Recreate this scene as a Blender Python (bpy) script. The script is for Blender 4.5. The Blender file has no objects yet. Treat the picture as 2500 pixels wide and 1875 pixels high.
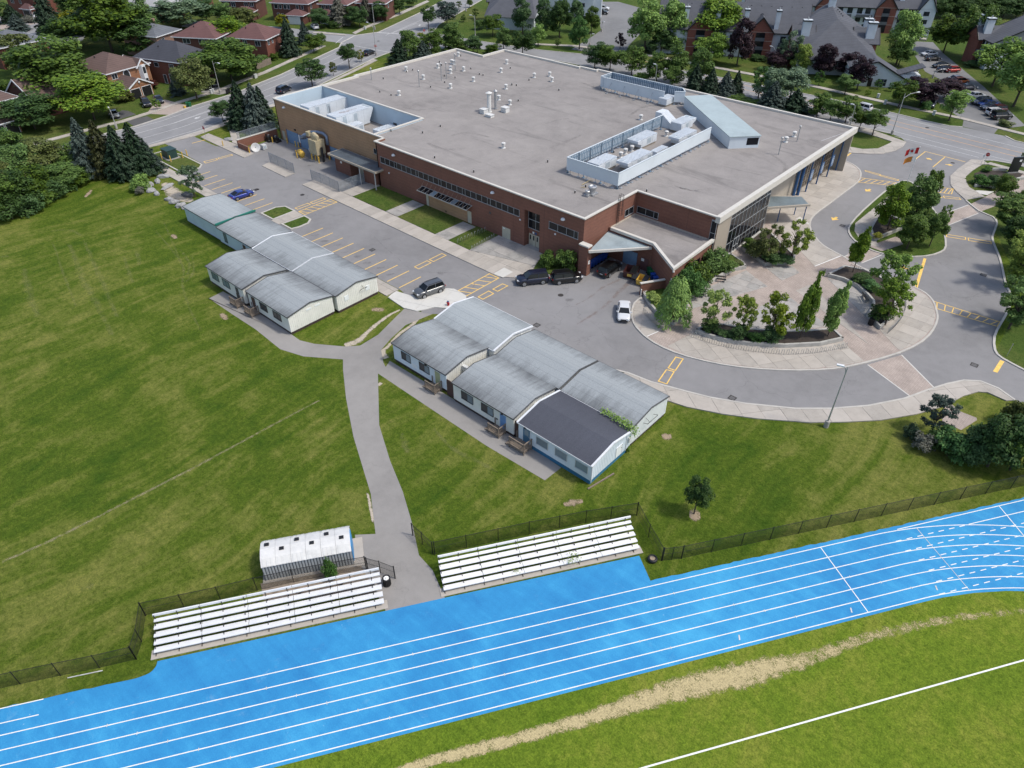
import bpy, math, random
import numpy as np
from mathutils import Vector, Matrix
R=math.radians
SC=bpy.context.scene
COL=SC.collection
# ------------------------------------------------------------------ camera
CAM=np.array([56.20456288,-78.27788712,54.0])
FW=np.array([-0.5234489,0.5813489,-0.62292432]); FW/=np.linalg.norm(FW)
RT=np.cross(FW,[0,0,1.0]); RT/=np.linalg.norm(RT)
UP=np.cross(RT,FW)
FPX=1730.0
cd=bpy.data.cameras.new('camera'); cam=bpy.data.objects.new('camera',cd); COL.objects.link(cam)
cd.sensor_width=36.0; cd.lens=36.0*FPX/2500.0; cd.clip_start=0.5; cd.clip_end=3000.0
M=Matrix.Identity(4)
for i in range(3):
    M[i][0]=RT[i]; M[i][1]=UP[i]; M[i][2]=-FW[i]; M[i][3]=CAM[i]
cam.matrix_world=M
SC.camera=cam
# ------------------------------------------------------------------ sky and sun
SUN_EL=R(57); SAZ=math.atan2(0.894,0.442)
w=bpy.data.worlds.new('World'); SC.world=w; w.use_nodes=True
nt=w.node_tree; bg=nt.nodes['Background']
sky=nt.nodes.new('ShaderNodeTexSky'); sky.sky_type='NISHITA'; sky.sun_disc=False
sky.sun_elevation=SUN_EL; sky.sun_rotation=SAZ; sky.dust_density=2.5; sky.air_density=1.0; sky.ozone_density=1.0
nt.links.new(sky.outputs[0],bg.inputs[0]); bg.inputs[1].default_value=0.15
sl=bpy.data.lights.new('sun','SUN'); sl.energy=2.15; sl.angle=R(6.0); sl.color=(1.0,0.95,0.86)
so=bpy.data.objects.new('sun',sl); COL.objects.link(so)
sdir=Vector((math.sin(SAZ)*math.cos(SUN_EL),math.cos(SAZ)*math.cos(SUN_EL),math.sin(SUN_EL)))
so.rotation_euler=sdir.to_track_quat('Z','Y').to_euler(); so.location=(0,0,200)
SC.view_settings.view_transform='Standard'; SC.view_settings.look='None'
SC.view_settings.gamma=1.0; SC.view_settings.exposure=0.32
SC.view_settings.use_curve_mapping=False
# ------------------------------------------------------------------ measuring the photograph
S1=640/2212.; S2=800/2212.; S3=320/2212.
RG=dict(A=(0,0),B=(620,0),C=(1240,0),D=(1860,0),E=(0,420),F=(420,420),G=(1040,420),H=(1480,380),I=(1860,380),J=(900,720),K=(1300,780),L=(1860,780),
 M=(300,1200),N=(960,1180),O=(1700,1150),Q=(0,1275),a=(0,0),b=(300,0),c=(560,0),d=(860,0),e=(1160,0),f=(1640,0),g=(1920,0),h=(2180,0),i=(640,260),j=(2180,220),k=(1940,320),l=(0,200))
def px(reg,x,y):
    if reg=='-': return (x,y)
    s=S2 if reg in 'MNOQ' else (S3 if reg.islower() else S1)
    return (RG[reg][0]+x*s,RG[reg][1]+y*s)
def hit(p,ax,val):
    d=(p[0]-1250)/FPX*RT-(p[1]-937.5)/FPX*UP+FW
    return CAM+d*((val-CAM[ax])/d[ax])
def Z(reg,*c,z=0.0):
    "points of the photo put down on the level z"
    o=[]
    for i in range(0,len(c),2):
        h=hit(px(reg,c[i],c[i+1]),2,z); o.append((float(h[0]),float(h[1])))
    return o
def Z1(reg,x,y,z=0.0): return Z(reg,x,y,z=z)[0]
def prj(X):
    v=np.array(X,float)-CAM; return 1250+FPX*(v@RT)/(v@FW), 937.5-FPX*(v@UP)/(v@FW)
def height(reg,b,t,zb=0.0):
    "height of an upright thing with foot at photo point b and top at row t"
    g=Z1(reg,b[0],b[1],zb); ty=px(reg,0,t)[1]; lo,hi=0.0,45.0
    for _ in range(40):
        m=(lo+hi)/2
        if prj((g[0],g[1],zb+m))[1]>ty: lo=m
        else: hi=m
    return g,m
def ppm(x,y,z): return FPX/float((np.array([x,y,z])-CAM)@FW)
# ------------------------------------------------------------------ mesh builder
class MB:
    def __init__(s): s.v=[]; s.f=[]; s.m=[]
    def add(s,vs,fs,mi=0):
        o=len(s.v); s.v+= [tuple(map(float,q)) for q in vs]; s.f+=[tuple(o+i for i in q) for q in fs]; s.m+=[mi]*len(fs); return s
    def quad(s,a,b,c,d,mi=0): return s.add([a,b,c,d],[(0,1,2,3)],mi)
    def poly(s,pts,mi=0): return s.add(pts,[tuple(range(len(pts)))],mi)
    def box(s,x0,x1,y0,y1,z0,z1,mi=0):
        if x0>x1: x0,x1=x1,x0
        if y0>y1: y0,y1=y1,y0
        return s.add([(x0,y0,z0),(x1,y0,z0),(x1,y1,z0),(x0,y1,z0),(x0,y0,z1),(x1,y0,z1),(x1,y1,z1),(x0,y1,z1)],
          [(3,2,1,0),(4,5,6,7),(0,1,5,4),(1,2,6,5),(2,3,7,6),(3,0,4,7)],mi)
    def obox(s,c,sz,rz=0,mi=0):
        ca,sa=math.cos(rz),math.sin(rz); vs=[]
        for dz in (-.5,.5):
            for dx,dy in ((-.5,-.5),(.5,-.5),(.5,.5),(-.5,.5)):
                x,y=dx*sz[0],dy*sz[1]; vs.append((c[0]+x*ca-y*sa,c[1]+x*sa+y*ca,c[2]+dz*sz[2]))
        return s.add(vs,[(3,2,1,0),(4,5,6,7),(0,1,5,4),(1,2,6,5),(2,3,7,6),(3,0,4,7)],mi)
    def bar(s,p,q,w,h=None,mi=0,up=(0,0,1)):
        h=h or w; p=Vector(p);q=Vector(q); d=(q-p).normalized(); u=Vector(up)
        if abs(d.dot(u))>0.98: u=Vector((1,0,0))
        a=d.cross(u).normalized(); b=a.cross(d); vs=[]
        for e in (p,q):
            for i,j in ((-1,-1),(1,-1),(1,1),(-1,1)): vs.append(e+a*(i*w/2)+b*(j*h/2))
        return s.add(vs,[(3,2,1,0),(4,5,6,7),(0,1,5,4),(1,2,6,5),(2,3,7,6),(3,0,4,7)],mi)
    def tube(s,pts,r,n=6,mi=0,r2=None):
        pts=[Vector(q) for q in pts]; k=len(pts); vs=[]; fs=[]
        for i,q in enumerate(pts):
            d=(pts[min(i+1,k-1)]-pts[max(i-1,0)]).normalized()
            u=Vector((0,0,1)) if abs(d.z)<0.9 else Vector((1,0,0))
            a=d.cross(u).normalized(); b=a.cross(d)
            rr=r if r2 is None else r+(r2-r)*i/(k-1)
            for j in range(n):
                t=2*math.pi*j/n; vs.append(q+a*(math.cos(t)*rr)+b*(math.sin(t)*rr))
        for i in range(k-1):
            for j in range(n): fs.append((i*n+j,i*n+(j+1)%n,(i+1)*n+(j+1)%n,(i+1)*n+j))
        fs.append(tuple(range(n))[::-1]); fs.append(tuple((k-1)*n+j for j in range(n)))
        return s.add(vs,fs,mi)
    def cyl(s,c,r,z0,z1,n=12,r2=None,mi=0):
        r2=r if r2 is None else r2; vs=[]
        for z,rr in ((z0,r),(z1,r2)):
            for j in range(n): t=2*math.pi*j/n; vs.append((c[0]+rr*math.cos(t),c[1]+rr*math.sin(t),z))
        fs=[(j,(j+1)%n,n+(j+1)%n,n+j) for j in range(n)]+[tuple(range(n))[::-1],tuple(range(n,2*n))]
        return s.add(vs,fs,mi)
    def lathe(s,c,prof,n=12,mi=0):
        vs=[];fs=[];k=len(prof)
        for r,z in prof:
            for j in range(n): t=2*math.pi*j/n; vs.append((c[0]+r*math.cos(t),c[1]+r*math.sin(t),c[2]+z))
        for i in range(k-1):
            for j in range(n): fs.append((i*n+j,i*n+(j+1)%n,(i+1)*n+(j+1)%n,(i+1)*n+j))
        fs.append(tuple((k-1)*n+j for j in range(n)))
        return s.add(vs,fs,mi)
    def prism(s,poly,z0,z1,mi=0,ms=None,bottom=False):
        poly=ccw(poly); n=len(poly); ms=mi if ms is None else ms
        o=len(s.v); s.add([(x,y,z0) for x,y in poly]+[(x,y,z1) for x,y in poly],[(j,(j+1)%n,n+(j+1)%n,n+j) for j in range(n)],ms)
        s.f.append(tuple(o+n+j for j in range(n))); s.m.append(mi)
        if bottom: s.f.append(tuple(o+j for j in range(n))[::-1]); s.m.append(mi)
        return s
    def sheet(s,poly,z,mi=0): return s.poly([(x,y,z) for x,y in ccw(poly)],mi)
    def strip(s,pts,w,z,mi=0,closed=False,h=None,z0=0.0):
        "ribbon along a polyline; with h a raised kerb"
        L,Rr=offset(pts,w/2,closed),offset(pts,-w/2,closed); n=len(pts); m=n if closed else n-1
        for i in range(m):
            j=(i+1)%n
            if h is None: s.quad((*Rr[i],z),(*Rr[j],z),(*L[j],z),(*L[i],z),mi)
            else:
                a,b,c,d=Rr[i],Rr[j],L[j],L[i]
                s.quad((*a,z+h),(*b,z+h),(*c,z+h),(*d,z+h),mi); s.quad((*a,z0),(*b,z0),(*b,z+h),(*a,z+h),mi); s.quad((*c,z0),(*d,z0),(*d,z+h),(*c,z+h),mi)
                if not closed and i==0: s.quad((*d,z0),(*a,z0),(*a,z+h),(*d,z+h),mi)
                if not closed and i==m-1: s.quad((*b,z0),(*c,z0),(*c,z+h),(*b,z+h),mi)
        return s
    def mesh(s,name,mats,smooth=False):
        me=bpy.data.meshes.new(name); me.from_pydata(s.v,[],s.f)
        for m in mats: me.materials.append(m)
        if len(mats)>1: me.polygons.foreach_set('material_index',s.m)
        if smooth: me.polygons.foreach_set('use_smooth',[True]*len(s.f))
        me.update(); return me
    def build(s,name,mats,parent=None,loc=None,smooth=False,**kw):
        if not isinstance(mats,(list,tuple)): mats=[mats]
        return place(s.mesh(name,mats,smooth),name,parent,loc,**kw)
def place(me,name,parent=None,loc=None,rz=0.0,**kw):
    o=bpy.data.objects.new(name,me); COL.objects.link(o)
    if parent: o.parent=parent
    if loc is not None: o.location=loc
    o.rotation_euler[2]=rz
    tag(o,**kw); return o
def tag(o,label=None,cat=None,group=None,kind=None):
    if label: o['label']=label
    if cat: o['category']=cat
    if group: o['group']=group
    if kind: o['kind']=kind
    return o
def thing(name,label,cat,loc=(0,0,0),rz=0.0,group=None):
    o=bpy.data.objects.new(name,None); COL.objects.link(o); o.empty_display_size=0.3
    o.location=loc; o.rotation_euler[2]=rz; return tag(o,label,cat,group)
def copy_tree(o,parent=None,**kw):
    c=o.copy(); COL.objects.link(c)
    if parent is not None: c.parent=parent
    for ch in list(o.children): copy_tree(ch,c)
    tag(c,**kw); return c
def area(p): return 0.5*sum(p[i][0]*p[(i+1)%len(p)][1]-p[(i+1)%len(p)][0]*p[i][1] for i in range(len(p)))
def ccw(p): return list(p) if area(p)>0 else list(p)[::-1]
def offset(pts,d,closed=False):
    n=len(pts); o=[]
    for i in range(n):
        if closed: a,b,c=pts[i-1],pts[i],pts[(i+1)%n]
        else: a,b,c=pts[max(i-1,0)],pts[i],pts[min(i+1,n-1)]
        d1=Vector((b[0]-a[0],b[1]-a[1])); d2=Vector((c[0]-b[0],c[1]-b[1]))
        if d1.length<1e-6: d1=d2
        if d2.length<1e-6: d2=d1
        d1.normalize(); d2.normalize(); n1=Vector((-d1.y,d1.x)); n2=Vector((-d2.y,d2.x))
        m=n1+n2
        if m.length<0.3: m=n1.copy()
        else: m=m/max(m.length_squared/2,0.5)
        o.append((b[0]+m.x*d,b[1]+m.y*d))
    return o
def smooth_line(pts,k=3,closed=False):
    "Catmull-Rom through the points"
    n=len(pts); o=[]; P=lambda i: pts[i%n] if closed else pts[min(max(i,0),n-1)]
    for i in range(n if closed else n-1):
        p0,p1,p2,p3=P(i-1),P(i),P(i+1),P(i+2)
        for q in range(k):
            t=q/k; o.append(tuple(0.5*(2*p1[a]+(p2[a]-p0[a])*t+(2*p0[a]-5*p1[a]+4*p2[a]-p3[a])*t*t+(3*p1[a]-p0[a]-3*p2[a]+p3[a])*t**3) for a in (0,1)))
    if not closed: o.append(tuple(pts[-1]))
    return o
def clip_half(poly,a,b,c):
    "keep a*x+b*y<=c"
    o=[]; n=len(poly)
    for i in range(n):
        p,q=poly[i],poly[(i+1)%n]; dp=a*p[0]+b*p[1]-c; dq=a*q[0]+b*q[1]-c
        if dp<=0: o.append(p)
        if dp*dq<0: t=dp/(dp-dq); o.append((p[0]+(q[0]-p[0])*t,p[1]+(q[1]-p[1])*t))
    return o
def slabs(parent,poly,z0,z1,mats,px_,py_,ang=0.0,gap=0.025,org=(0,0),name='slab',seed=1,minarea=0.15):
    "cut a polygon into separate concrete slabs on a grid, each an object"
    rnd=random.Random(seed); ca,sa=math.cos(ang),math.sin(ang); poly=ccw(poly)
    us=[(p[0]-org[0])*ca+(p[1]-org[1])*sa for p in poly]; vs=[-(p[0]-org[0])*sa+(p[1]-org[1])*ca for p in poly]
    cnt=0
    for i in range(math.floor(min(us)/px_),math.ceil(max(us)/px_)):
        for j in range(math.floor(min(vs)/py_),math.ceil(max(vs)/py_)):
            q=poly; o0=org[0]*ca+org[1]*sa; o1=-org[0]*sa+org[1]*ca
            q=clip_half(q,-ca,-sa,-(o0+i*px_+gap/2)); q=clip_half(q,ca,sa,o0+(i+1)*px_-gap/2) if q else q
            q=clip_half(q,sa,-ca,-(o1+j*py_+gap/2)) if q else q; q=clip_half(q,-sa,ca,o1+(j+1)*py_-gap/2) if q else q
            if len(q)<3 or abs(area(q))<minarea: continue
            MB().prism(q,z0,z1+rnd.uniform(-.006,.006)).build(name,rnd.choice(mats),parent); cnt+=1
    return cnt
# ------------------------------------------------------------------ materials
MATS={}
def nodes(name):
    m=bpy.data.materials.new(name); m.use_nodes=True; t=m.node_tree; return m,t,t.nodes['Principled BSDF'],t.nodes.new,t.links.new
def ramp(t,fac,stops):
    r=t.nodes.new('ShaderNodeValToRGB'); e=r.color_ramp.elements
    while len(e)<len(stops): e.new(0.5)
    for i,(p,c) in enumerate(stops): e[i].position=p; e[i].color=(*c,1) if len(c)==3 else c
    t.links.new(fac,r.inputs[0]); return r.outputs[0]
def noise(t,scale,detail=4,rough=0.6,vec=None,dist=0.0):
    n=t.nodes.new('ShaderNodeTexNoise'); n.inputs['Scale'].default_value=scale; n.inputs['Detail'].default_value=detail
    n.inputs['Roughness'].default_value=rough; n.inputs['Distortion'].default_value=dist
    if vec is not None: t.links.new(vec,n.inputs['Vector'])
    return n.outputs[0]
def mixc(t,fac,a,b,mode='MIX'):
    n=t.nodes.new('ShaderNodeMix'); n.data_type='RGBA'; n.blend_type=mode
    for k,v in ((0,fac),(6,a),(7,b)):
        if hasattr(v,'is_linked') or hasattr(v,'links'): t.links.new(v,n.inputs[k])
        else: n.inputs[k].default_value=v if k==0 else (*v,1)
    return n.outputs[2]
def mapr(t,v,a,b,c,d):
    n=t.nodes.new('ShaderNodeMapRange'); t.links.new(v,n.inputs[0])
    for i,q in enumerate((a,b,c,d)): n.inputs[i+1].default_value=q
    return n.outputs[0]
def mth(t,op,a,b=0.0):
    n=t.nodes.new('ShaderNodeMath'); n.operation=op
    for i,v in enumerate((a,b)):
        if hasattr(v,'links'): t.links.new(v,n.inputs[i])
        else: n.inputs[i].default_value=v
    return n.outputs[0]
def objvec(t): return t.nodes.new('ShaderNodeTexCoord').outputs['Object']
def worldvec(t): return t.nodes.new('ShaderNodeNewGeometry').outputs['Position']
def bump(t,b,h,st=0.3,dist=0.02):
    n=t.nodes.new('ShaderNodeBump'); n.inputs['Strength'].default_value=st; n.inputs['Distance'].default_value=dist
    t.links.new(h,n.inputs['Height']); t.links.new(n.outputs[0],b.inputs['Normal'])
def plain(name,col,rough=0.6,metal=0.0,var=0.12,scale=1.5,spec=None,coat=0.0):
    "colour with patchy wear"
    if name in MATS: return MATS[name]
    m,t,b,N,L=nodes(name); v=worldvec(t)
    n1=noise(t,scale,5,0.65,v); n2=noise(t,scale*9,3,0.6,v)
    f=mth(t,'ADD',mth(t,'MULTIPLY',n1,0.7),mth(t,'MULTIPLY',n2,0.3))
    c=ramp(t,f,[(0.28,tuple(x*(1-var*1.6) for x in col)),(0.5,col),(0.72,tuple(min(1,x*(1+var)) for x in col))])
    L(c,b.inputs['Base Color']); b.inputs['Roughness'].default_value=rough; b.inputs['Metallic'].default_value=metal
    if spec is not None: b.inputs['Specular IOR Level'].default_value=spec
    if coat: b.inputs['Coat Weight'].default_value=coat; b.inputs['Coat Roughness'].default_value=0.08
    MATS[name]=m; return m
def glass(name,col=(0.02,0.025,0.03),rough=0.06,var=0.5,spec=0.35):
    m,t,b,N,L=nodes(name); r=N('ShaderNodeObjectInfo').outputs['Random']
    n=noise(t,0.8,2,0.5,worldvec(t))
    f=mth(t,'ADD',mth(t,'MULTIPLY',r,0.6),mth(t,'MULTIPLY',n,0.4))
    L(ramp(t,f,[(0.15,col),(0.85,tuple(x*(1+3*var) for x in col))]),b.inputs['Base Color'])
    b.inputs['Roughness'].default_value=rough; b.inputs['Specular IOR Level'].default_value=spec
    MATS[name]=m; return m
def brick(name,c1,c2,mort,scale=1.0):
    m,t,b,N,L=nodes(name); v=objvec(t); sp=N('ShaderNodeSeparateXYZ'); L(v,sp.inputs[0])
    cb=N('ShaderNodeCombineXYZ'); L(mth(t,'ADD',sp.outputs[0],sp.outputs[1]),cb.inputs[0]); L(sp.outputs[2],cb.inputs[1])
    br=N('ShaderNodeTexBrick'); L(cb.outputs[0],br.inputs['Vector']); br.inputs['Scale'].default_value=1.0
    br.inputs['Brick Width'].default_value=0.3*scale; br.inputs['Row Height'].default_value=0.1*scale; br.inputs['Mortar Size'].default_value=0.008
    br.inputs['Color1'].default_value=(*c1,1); br.inputs['Color2'].default_value=(*c2,1); br.inputs['Mortar'].default_value=(*mort,1); br.inputs['Bias'].default_value=-0.1
    n=noise(t,0.35,6,0.7,v); n2=noise(t,3.0,3,0.6,v)
    row=N('ShaderNodeTexWave'); row.wave_type='BANDS'; row.bands_direction='Y'; L(cb.outputs[0],row.inputs[0]); row.inputs['Scale'].default_value=0.55; row.inputs['Distortion'].default_value=3.0; row.inputs['Detail'].default_value=3
    f=mth(t,'ADD',mth(t,'ADD',mth(t,'MULTIPLY',n,0.55),mth(t,'MULTIPLY',n2,0.2)),mth(t,'MULTIPLY',row.outputs[1],0.10))
    L(mixc(t,1.0,br.outputs[0],ramp(t,f,[(0.25,(0.72,0.70,0.70)),(0.75,(1.18,1.16,1.14))]),'MULTIPLY'),b.inputs['Base Color'])
    b.inputs['Roughness'].default_value=0.85; bump(t,b,br.outputs['Fac'],0.25,-0.01); MATS[name]=m; return m
def asphalt(name,col,crack=1.0,warm=(1,1,1)):
    m,t,b,N,L=nodes(name); v=worldvec(t)
    big=noise(t,0.06,6,0.62,v,0.6); mid=noise(t,0.5,5,0.7,v); fine=noise(t,14,3,0.8,v)
    f=mth(t,'ADD',mth(t,'ADD',mth(t,'MULTIPLY',big,0.5),mth(t,'MULTIPLY',mid,0.28)),mth(t,'MULTIPLY',fine,0.22))
    c=ramp(t,f,[(0.3,tuple(col*0.68*x for x in warm)),(0.5,tuple(col*x for x in warm)),(0.7,tuple(col*1.22*x for x in warm))])
    vo=N('ShaderNodeTexVoronoi'); vo.feature='DISTANCE_TO_EDGE'; vo.inputs['Scale'].default_value=0.11
    dn=N('ShaderNodeVectorMath'); dn.operation='ADD'; nz=N('ShaderNodeTexNoise'); nz.inputs['Scale'].default_value=0.35; nz.inputs['Detail'].default_value=6
    L(v,nz.inputs['Vector']); sc=N('ShaderNodeVectorMath'); sc.operation='SCALE'; sc.inputs[3].default_value=5.0; L(nz.outputs['Color'],sc.inputs[0])
    L(v,dn.inputs[0]); L(sc.outputs[0],dn.inputs[1]); L(dn.outputs[0],vo.inputs['Vector'])
    cr=mapr(t,vo.outputs['Distance'],0.0,0.007,0.34*crack,0.0); gate=mapr(t,noise(t,0.045,3,0.5,v),0.44,0.6,0.0,1.0)
    c=mixc(t,mth(t,'MULTIPLY',cr,gate),c,(col*0.3,)*3)
    L(c,b.inputs['Base Color']); b.inputs['Roughness'].default_value=0.88; bump(t,b,fine,0.25,0.01); MATS[name]=m; return m
def leaves(name,dark,light,trans=0.25,island=0.9):
    m,t,b,N,L=nodes(name); g=N('ShaderNodeNewGeometry'); oi=N('ShaderNodeObjectInfo')
    n=noise(t,0.7,3,0.6,objvec(t))
    f=mth(t,'ADD',mth(t,'MULTIPLY',g.outputs['Random Per Island'],0.55*island),mth(t,'MULTIPLY',n,0.6)); f=mth(t,'ADD',f,mapr(t,oi.outputs['Random'],0,1,-0.16,0.16))
    c=ramp(t,f,[(0.2,dark),(0.62,tuple((a+q)/2 for a,q in zip(dark,light))),(0.95,light)])
    hs=N('ShaderNodeHueSaturation'); L(c,hs.inputs['Color']); L(mapr(t,oi.outputs['Random'],0,1,0.485,0.515),hs.inputs['Hue']); L(mapr(t,oi.outputs['Random'],0,1,1.06,0.82),hs.inputs['Saturation'])
    L(hs.outputs[0],b.inputs['Base Color']); b.inputs['Roughness'].default_value=0.6; b.inputs['Specular IOR Level'].default_value=0.25
    tr=N('ShaderNodeBsdfTranslucent'); L(hs.outputs[0],tr.inputs[0]); mx=N('ShaderNodeMixShader'); mx.inputs[0].default_value=trans
    L(b.outputs[0],mx.inputs[1]); L(tr.outputs[0],mx.inputs[2]); L(mx.outputs[0],t.nodes['Material Output'].inputs[0]); MATS[name]=m; return m
def grass_mat(name,lush,mean,dry,dryness=0.0,stripe=0.5,ang=0.0):
    m,t,b,N,L=nodes(name); v=worldvec(t)
    mp=N('ShaderNodeMapping'); mp.inputs['Rotation'].default_value=(0,0,ang); mp.inputs['Scale'].default_value=(1.0,0.07,1.0); L(v,mp.inputs[0])
    mp0=N('ShaderNodeVectorMath'); mp0.operation='ADD'; nz=N('ShaderNodeTexNoise'); nz.inputs['Scale'].default_value=0.02; nz.inputs['Detail'].default_value=2; L(v,nz.inputs['Vector'])
    sc=N('ShaderNodeVectorMath'); sc.operation='SCALE'; sc.inputs[3].default_value=22.0; L(nz.outputs['Color'],sc.inputs[0]); L(mp.outputs[0],mp0.inputs[0]); L(sc.outputs[0],mp0.inputs[1])
    streak=noise(t,0.55,4,0.65,mp0.outputs[0]); big=noise(t,0.03,5,0.6,v,0.8); mid=noise(t,0.28,6,0.72,v,0.5); fine=noise(t,1.9,5,0.9,v); tuft=noise(t,6.5,4,0.85,v)
    f=mth(t,'ADD',mth(t,'MULTIPLY',big,0.42),mth(t,'MULTIPLY',mid,0.36)); f=mth(t,'ADD',f,mth(t,'MULTIPLY',streak,0.46*stripe)); f=mth(t,'ADD',f,mth(t,'MULTIPLY',fine,0.2)); f=mth(t,'ADD',f,-0.06*1-0.23*stripe+0.10+dryness)
    c=ramp(t,f,[(0.37,lush),(0.5,mean),(0.63,dry)])
    k=ramp(t,mth(t,'ADD',mth(t,'MULTIPLY',fine,0.5),mth(t,'MULTIPLY',tuft,0.5)),[(0.36,(0.42,0.46,0.40)),(0.50,(1,1,1)),(0.64,(1.55,1.5,1.4))])
    c=mixc(t,1.0,c,k,'MULTIPLY')
    wn=N('ShaderNodeTexVoronoi'); wn.inputs['Scale'].default_value=2.2; L(v,wn.inputs['Vector'])
    spot=mth(t,'MULTIPLY',mapr(t,wn.outputs['Distance'],0.0,0.09,1.0,0.0),mapr(t,noise(t,0.16,3,0.5,v),0.58,0.68,0.0,0.75))
    c=mixc(t,spot,c,(0.33,0.27,0.01))
    L(c,b.inputs['Base Color']); b.inputs['Roughness'].default_value=0.95; b.inputs['Specular IOR Level'].default_value=0.1
    bump(t,b,mth(t,'ADD',fine,tuft),0.7,0.12); MATS[name]=m; return m
GR_F=grass_mat('field_grass',(0.038,0.080,0.007),(0.075,0.114,0.012),(0.160,0.172,0.040),0.0,0.9,R(15))
GR_I=grass_mat('infield_grass',(0.085,0.150,0.012),(0.130,0.190,0.018),(0.205,0.225,0.036),-0.03,0.4,R(56))
GR_R=grass_mat('dry_lawn_grass',(0.052,0.095,0.009),(0.108,0.140,0.018),(0.225,0.215,0.062),0.02,0.5,R(40))
GR_L=grass_mat('lawn_grass',(0.044,0.085,0.015),(0.064,0.102,0.020),(0.11,0.122,0.036),0.0,0.3,0)
ASP=asphalt('asphalt',0.215,1.0,(1.02,1.0,1.0)); ASPR=asphalt('road_asphalt',0.24,0.6,(1.0,1.0,1.01)); ASPD=asphalt('dark_asphalt',0.085,1.0); ASPP=asphalt('path_asphalt',0.255,0.5,(1.05,1.0,0.94)); ASPO=asphalt('old_asphalt',0.19,1.0)
CON=[plain('concrete_a',(0.40,0.365,0.32),0.85,var=0.12,scale=0.5),plain('concrete_b',(0.37,0.34,0.30),0.85,var=0.14,scale=0.7),plain('concrete_c',(0.425,0.39,0.345),0.85,var=0.10,scale=0.6)]
CONW=[plain('new_concrete',(0.55,0.54,0.50),0.8,var=0.07,scale=0.4)]
CONG=[plain('grey_concrete_a',(0.31,0.30,0.28),0.85,var=0.25,scale=0.6),plain('grey_concrete_b',(0.36,0.34,0.315),0.85,var=0.2,scale=0.5)]
KERB=plain('kerb_concrete',(0.46,0.44,0.40),0.85,var=0.15,scale=0.8)
YEL=plain('yellow_paint',(0.82,0.53,0.13),0.7,var=0.25,scale=2.2); WHT=plain('white_paint',(0.76,0.76,0.73),0.7,var=0.12,scale=2.0); WLN=plain('worn_white_paint',(0.55,0.55,0.54),0.8,var=0.3,scale=2.0); ORL=plain('worn_orange_paint',(0.62,0.36,0.16),0.8,var=0.3,scale=2.0)
DIRT=plain('dirt',(0.30,0.235,0.165),0.95,var=0.3,scale=1.2); MULCH=plain('mulch',(0.045,0.034,0.026),0.95,var=0.5,scale=3.0)
def pavers(name,c1,c2,s):
    m,t,b,N,L=nodes(name); v=worldvec(t); br=N('ShaderNodeTexBrick'); mp=N('ShaderNodeMapping'); mp.inputs['Rotation'].default_value=(0,0,R(45)); L(v,mp.inputs[0]); L(mp.outputs[0],br.inputs['Vector'])
    br.inputs['Scale'].default_value=1; br.inputs['Brick Width'].default_value=0.42*s; br.inputs['Row Height'].default_value=0.21*s; br.inputs['Mortar Size'].default_value=0.016
    br.inputs['Color1'].default_value=(*c1,1); br.inputs['Color2'].default_value=(*c2,1); br.inputs['Mortar'].default_value=(c1[0]*.55,c1[1]*.55,c1[2]*.55,1)
    k=ramp(t,noise(t,0.4,5,0.7,v),[(0.3,(0.8,0.8,0.8)),(0.7,(1.15,1.15,1.15))])
    L(mixc(t,1.0,br.outputs[0],k,'MULTIPLY'),b.inputs['Base Color']); b.inputs['Roughness'].default_value=0.85; bump(t,b,br.outputs['Fac'],0.3,-0.01); MATS[name]=m; return m
PAV=pavers('pink_pavers',(0.42,0.35,0.305),(0.375,0.315,0.275),1.0)
# ------------------------------------------------------------------ ground, roads and paths
def struct(name,mb,mats,label=None,parent=None):
    return mb.build(name,mats,parent,kind=None if parent else 'structure',label=label)
gx=MB(); gx.quad((-900,-700,0),(900,-700,0),(900,1100,0),(-900,1100,0)); struct('ground',gx,GR_F)

def kerbed(name,poly,top,mats_top,kw=0.28,h=0.13,slab=None,label=None,kerb=True):
    "raised island: kerb ring plus a top a little lower"
    poly=ccw(poly); r=MB().prism(offset(poly,kw if kerb else 0.0,True),0.0,h-.03)
    o=struct(name,r,mats_top,label)
    if kerb: MB().strip(offset(poly,kw/2,True),kw,0,closed=True,h=h+.02).build('kerb',KERB,o)
    return o
# streets
road1n=[(-97,-150),(-99.5,-60),(-100.1,-19.3),(-100.6,-7),(-102.3,2.2),(-105.2,15),(-109.8,31.2),(-114.8,44.6),(-119.6,56.9),(-121.5,64),(-121.5,70),(-124.5,80),(-131.1,91.6),(-137.4,99.7),(-145,116.6),(-155.2,138.7),(-175,182),(-205,240),(-290,390)]
road1f=[(-113,-150),(-114.2,-30.6),(-114.7,-21.2),(-114.4,-15.6),(-116.1,-6.2),(-118.1,.2),(-119.8,12.9),(-122.4,19.9),(-125.6,30.2),(-131.5,44),(-137.7,58.8),(-141.9,62.9),(-146.2,71.5),(-144.1,79.5),(-155.9,107.8),(-164.4,126),(-188,176),(-220,236),(-305,384)]
struct('road',MB().sheet(road1n+road1f[::-1],0.016),ASPR,'street passing the brick houses')
near2=[(-121.5,66),(-110,84),(-95,89.5),(-69.6,92),(-30,93),(0,93.2),(14,93.4),(16.1,92.5),(17.5,90.8),(31.5,88.5),(32.9,89.9),(34.7,91.3),(38.1,91.9),(60,89.5),(110,82),(240,60)]
far2=[(-130,90),(-110,93),(-90.6,97),(-77.3,102),(-40,107),(-7,108.8),(9,108.1),(15.9,107.4),(21.7,107.3),(24,108.6),(32.7,108.6),(35,106.7),(36.8,106.6),(60,103),(110,96),(240,74)]
struct('road',MB().sheet(near2+far2[::-1],0.020),ASPR,'street behind the school')
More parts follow.
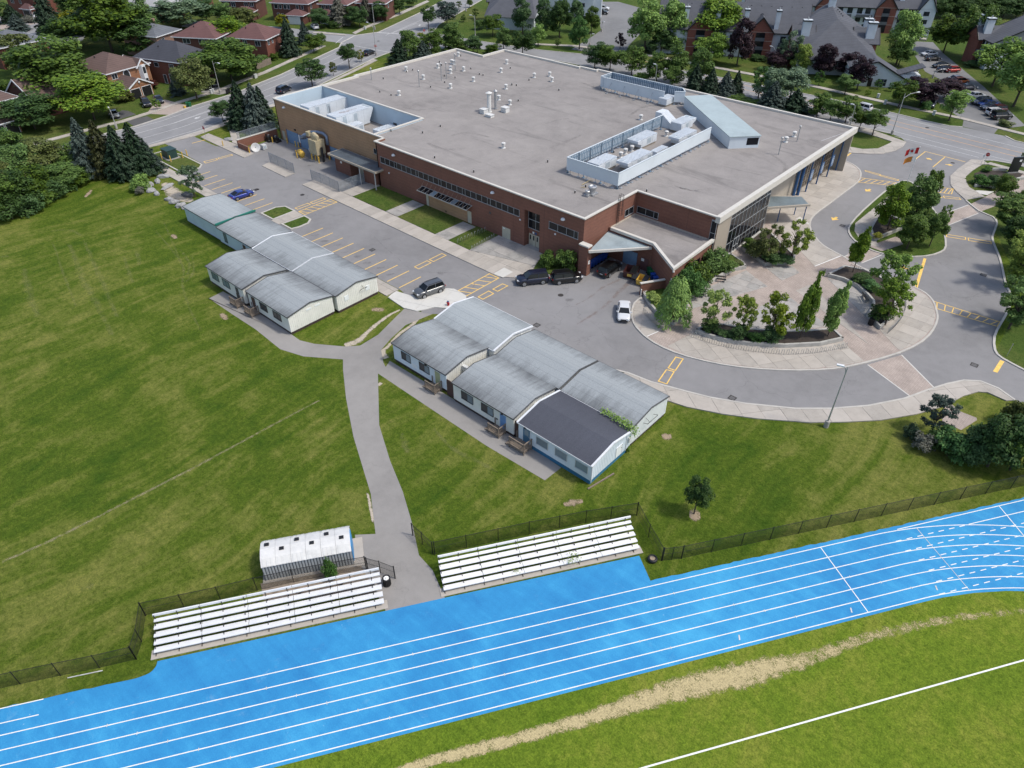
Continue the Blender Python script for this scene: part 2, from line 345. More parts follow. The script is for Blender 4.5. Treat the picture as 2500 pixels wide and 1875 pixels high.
struct('road',MB().sheet([(-146.2,72.5),(-141.9,62.4),(-150,60),(-166,56),(-200,40),(-203,48),(-175,62),(-160,67)],0.012),ASPR,'side street beside the brick houses')
struct("road",MB().sheet([(-262,-8),(-262,6),(-240,22),(-215,18),(-196,4),(-180,-6),(-176,-14),(-190,-16),(-215,-16),(-240,-20)],0.012),ASPR,'small court behind the houses')
lot=struct('parking_lot',MB().sheet([(-101.4,-16.2),(-82.5,-16.8),(-80.9,-18.2),(-80.9,-22.4),(-16,-22.4),(-9,-24.4),(-3.4,-20.4),(7.3,-20.4),(18,-20.2),(18,-17.3),(20,-16.6),(20,-3),(11.4,0.5),(12.3,6.8),(8,7.4),(1,7.4),(0,0.2),(-3.2,-4.5),(-5.6,-8.3),(-8.1,-9.9),(-49,-9.4),(-49,1.9),(-84,1.9),(-84,-8),(-90,-9.8),(-101.8,-10)],0.024),ASP,'asphalt parking lot beside the school')
loop=struct('drive',MB().sheet([(11.4,0.5),(20,-16.62),(23.3,-16.2),(27.5,-14.9),(30.2,-14),(33.9,-12.2),(38.7,-9.1),(41.9,-6.2),(44.8,-2.9),(47.5,1.3),(49,4.8),(50.4,7.7),(51.7,9.8),(53.3,11),(55.3,10.9),(57.3,9.8),(66,2),(80,12),(66,20),(56.7,17.1),(54,18),(52.8,19.3),(51.9,22.7),(51.7,26.3),(51.5,32),(50.4,36.8),(49.7,38),(48.1,42.7),(46.5,47.3),(44.3,52.4),(43.6,55.1),(43,60),(41.8,62.5),(39.3,63.5),(36.2,66.8),(33.9,69.5),(32,72.3),(30.7,76.7),(30.7,81.5),(31.2,88.9),(17.7,91),(18.4,87),(17.9,83.3),(16.7,80),(14.5,78),(11.4,76.1),(8.5,78.1),(0,79),(-30,79),(-30,72),(8,71.5),(11.7,70.8),(16,62),(16,30)],0.028),ASP,'looping asphalt drive in front of the school')
lane=struct('driveway',MB().sheet([(22.9,113.6),(23.9,109),(30.5,108.3),(30.3,112.4),(34.4,119),(18.8,145.6),(0.5,174),(-6,186),(-16,180),(-8,172),(3,150),(10.7,142.6),(3.5,136.5)],0.024),ASPO,'asphalt driveway of the apartments with parked cars')
alot=struct('parking_lot',MB().sheet([(-72,106),(-68,108),(-74,120),(-80,135),(-86,150),(-95,166),(-115,172),(-128,160),(-105,146),(-92,130),(-88,118),(-84,104)],0.024),ASPO,'asphalt lot behind the apartments')
for q in [Z('A',1060,1020,1240,980,1300,1010,1130,1065),Z('A',930,990,1030,930,1080,935,1150,965,1000,1010)]: struct('driveway',MB().sheet(q,0.014),ASPD,'dark asphalt house driveway')
PINKC=plain('pink_paving',(0.36,0.30,0.26),0.85,var=0.12)
struct('driveway',MB().sheet(Z('A',1280,900,1390,840,1620,900,1450,970,1240,960),0.013),PINKC,'pale paved house driveway')
struct('driveway',MB().sheet(Z('A',1690,740,1780,720,1990,770,1850,800,1700,780),0.013),ASPP,'house driveway by the black cars')
struct("driveway",MB().sheet(Z('a',540,330,760,300,775,360,470,430),0.014),PINKC,'pale driveway on the small court')
struct('driveway',MB().sheet(Z('a',0,420,150,425,230,510,0,530),0.014),PINKC,'pale paved area on the small court')
# markings on the lot
def line(par,p,q,w=0.11,z=0.032,mat=YEL,name='painted_line'):
    MB().strip([p,q],w,z).build(name,mat,par)
def boxline(par,pts,w=0.13,z=0.032,mat=YEL): MB().strip(pts,w,z,closed=True).build('painted_box',mat,par)
for x in (-41.2,-38.5,-35.8,-33.0,-30.3,-27.5,-24.8,-22.1,-19.45,-16.75,-56.3,-58.9,-61.5,-64.2,-66.9,-69.7,-72.4,-75.2,-77.9): line(lot,(x,-22.1),(x,-17.8),0.15)
for x0,y0,x1,y1 in ((-51.4,-16.4,-50.6,-13.7),(-51.3,-13.2,-50.5,-10.4),(-19.75,-16.4,-18.8,-13.8),(-19.75,-13.3,-18.8,-10.6)): boxline(lot,[(x0,y0),(x1,y0),(x1,y1),(x0,y1)])
def hatch(par,x0,x1,y0,y1,n,z=0.032):
    boxline(par,[(x0,y0),(x1,y0),(x1,y1),(x0,y1)],0.14,z)
    for i in range(n): a=y0+(y1-y0)*(i+.15)/n; line(par,(x0+.08,a),(x1-.08,a+(y1-y0)*.62/n),0.13,z)
hatch(lot,-49.7,-47.85,-16.8,-9.9,6); hatch(lot,-9.7,-7.75,-17.1,-10.2,5)
for q in (Z('G',565,990,645,945,690,962,605,1008),Z('G',440,1055,530,1005,570,1028,480,1075),Z('A',1720,1365,1825,1340,1835,1350,1735,1378),Z('A',1840,1335,1955,1303,1962,1312,1850,1343),Z('K',1062,522,1130,425,1195,442,1132,545),Z('K',1145,410,1210,318,1270,335,1205,432)): boxline(lot,q,0.14,0.036)
line(lot,*Z('A',1620,1210,1735,1180),0.2)
for q in (Z('I',870,125,1000,160,990,168,875,133),Z('I',1005,165,1155,205,1145,213,1000,172),Z('I',1410,335,1500,342,1520,356,1410,348),Z('I',1530,342,1665,358,1680,372,1540,358),Z('I',1555,665,1718,690,1718,710,1560,685),Z('I',1740,695,1932,728,1935,747,1745,718)): boxline(loop,q,0.15,0.036)
def hatchq(par,a,b,c,d,n,z=0.036):
    boxline(par,[a,b,c,d],0.14,z)
    for i in range(n):
        u=(i+.1)/n; w_=(i+.75)/n
        p=(a[0]+(b[0]-a[0])*u,a[1]+(b[1]-a[1])*u); q=(d[0]+(c[0]-d[0])*w_,d[1]+(c[1]-d[1])*w_)
        line(par,p,q,0.13,z)
hatchq(loop,*Z('I',805,225,1120,255,1150,230,835,188),6); hatchq(loop,*Z('I',1400,300,1600,325,1615,280,1400,260),6); hatchq(loop,*Z('I',1470,1290,1985,1442,2008,1405,1425,1222),8)
line(loop,*Z('I',1298,1125,1376,868),0.4,0.036); line(loop,*Z('L',1968,445,2028,350),0.5,0.036); line(loop,*Z('D',678,1348,760,1285),0.32,0.036)
for q in ((22.7,79.9,22.8,87.3),(22.8,87.3,30.7,86.7),(26.7,79.4,26.8,87.0)): line(loop,q[:2],q[2:],0.16,0.036)
def arrow(par,tip,tail,z=0.036,w=0.7,mat=YEL):
    t=Vector((tip[0],tip[1])); s=Vector((tail[0],tail[1])); d=(t-s); ln=d.length; d.normalize(); n=Vector((-d.y,d.x)); h=t-d*min(1.1,ln*.6)
    P=lambda v:(v.x,v.y)
    MB().sheet([P(t),P(h+n*w),P(h+n*w*.3),P(s+n*w*.3),P(s-n*w*.3),P(h-n*w*.3),P(h-n*w)],z).build('painted_arrow',mat,par)
arrow(loop,*Z('I',875,303,915,285)); arrow(loop,*Z('I',593,547,633,520)); arrow(loop,*Z('I',1240,960,1150,938),w=.55); arrow(loop,*Z('I',1410,322,1440,305))
arrow(loop,*Z('j',555,1145,655,1180),w=.5); arrow(loop,*Z('j',1015,1272,885,1255),w=.5); arrow(loop,*Z('D',665,1275,625,1265),w=.4)
r1,r2=[o for o in bpy.data.objects if o.name.startswith('road')][:2]
def pline(par,pts,w=0.12,z=0.024,mat=WLN,dash=None):
    if not dash: MB().strip(pts,w,z).build('lane_line',mat,par); return
    (a,b),(c,d)=pts; L_=math.hypot(c-a,d-b); k=0.0
    while k<L_: e=min(k+dash[0],L_); MB().strip([(a+(c-a)*k/L_,b+(d-b)*k/L_),(a+(c-a)*e/L_,b+(d-b)*e/L_)],w,z).build('lane_line',mat,par); k+=dash[0]+dash[1]
mid=[(np.array(n_)+np.array(f_))/2 for n_,f_ in zip([(-100.1,-19.3),(-100.6,-7),(-102.3,2.2),(-105.2,15),(-109.8,31.2),(-114.8,44.6),(-119.6,56.9)],[(-114.7,-21.2),(-115.3,-10),(-117.6,-2),(-120.3,14),(-125.3,29),(-130.3,41),(-137,57)])]
mid=[tuple(q) for q in mid]
pline(r1,offset(mid,2.1),0.14); pline(r1,offset(mid,-1.7),0.12); pline(r1,offset(mid,-5.9),0.12); pline(r1,offset(mid,5.7),0.12)
pline(r1,Z('A',1470,1040,1790,930),0.14); pline(r1,Z('d',415,547,800,575),0.5); pline(r1,Z('d',560,600,1180,330),0.14); pline(r1,Z('d',650,570,1090,390),0.14); pline(r1,Z('B',690,365,750,315),0.2); pline(r1,Z('B',740,360,830,315),0.2); pline(r1,Z('B',740,365,1160,445),0.2)
arrow(r1,*Z('A',1640,1005,1690,985),z=0.024,w=.6,mat=WLN); arrow(r1,*Z('d',810,515,860,505),z=0.024,w=.8,mat=WLN); arrow(r1,*Z('d',1130,440,1145,410),z=0.024,w=.5,mat=WLN)
for a,b,m_ in (((-60,107.3),(9.8,102.7),ORL),((9.8,102.7),(110,92.5),ORL),((-60,103.8),(12,99.4),ORL),((12,99.4),(110,89.5),ORL)): pline(r2,[a,b],0.16,0.028,m_)
for a,b in (((-60,108),(9.8,105.7)),((13.8,95.5),(110,86.4)),((14.7,92.4),(32,91.2)),((-60,98),(13.8,95.6)),((9.8,105.7),(110,95.5))): pline(r2,[a,b],0.12,0.028)
# catch basins and manholes (iron lids lying in the asphalt)
IRON=plain('cast_iron',(0.05,0.045,0.042),0.7,0.3,var=0.4,scale=6)
def grate(reg,x,y,wx=0.75,wy=0.75,z=0.035,rnd_=False,par=None):
    p=Z1(reg,x,y); m=MB()
    if rnd_: m.cyl(p,0.42,z-.02,z,14)
    else:
        m.strip([(p[0]-wx/2,p[1]-wy/2),(p[0]+wx/2,p[1]-wy/2),(p[0]+wx/2,p[1]+wy/2),(p[0]-wx/2,p[1]+wy/2)],0.12,z,closed=True)
        for i in range(5): m.box(p[0]-wx/2,p[0]+wx/2,p[1]-wy/2+wy*(i+.25)/5,p[1]-wy/2+wy*(i+.75)/5,z-.02,z-.002)
    m.build('drain_grate',IRON,par)
for q in (('F',1690,658),('F',710,150),('G',935,1293),('I',1868,1008),('I',680,592),('L',1792,385),('K',1685,664)): grate(*q,par=lot if q[0] in 'FG' else loop)
for q in (('B',408,1645),('B',25,1600),('G',1137,1040),('I',1610,62)): grate(*q,rnd_=True,par=lot if q[0] in 'BG' else loop)
for q in (('D',1395,1078),('B',1050,347)): grate(*q,rnd_=True,par=r2 if q[0]=='D' else r1)
RUST=plain('rust_stain',(0.24,0.125,0.07),0.9,var=0.35,scale=1.0)
def faded(name,col,dens=0.5,scale=1.2,edge=0.35):
    "thin worn film with ragged see-through edges (fade attribute runs 0 at the rim to 1 inside)"
    m,t,b,N,L=nodes(name); v=worldvec(t); a=N('ShaderNodeAttribute'); a.attribute_name='fade'
    n=noise(t,scale,5,0.75,v); n2=noise(t,scale*9,3,0.8,v)
    c=ramp(t,n2,[(0.3,tuple(x*.62 for x in col)),(0.7,tuple(x*1.25 for x in col))]); L(c,b.inputs['Base Color']); b.inputs['Roughness'].default_value=0.95
    f=mth(t,'ADD',mth(t,'MULTIPLY',a.outputs['Fac'],0.62),mth(t,'ADD',mth(t,'MULTIPLY',n,1.3),mth(t,'MULTIPLY',n2,0.8)))
    al=mapr(t,f,1.68-dens*.45,1.68-dens*.45+edge,0.0,min(1.0,dens+.08)); al=mth(t,'MULTIPLY',al,mapr(t,a.outputs['Fac'],0.0,0.35,0.0,1.0)); tr=N('ShaderNodeBsdfTransparent'); mx=N('ShaderNodeMixShader'); L(al,mx.inputs[0]); L(tr.outputs[0],mx.inputs[1]); L(b.outputs[0],mx.inputs[2])
    L(mx.outputs[0],t.nodes['Material Output'].inputs[0]); MATS[name]=m; return m
def worn(name,pts,widths,mat,z=0.008,label=None,parent=None,k=6,strength=(1,)):
    pts=smooth_line(pts,k); n=len(pts); wv=np.interp(np.linspace(0,1,n),np.linspace(0,1,len(widths)),widths)
    mb=MB(); vals=[]
    rows=[offset(pts,1.0)[i] for i in range(n)]
    for fr,va in ((-1,0),(-.45,.8),(0,1),(.45,.8),(1,0)):
        for i in range(n):
            p=pts[i]; q=rows[i]; e=0.0 if i in (0,n-1) else float(np.interp(i/(n-1),np.linspace(0,1,len(strength)),strength)) if len(strength)>1 else 1.0
            mb.v.append((p[0]+(q[0]-p[0])*fr*wv[i]/2,p[1]+(q[1]-p[1])*fr*wv[i]/2,z)); vals.append(va*e)
    for r in range(4):
        for i in range(n-1): mb.f.append((r*n+i,r*n+i+1,(r+1)*n+i+1,(r+1)*n+i)); mb.m.append(0)
    me=mb.mesh(name,[mat]); at=me.attributes.new('fade','FLOAT','POINT'); at.data.foreach_set('value',vals)
    return place(me,name,parent,kind=None if parent else 'structure',label=label)
STRAW=faded('straw_wear',(0.46,0.38,0.20),0.95,1.0); THIN=faded('thin_wear',(0.27,0.27,0.10),0.55,0.8,0.9); GRAV=faded('pale_gravel',(0.46,0.40,0.31),1.0,1.5); RST=faded('rust_film',(0.24,0.12,0.065),0.42,0.7,0.6); DRT=faded('bare_dirt',(0.33,0.255,0.17),0.9,1.6); TAR=faded('dark_film',(0.06,0.06,0.06),0.4,0.8,0.6)
worn('rust_stain',Z('G',1760,900,1640,1000,1500,1140,1250,1300),[1.6,1.4,1.0,.5],RST,0.033,parent=lot)
worn('rust_stain',Z('G',1660,900,1500,970,1380,1060,1250,1130),[1.3,.8,.6,.3],RST,0.037,parent=lot)
worn('tar_seam',Z('F',1700,540,1800,640,1900,720,2000,810,2212,850),[.2,.2,.2],TAR,0.034,parent=lot); worn('tar_seam',Z('G',0,850,280,855,380,900,405,960,330,1025),[.2,.25,.25],TAR,0.034,parent=lot)
worn('worn_track',Z('-',940,1897,1040,1862,1180,1825,1330,1785,1440,1752,1580,1706,1720,1668,1850,1640,1990,1602,2090,1564,2200,1535,2320,1512,2420,1500,2560,1490),[.9,1.2,1.3,1.4,1.6,2.2,2.8,2.9,1.7,1.4,1.4,1.2,1.1,1.0],STRAW,0.034,label='straw coloured wear strip along the infield grass',strength=[1,1,1,1,1,1,1.05,1,.72,.70,.62,.56,.5,.45])
worn('worn_track',Z('-',0,1374,65,1346,127,1318,213,1275,330,1215,452,1153,560,1095,680,1030,790,972),[.7,.6,.7,.6,.7,.6,.6,.5],faded('field_wear',(0.42,0.36,0.22),0.55,1.3,0.5),label='pale worn line across the field')
for q,w_ in ((Z('E',435,580,480,690,530,850,590,1000,650,1150),.8),(Z('E',580,600,640,740,700,900,800,1080,960,1400),2.0),(Z('E',700,560,790,760,880,960,1000,1250),1.6),(Z('E',1370,390,1500,700,1550,820,1540,950,1600,1150,1700,1350),.9),(Z('E',1300,480,1500,720,1560,860),.7),(Z('E',1040,700,1130,960),1.2),(Z('E',1620,700,1630,850,1540,950),1.0),(Z('E',1150,650,1180,800),1.5),(Z('J',540,1110,700,1290,950,1420,1100,1500),1.2),(Z('J',280,1150,330,1350),1.6),(Z('F',60,640,150,780,110,900),1.0),(Z('Q',540,460,640,420),1.2),(Z('E',0,715,80,715),1.5),(Z('E',420,500,580,490,700,540),1.4),(Z('E',200,800,240,1000,330,1250),2.2)): worn('worn_track',q,[w_*.5,w_,w_*.6],THIN,0.011,label='faint mowing wear mark in the field grass')
for q in (Z('K',260,1565,340,1545,430,1530),Z('E',715,215,745,185,770,150),Z('E',1450,525,1490,565),Z('F',410,1190,470,1250)): worn('bare_patch',q,[.6,1.4,.5],DRT,0.012,label='bare dirt patch in the grass')
for q,w_ in ((Z('F',1450,1465,1560,1430,1640,1360,1720,1290,1830,1210,1930,1160),[1.4,1.5,.9,.9,.7,.4]),(Z('J',150,540,120,480,170,430,260,330,370,250,480,130,620,85,700,75),[1.2,1.0,.7,.7,.9,.7,.6,.4]),(Z('M',1650,0,1695,220),[.35,.5]),(Z('J',30,660,60,760,110,740),[.9,1.0,.7])): worn('gravel_edge',q,w_,GRAV,0.013,label='pale gravel edge beside the asphalt path')
for q in (Z('F',1680,1165,1735,1160,1790,1165),Z('K',1085,988,1180,988)): worn('bare_patch',q,[1.0,1.6,1.0],DRT,0.012,label='bare dirt round a drain in the grass')
# field paths
struct('path',MB().sheet(smooth_line(Z('F',305,1070,430,1008),1)+[(-30,-39.6),(-19.6,-39.7),(-16.3,-39.8),(-14.2,-39),(-10.6,-36.6),(-9.4,-35.2)]+[(-9.6,-32),(-11,-28),(-11.9,-25.3)]+[(-9,-24.2),(-7.9,-23.6),(-8.6,-28),(-7.6,-31.5),(-6.6,-34),(-4.2,-35.6),(-3.3,-36),(-3.9,-34.8),(7.6,-34.7),(17.5,-34.7),(24.3,-35.0),(24.2,-37.6),(16.1,-37.9),(6.1,-37.7),(-3.0,-37.5)]+[(4.6,-43.6),(9.9,-46.5),(14.4,-48.6),(18.5,-50.9),(21.6,-52.9),(23.8,-53.2),(27,-54.6)]+[(24,-58.9),(17.9,-57.1),(15.2,-55.4),(16.6,-54),(12.2,-51),(4,-46.8),(-2,-43.2),(-6.9,-39.9),(-8.6,-38.6),(-12.9,-41.6),(-16.5,-42.7),(-22.9,-42.3),(-28.8,-42.4),(-34.9,-42.4)],0.014),ASPP,'asphalt path from the bleachers to the portables')
pad=struct('sidewalk',MB().sheet(Z('F',1830,1060,1910,1012,2020,1090,2120,1110)+[(-14,-23.2),(-11.9,-21.4),(-11.6,-18.9),(-11.3,-17.8),(-10.4,-17.1),(-9.4,-17.1),(-7.7,-17.3),(-5.2,-19.6),(-6,-20.4),(-8.9,-22.4),(-9.4,-23.6),(-10,-24.7),(-12,-25.4),(-16,-25.0)],0.02),CONG[0],'new white concrete walk around the end stall')
slabs(pad,[(-16,-25.0),(-16.2,-23.1),(-14,-22.6),(-12.1,-21.4),(-11.8,-18.9),(-11.5,-17.8),(-10.4,-17.0),(-9.4,-17.0),(-7.7,-17.2),(-5.2,-19.6),(-6,-20.4),(-8.9,-22.4),(-9.4,-23.6),(-10,-24.7),(-12,-25.4)],0.02,0.14,CONW,2.6,2.6,R(20),0.03)
# raised concrete walks in slabs
def walk(poly,px_=1.5,py_=1.5,ang=0.0,mats=CON,h=0.14,label='concrete sidewalk',org=(0,0),base=None,gap=0.03):
    b=struct('sidewalk',MB().prism(poly,0.0,h-.05),base or CONG[0],label)
    slabs(b,poly,h-.05,h,mats,px_,py_,ang,gap,org); return b
wl=walk([(-59,-9.6),(-59,-6.7),(-50.6,-6.7),(-47.5,-6.6),(-17.2,-7.0),(-6.0,-3.9),(-5.6,-4.8),(-3.2,-4.9),(-5.6,-8.4),(-8.1,-10.05)],1.55,3.3,0,label='concrete walk along the brick wall',org=(0,-10))
walk([(-50.6,-6.65),(-50.6,-2.2),(-49.8,0.1),(-47.6,0.1),(-47.6,-6.55)],3.0,1.6,label='concrete walk under the small canopy')
walk([(-38.2,-6.6),(-38.2,-0.3),(-35.1,-0.3),(-35.1,-6.6)],1.55,1.6,label='concrete walk between the two lawns',mats=CONG)
walk([(-25.3,-6.9),(-25.2,-0.4),(-22.2,-0.4),(-22.2,-6.9)],1.55,1.6,label='stained concrete walk beside the bike rack lawn',mats=CONG)
walk([(-17.2,-6.95),(-17.2,-0.05),(-11.65,-0.05),(-11.65,0.95),(-8.5,0.95),(-8.5,-0.05),(-7.6,-0.1),(-6.05,-3.85)],2.7,2.3,label='concrete patio at the double doors',mats=CONG+CON[:1],org=(-17,0))
MB().sheet(Z('G',570,865,660,812,735,850,650,897),0.147).build('ramp_slab',CONW,wl)
walk([(-96.5,-24.2),(-96.5,-22.5),(-16.3,-22.6),(-16.3,-24.9),(-50,-24.8)],1.6,2.6,label='concrete walk behind the portables')
walk(Z('i',0,1010,120,945,555,1130,390,1200),5.0,5.0,label='concrete pad by the left yard gate')
walk(Z('A',1690,1160,1760,1130,1960,1205,1985,1055,1965,1050,2030,1240,2145,1300,2060,1335)[:2]+Z('A',1960,1210,2050,1240,2140,1300,2060,1335),3.0,3.0,R(45),label='concrete walk at the yard entrance')
walk(Z('A',1960,1205,1930,1075,1985,1045,2020,1140,2040,1235),1.6,1.6,R(20),label='narrow concrete walk past the boulder')
walk([(-97.2,-22.0),(-99.3,-19.8),(-98.5,-10),(-100,-1),(-103,12),(-108,31),(-112.5,44),(-117.5,57),(-119.5,57),(-116,50),(-109.8,33.5),(-104.7,13),(-101.4,-1),(-100.0,-10),(-100.6,-20)],1.6,1.6,R(100),label='concrete sidewalk on the near side of the street')
far1=[(-113.6,-60),(-114.2,-30.6),(-114.7,-21.2),(-114.4,-15.6),(-116.1,-6.2),(-118.1,.2),(-119.8,12.9),(-122.4,19.9),(-125.6,30.2),(-131.5,44),(-137.7,58.8)]
fw=offset(far1,4.6); fw2=offset(far1,6.1); walk(fw+fw2[::-1],2.0,2.0,R(104),label='concrete sidewalk in front of the brick houses')
walk(Z('d',0,560,220,450,800,215,1260,10,1300,30,830,245,260,470,50,580),2.2,2.2,R(115),label='concrete sidewalk beyond the crossing')
walk(Z('c',1400,545,1620,545,1640,560,1990,590,1960,605,1640,580,1420,565),2,2,R(0),label='concrete sidewalk on the side street corner')
walk([(-15.6,117.2),(8.3,115.6),(22.4,115.4),(35.4,113.2),(60,109.5),(60,108),(35.2,111.8),(22.2,113.9),(8.3,114),(-15.6,115.4),(-60,113.2),(-85,107),(-100,98),(-101,99.2),(-86,108.6),(-60,115)],2.0,2.0,R(-3),label='concrete sidewalk in front of the apartments')
walk([(9,90),(17.9,87.9),(18,90.2),(13.6,91.6),(9.2,93),(-30,92.6),(-69,91.2),(-69,90),(-30,91)],2,2,R(-5),label='concrete sidewalk behind the school')
walk(Z('D',660,1243,740,1293,900,1302,1020,1302,1120,1277,1190,1242,1215,1202,1110,1178,1110,1187,1078,1212,980,1257,850,1262,740,1243,715,1262),2.2,2.2,R(30),label='curved concrete walk at the drive entrance')
walk([(33,89.9),(31.2,88.6),(30.7,81.5),(30.7,76.7),(32,72.3),(33.9,69.5),(36.2,66.8),(38.4,70.7),(35,73.4),(33.9,75.5),(33.0,78.5),(33.1,82.6),(33.6,87.3),(34.5,88.3)],2.4,2.4,R(80),label='curved concrete walk beside the sign garden')
walk([(34.5,89.6),(34.2,88.2),(60,84.8),(60,86.4)],2,2,R(-7),label='concrete sidewalk by the school sign')
ws=Z('K',1140,690,1300,742,1600,802,1900,842,2212,864)+Z('L',400,875,700,870,1000,855,1300,805,1540,735,1700,650,1820,615,1900,620,2060,690)
wd=[(20,-16.7),(23.3,-16.3),(27.5,-15),(30.2,-14.1),(33.9,-12.3),(38.7,-9.2),(41.9,-6.3),(44.8,-3),(47.5,1.2),(49,4.7),(50.4,7.6),(51.7,9.7),(53.3,10.9),(55.3,10.8),(57.3,9.7)]
sw=walk(wd+ws[::-1]+[(19,-18.4)],2.4,5.5,R(52),label='curved concrete walk south of the loop drive',org=(30,-20))
MB().strip(wd,0.25,0,h=0.17).build('kerb',KERB,sw)

for nm,pts in (('road',road1n[1:13]),('road',road1n[10:]),('road',road1f),('road',near2[1:7]),('road',near2[10:]),('road',far2[:10]),('road',far2[10:])): MB().strip(pts,.32,0,h=.12).build('kerb',KERB,r1 if pts[0] in road1n or pts[0] in road1f else r2)
MB().strip(smooth_line([(58.5,16.4),(56.7,17.1),(54,18),(52.8,19.3),(51.9,22.7),(51.7,26.3),(51.5,32),(50.4,36.8),(49.7,38),(48.1,42.7),(46.5,47.3),(44.3,52.4),(43.6,55.1),(43,60),(41.8,62.5),(39.3,63.5),(36.2,66.8)],2),.3,0,h=.14).build('kerb',KERB,loop)
MB().strip([(18,-20.4),(18,-17.4),(20,-16.7)],.25,0,h=.14).build('kerb',KERB,lot)

for i,(x,y) in enumerate(((-40,-20.3),(-37.1,-20.6),(-34.4,-20.0),(-31.6,-20.7),(-28.9,-20.2),(-26.2,-20.6),(-23.4,-20.1),(-20.7,-20.5),(-63,-20.4),(-68.4,-20.2),(-71,-20.6),(-15.2,-15),(-30,-13.4),(-42,-12.8),(4,-8),(-60,-4),(-66,-3))): worn('oil_stain',[(x-.5,y-.6),(x,y),(x+.3,y+.8)],[.5,1.1+.4*(i%3),.5],TAR,0.0335+.0004*i,parent=lot,k=3)
for q in (Z('I',860,330,760,430,660,520,560,640),Z('I',1250,950,1400,1000,1500,1080,1560,1200),Z('L',100,600,400,640,700,620,1000,560)): worn('tyre_marks',q,[.5,1.6,1.6,.5],faded('tyre_film',(.10,.10,.10),.25,.5,.9) if 'tyre_film' not in MATS else MATS['tyre_film'],0.0345,parent=loop)
# ------------------------------------------------------------------ lawns, islands and the plaza
struct('lawn',MB().sheet([(-900,-140),(-99.8,-140),(-100.9,-19),(-101.5,-7),(-103.5,5),(-110.6,31),(-120.5,57),(-110,70),(-80,66),(16,66),(17,80),(31,80),(35,66),(44,56),(52,38),(53,19),(57,17),(80,12),(300,-30),(600,600),(-900,700)],0.004),GR_L,'lawns along the streets and round the houses')
def lawnbed(poly,h=0.12,label='lawn'): return struct('lawn',MB().prism(poly,0,h),GR_L,label)
lawnbed([(-47.55,-6.55),(-47.55,-0.02),(-38.2,-0.02),(-38.2,-6.55)],label='first lawn along the brick wall')
lawnbed([(-35.05,-6.65),(-35.05,-0.02),(-25.35,-0.02),(-25.35,-6.75)],label='second lawn along the brick wall')
lawnbed([(-22.15,-6.85),(-22.15,-0.02),(-17.25,-0.02),(-17.25,-6.9)],label='small lawn with bike racks')
lawnbed([(-7.55,-0.02),(-6.0,-3.85),(-5.5,-4.75),(-3.3,-4.75),(0.0,-0.95),(0,-0.02)],0.15,'planting bed at the brick corner')
kerbed('island',[(-54.0,-21.8),(-54.2,-18.6),(-53.2,-17.1),(-50.2,-17.1),(-50.1,-21.8)],None,GR_L,label='grass island at the crossing, left part')
walk([(-50.0,-22.5),(-50.2,-17.2),(-47.7,-17.2),(-47.8,-22.5)],2.4,1.6,label='concrete walk between the two grass islands')
kerbed('island',[(-47.7,-21.8),(-47.5,-17.1),(-45.4,-17.2),(-44.4,-18.4),(-44.3,-20.3),(-44.7,-21.8)],None,GR_L,label='grass island at the crossing, right part')
kerbed('island',[(-95.2,-21.9),(-95.2,-18.4),(-90,-17.0),(-82.3,-17.0),(-80.9,-18.2),(-80.9,-22.0)],None,GR_L,label='grass island with the green utility box')
isl=[(24.4,67.8),(23.8,62.7),(23.9,50.3),(24.4,43.2),(25.3,40),(27.3,37.5),(29.7,36.3),(32.3,36),(35.2,37.3),(37.8,39.7),(39.2,42.8),(39.2,45.6),(37.2,51.2),(34.6,56.7),(31,62),(27.3,67.6),(25.6,68.9)]
ii=kerbed('island',smooth_line(isl,2,True),None,GR_L,label='teardrop island with trees in the loop drive')
def clipto(reg,*c): return Z(reg,*c)
slabs(ii,[(25.2,59),(25,44),(26,41),(28,38.3),(29.8,37.3),(31.2,38.2),(28.6,41.6),(27.6,45),(26.8,59)],0.1,0.145,CON,1.6,1.6,R(80))
struct('path',MB().sheet(Z('I',895,770,1010,812,1190,752,1150,690,1120,690),0.118),PAV,'pink paver path across the teardrop island')
PO=[(11.4,-0.5),(11.5,-2.6),(12.8,-5.1),(14.4,-6.9),(16.2,-8.0),(18,-8.7),(20.4,-9.05),(23.7,-8.7),(28,-7.2),(31.8,-5),(35.7,-1.9),(38.8,1.3),(41.2,5.1),(43.7,10.2),(45.1,15),(45.3,18.9),(44.9,22),(44.2,24),(42.9,26.6),(41.4,28.1),(39.9,28.7),(38.2,29.2),(36,29),(34,29),(31,29.6),(28.3,30.9),(25.3,32),(23.2,33.3),(20.4,36.5),(19,39.5),(18.4,42.7),(18.45,48.1),(18.5,55.7),(18.5,61.6),(17.9,64.9),(16.6,67.9),(14.4,70),(11.6,71.1)]
POs=smooth_line(PO,2)
plaza=struct('plaza',MB().prism(POs+[(9,70),(9,66),(11.75,66),(11.75,31),(14.0,31),(14.0,13.4),(12,13.4),(12.2,3)],0,0.12),PAV,'pink paver plaza at the school entrance')
MB().strip(POs,0.26,0,h=0.155).build('kerb',KERB,plaza)
def pslab(poly,a=0.0,p=1.5,q=1.5,mats=CON,org=(0,0)): slabs(plaza,poly,0.12,0.14,mats,p,q,R(a),0.03,org)
pslab(Z('H',300,1205,242,1260,224,1340,247,1430,292,1485,342,1530,440,1487,560,1438,480,1400,400,1340,330,1250),30,2,2)
pslab(Z('K',1135,232,1300,305,1600,375,1900,410,2212,422)+Z('L',330,425,600,410,860,358,735,250,690,190)+Z('H',1990,1575,1800,1615,1500,1630,1200,1613,1000,1583,850,1543,745,1500),58,2.0,2.6,org=(25,-5))
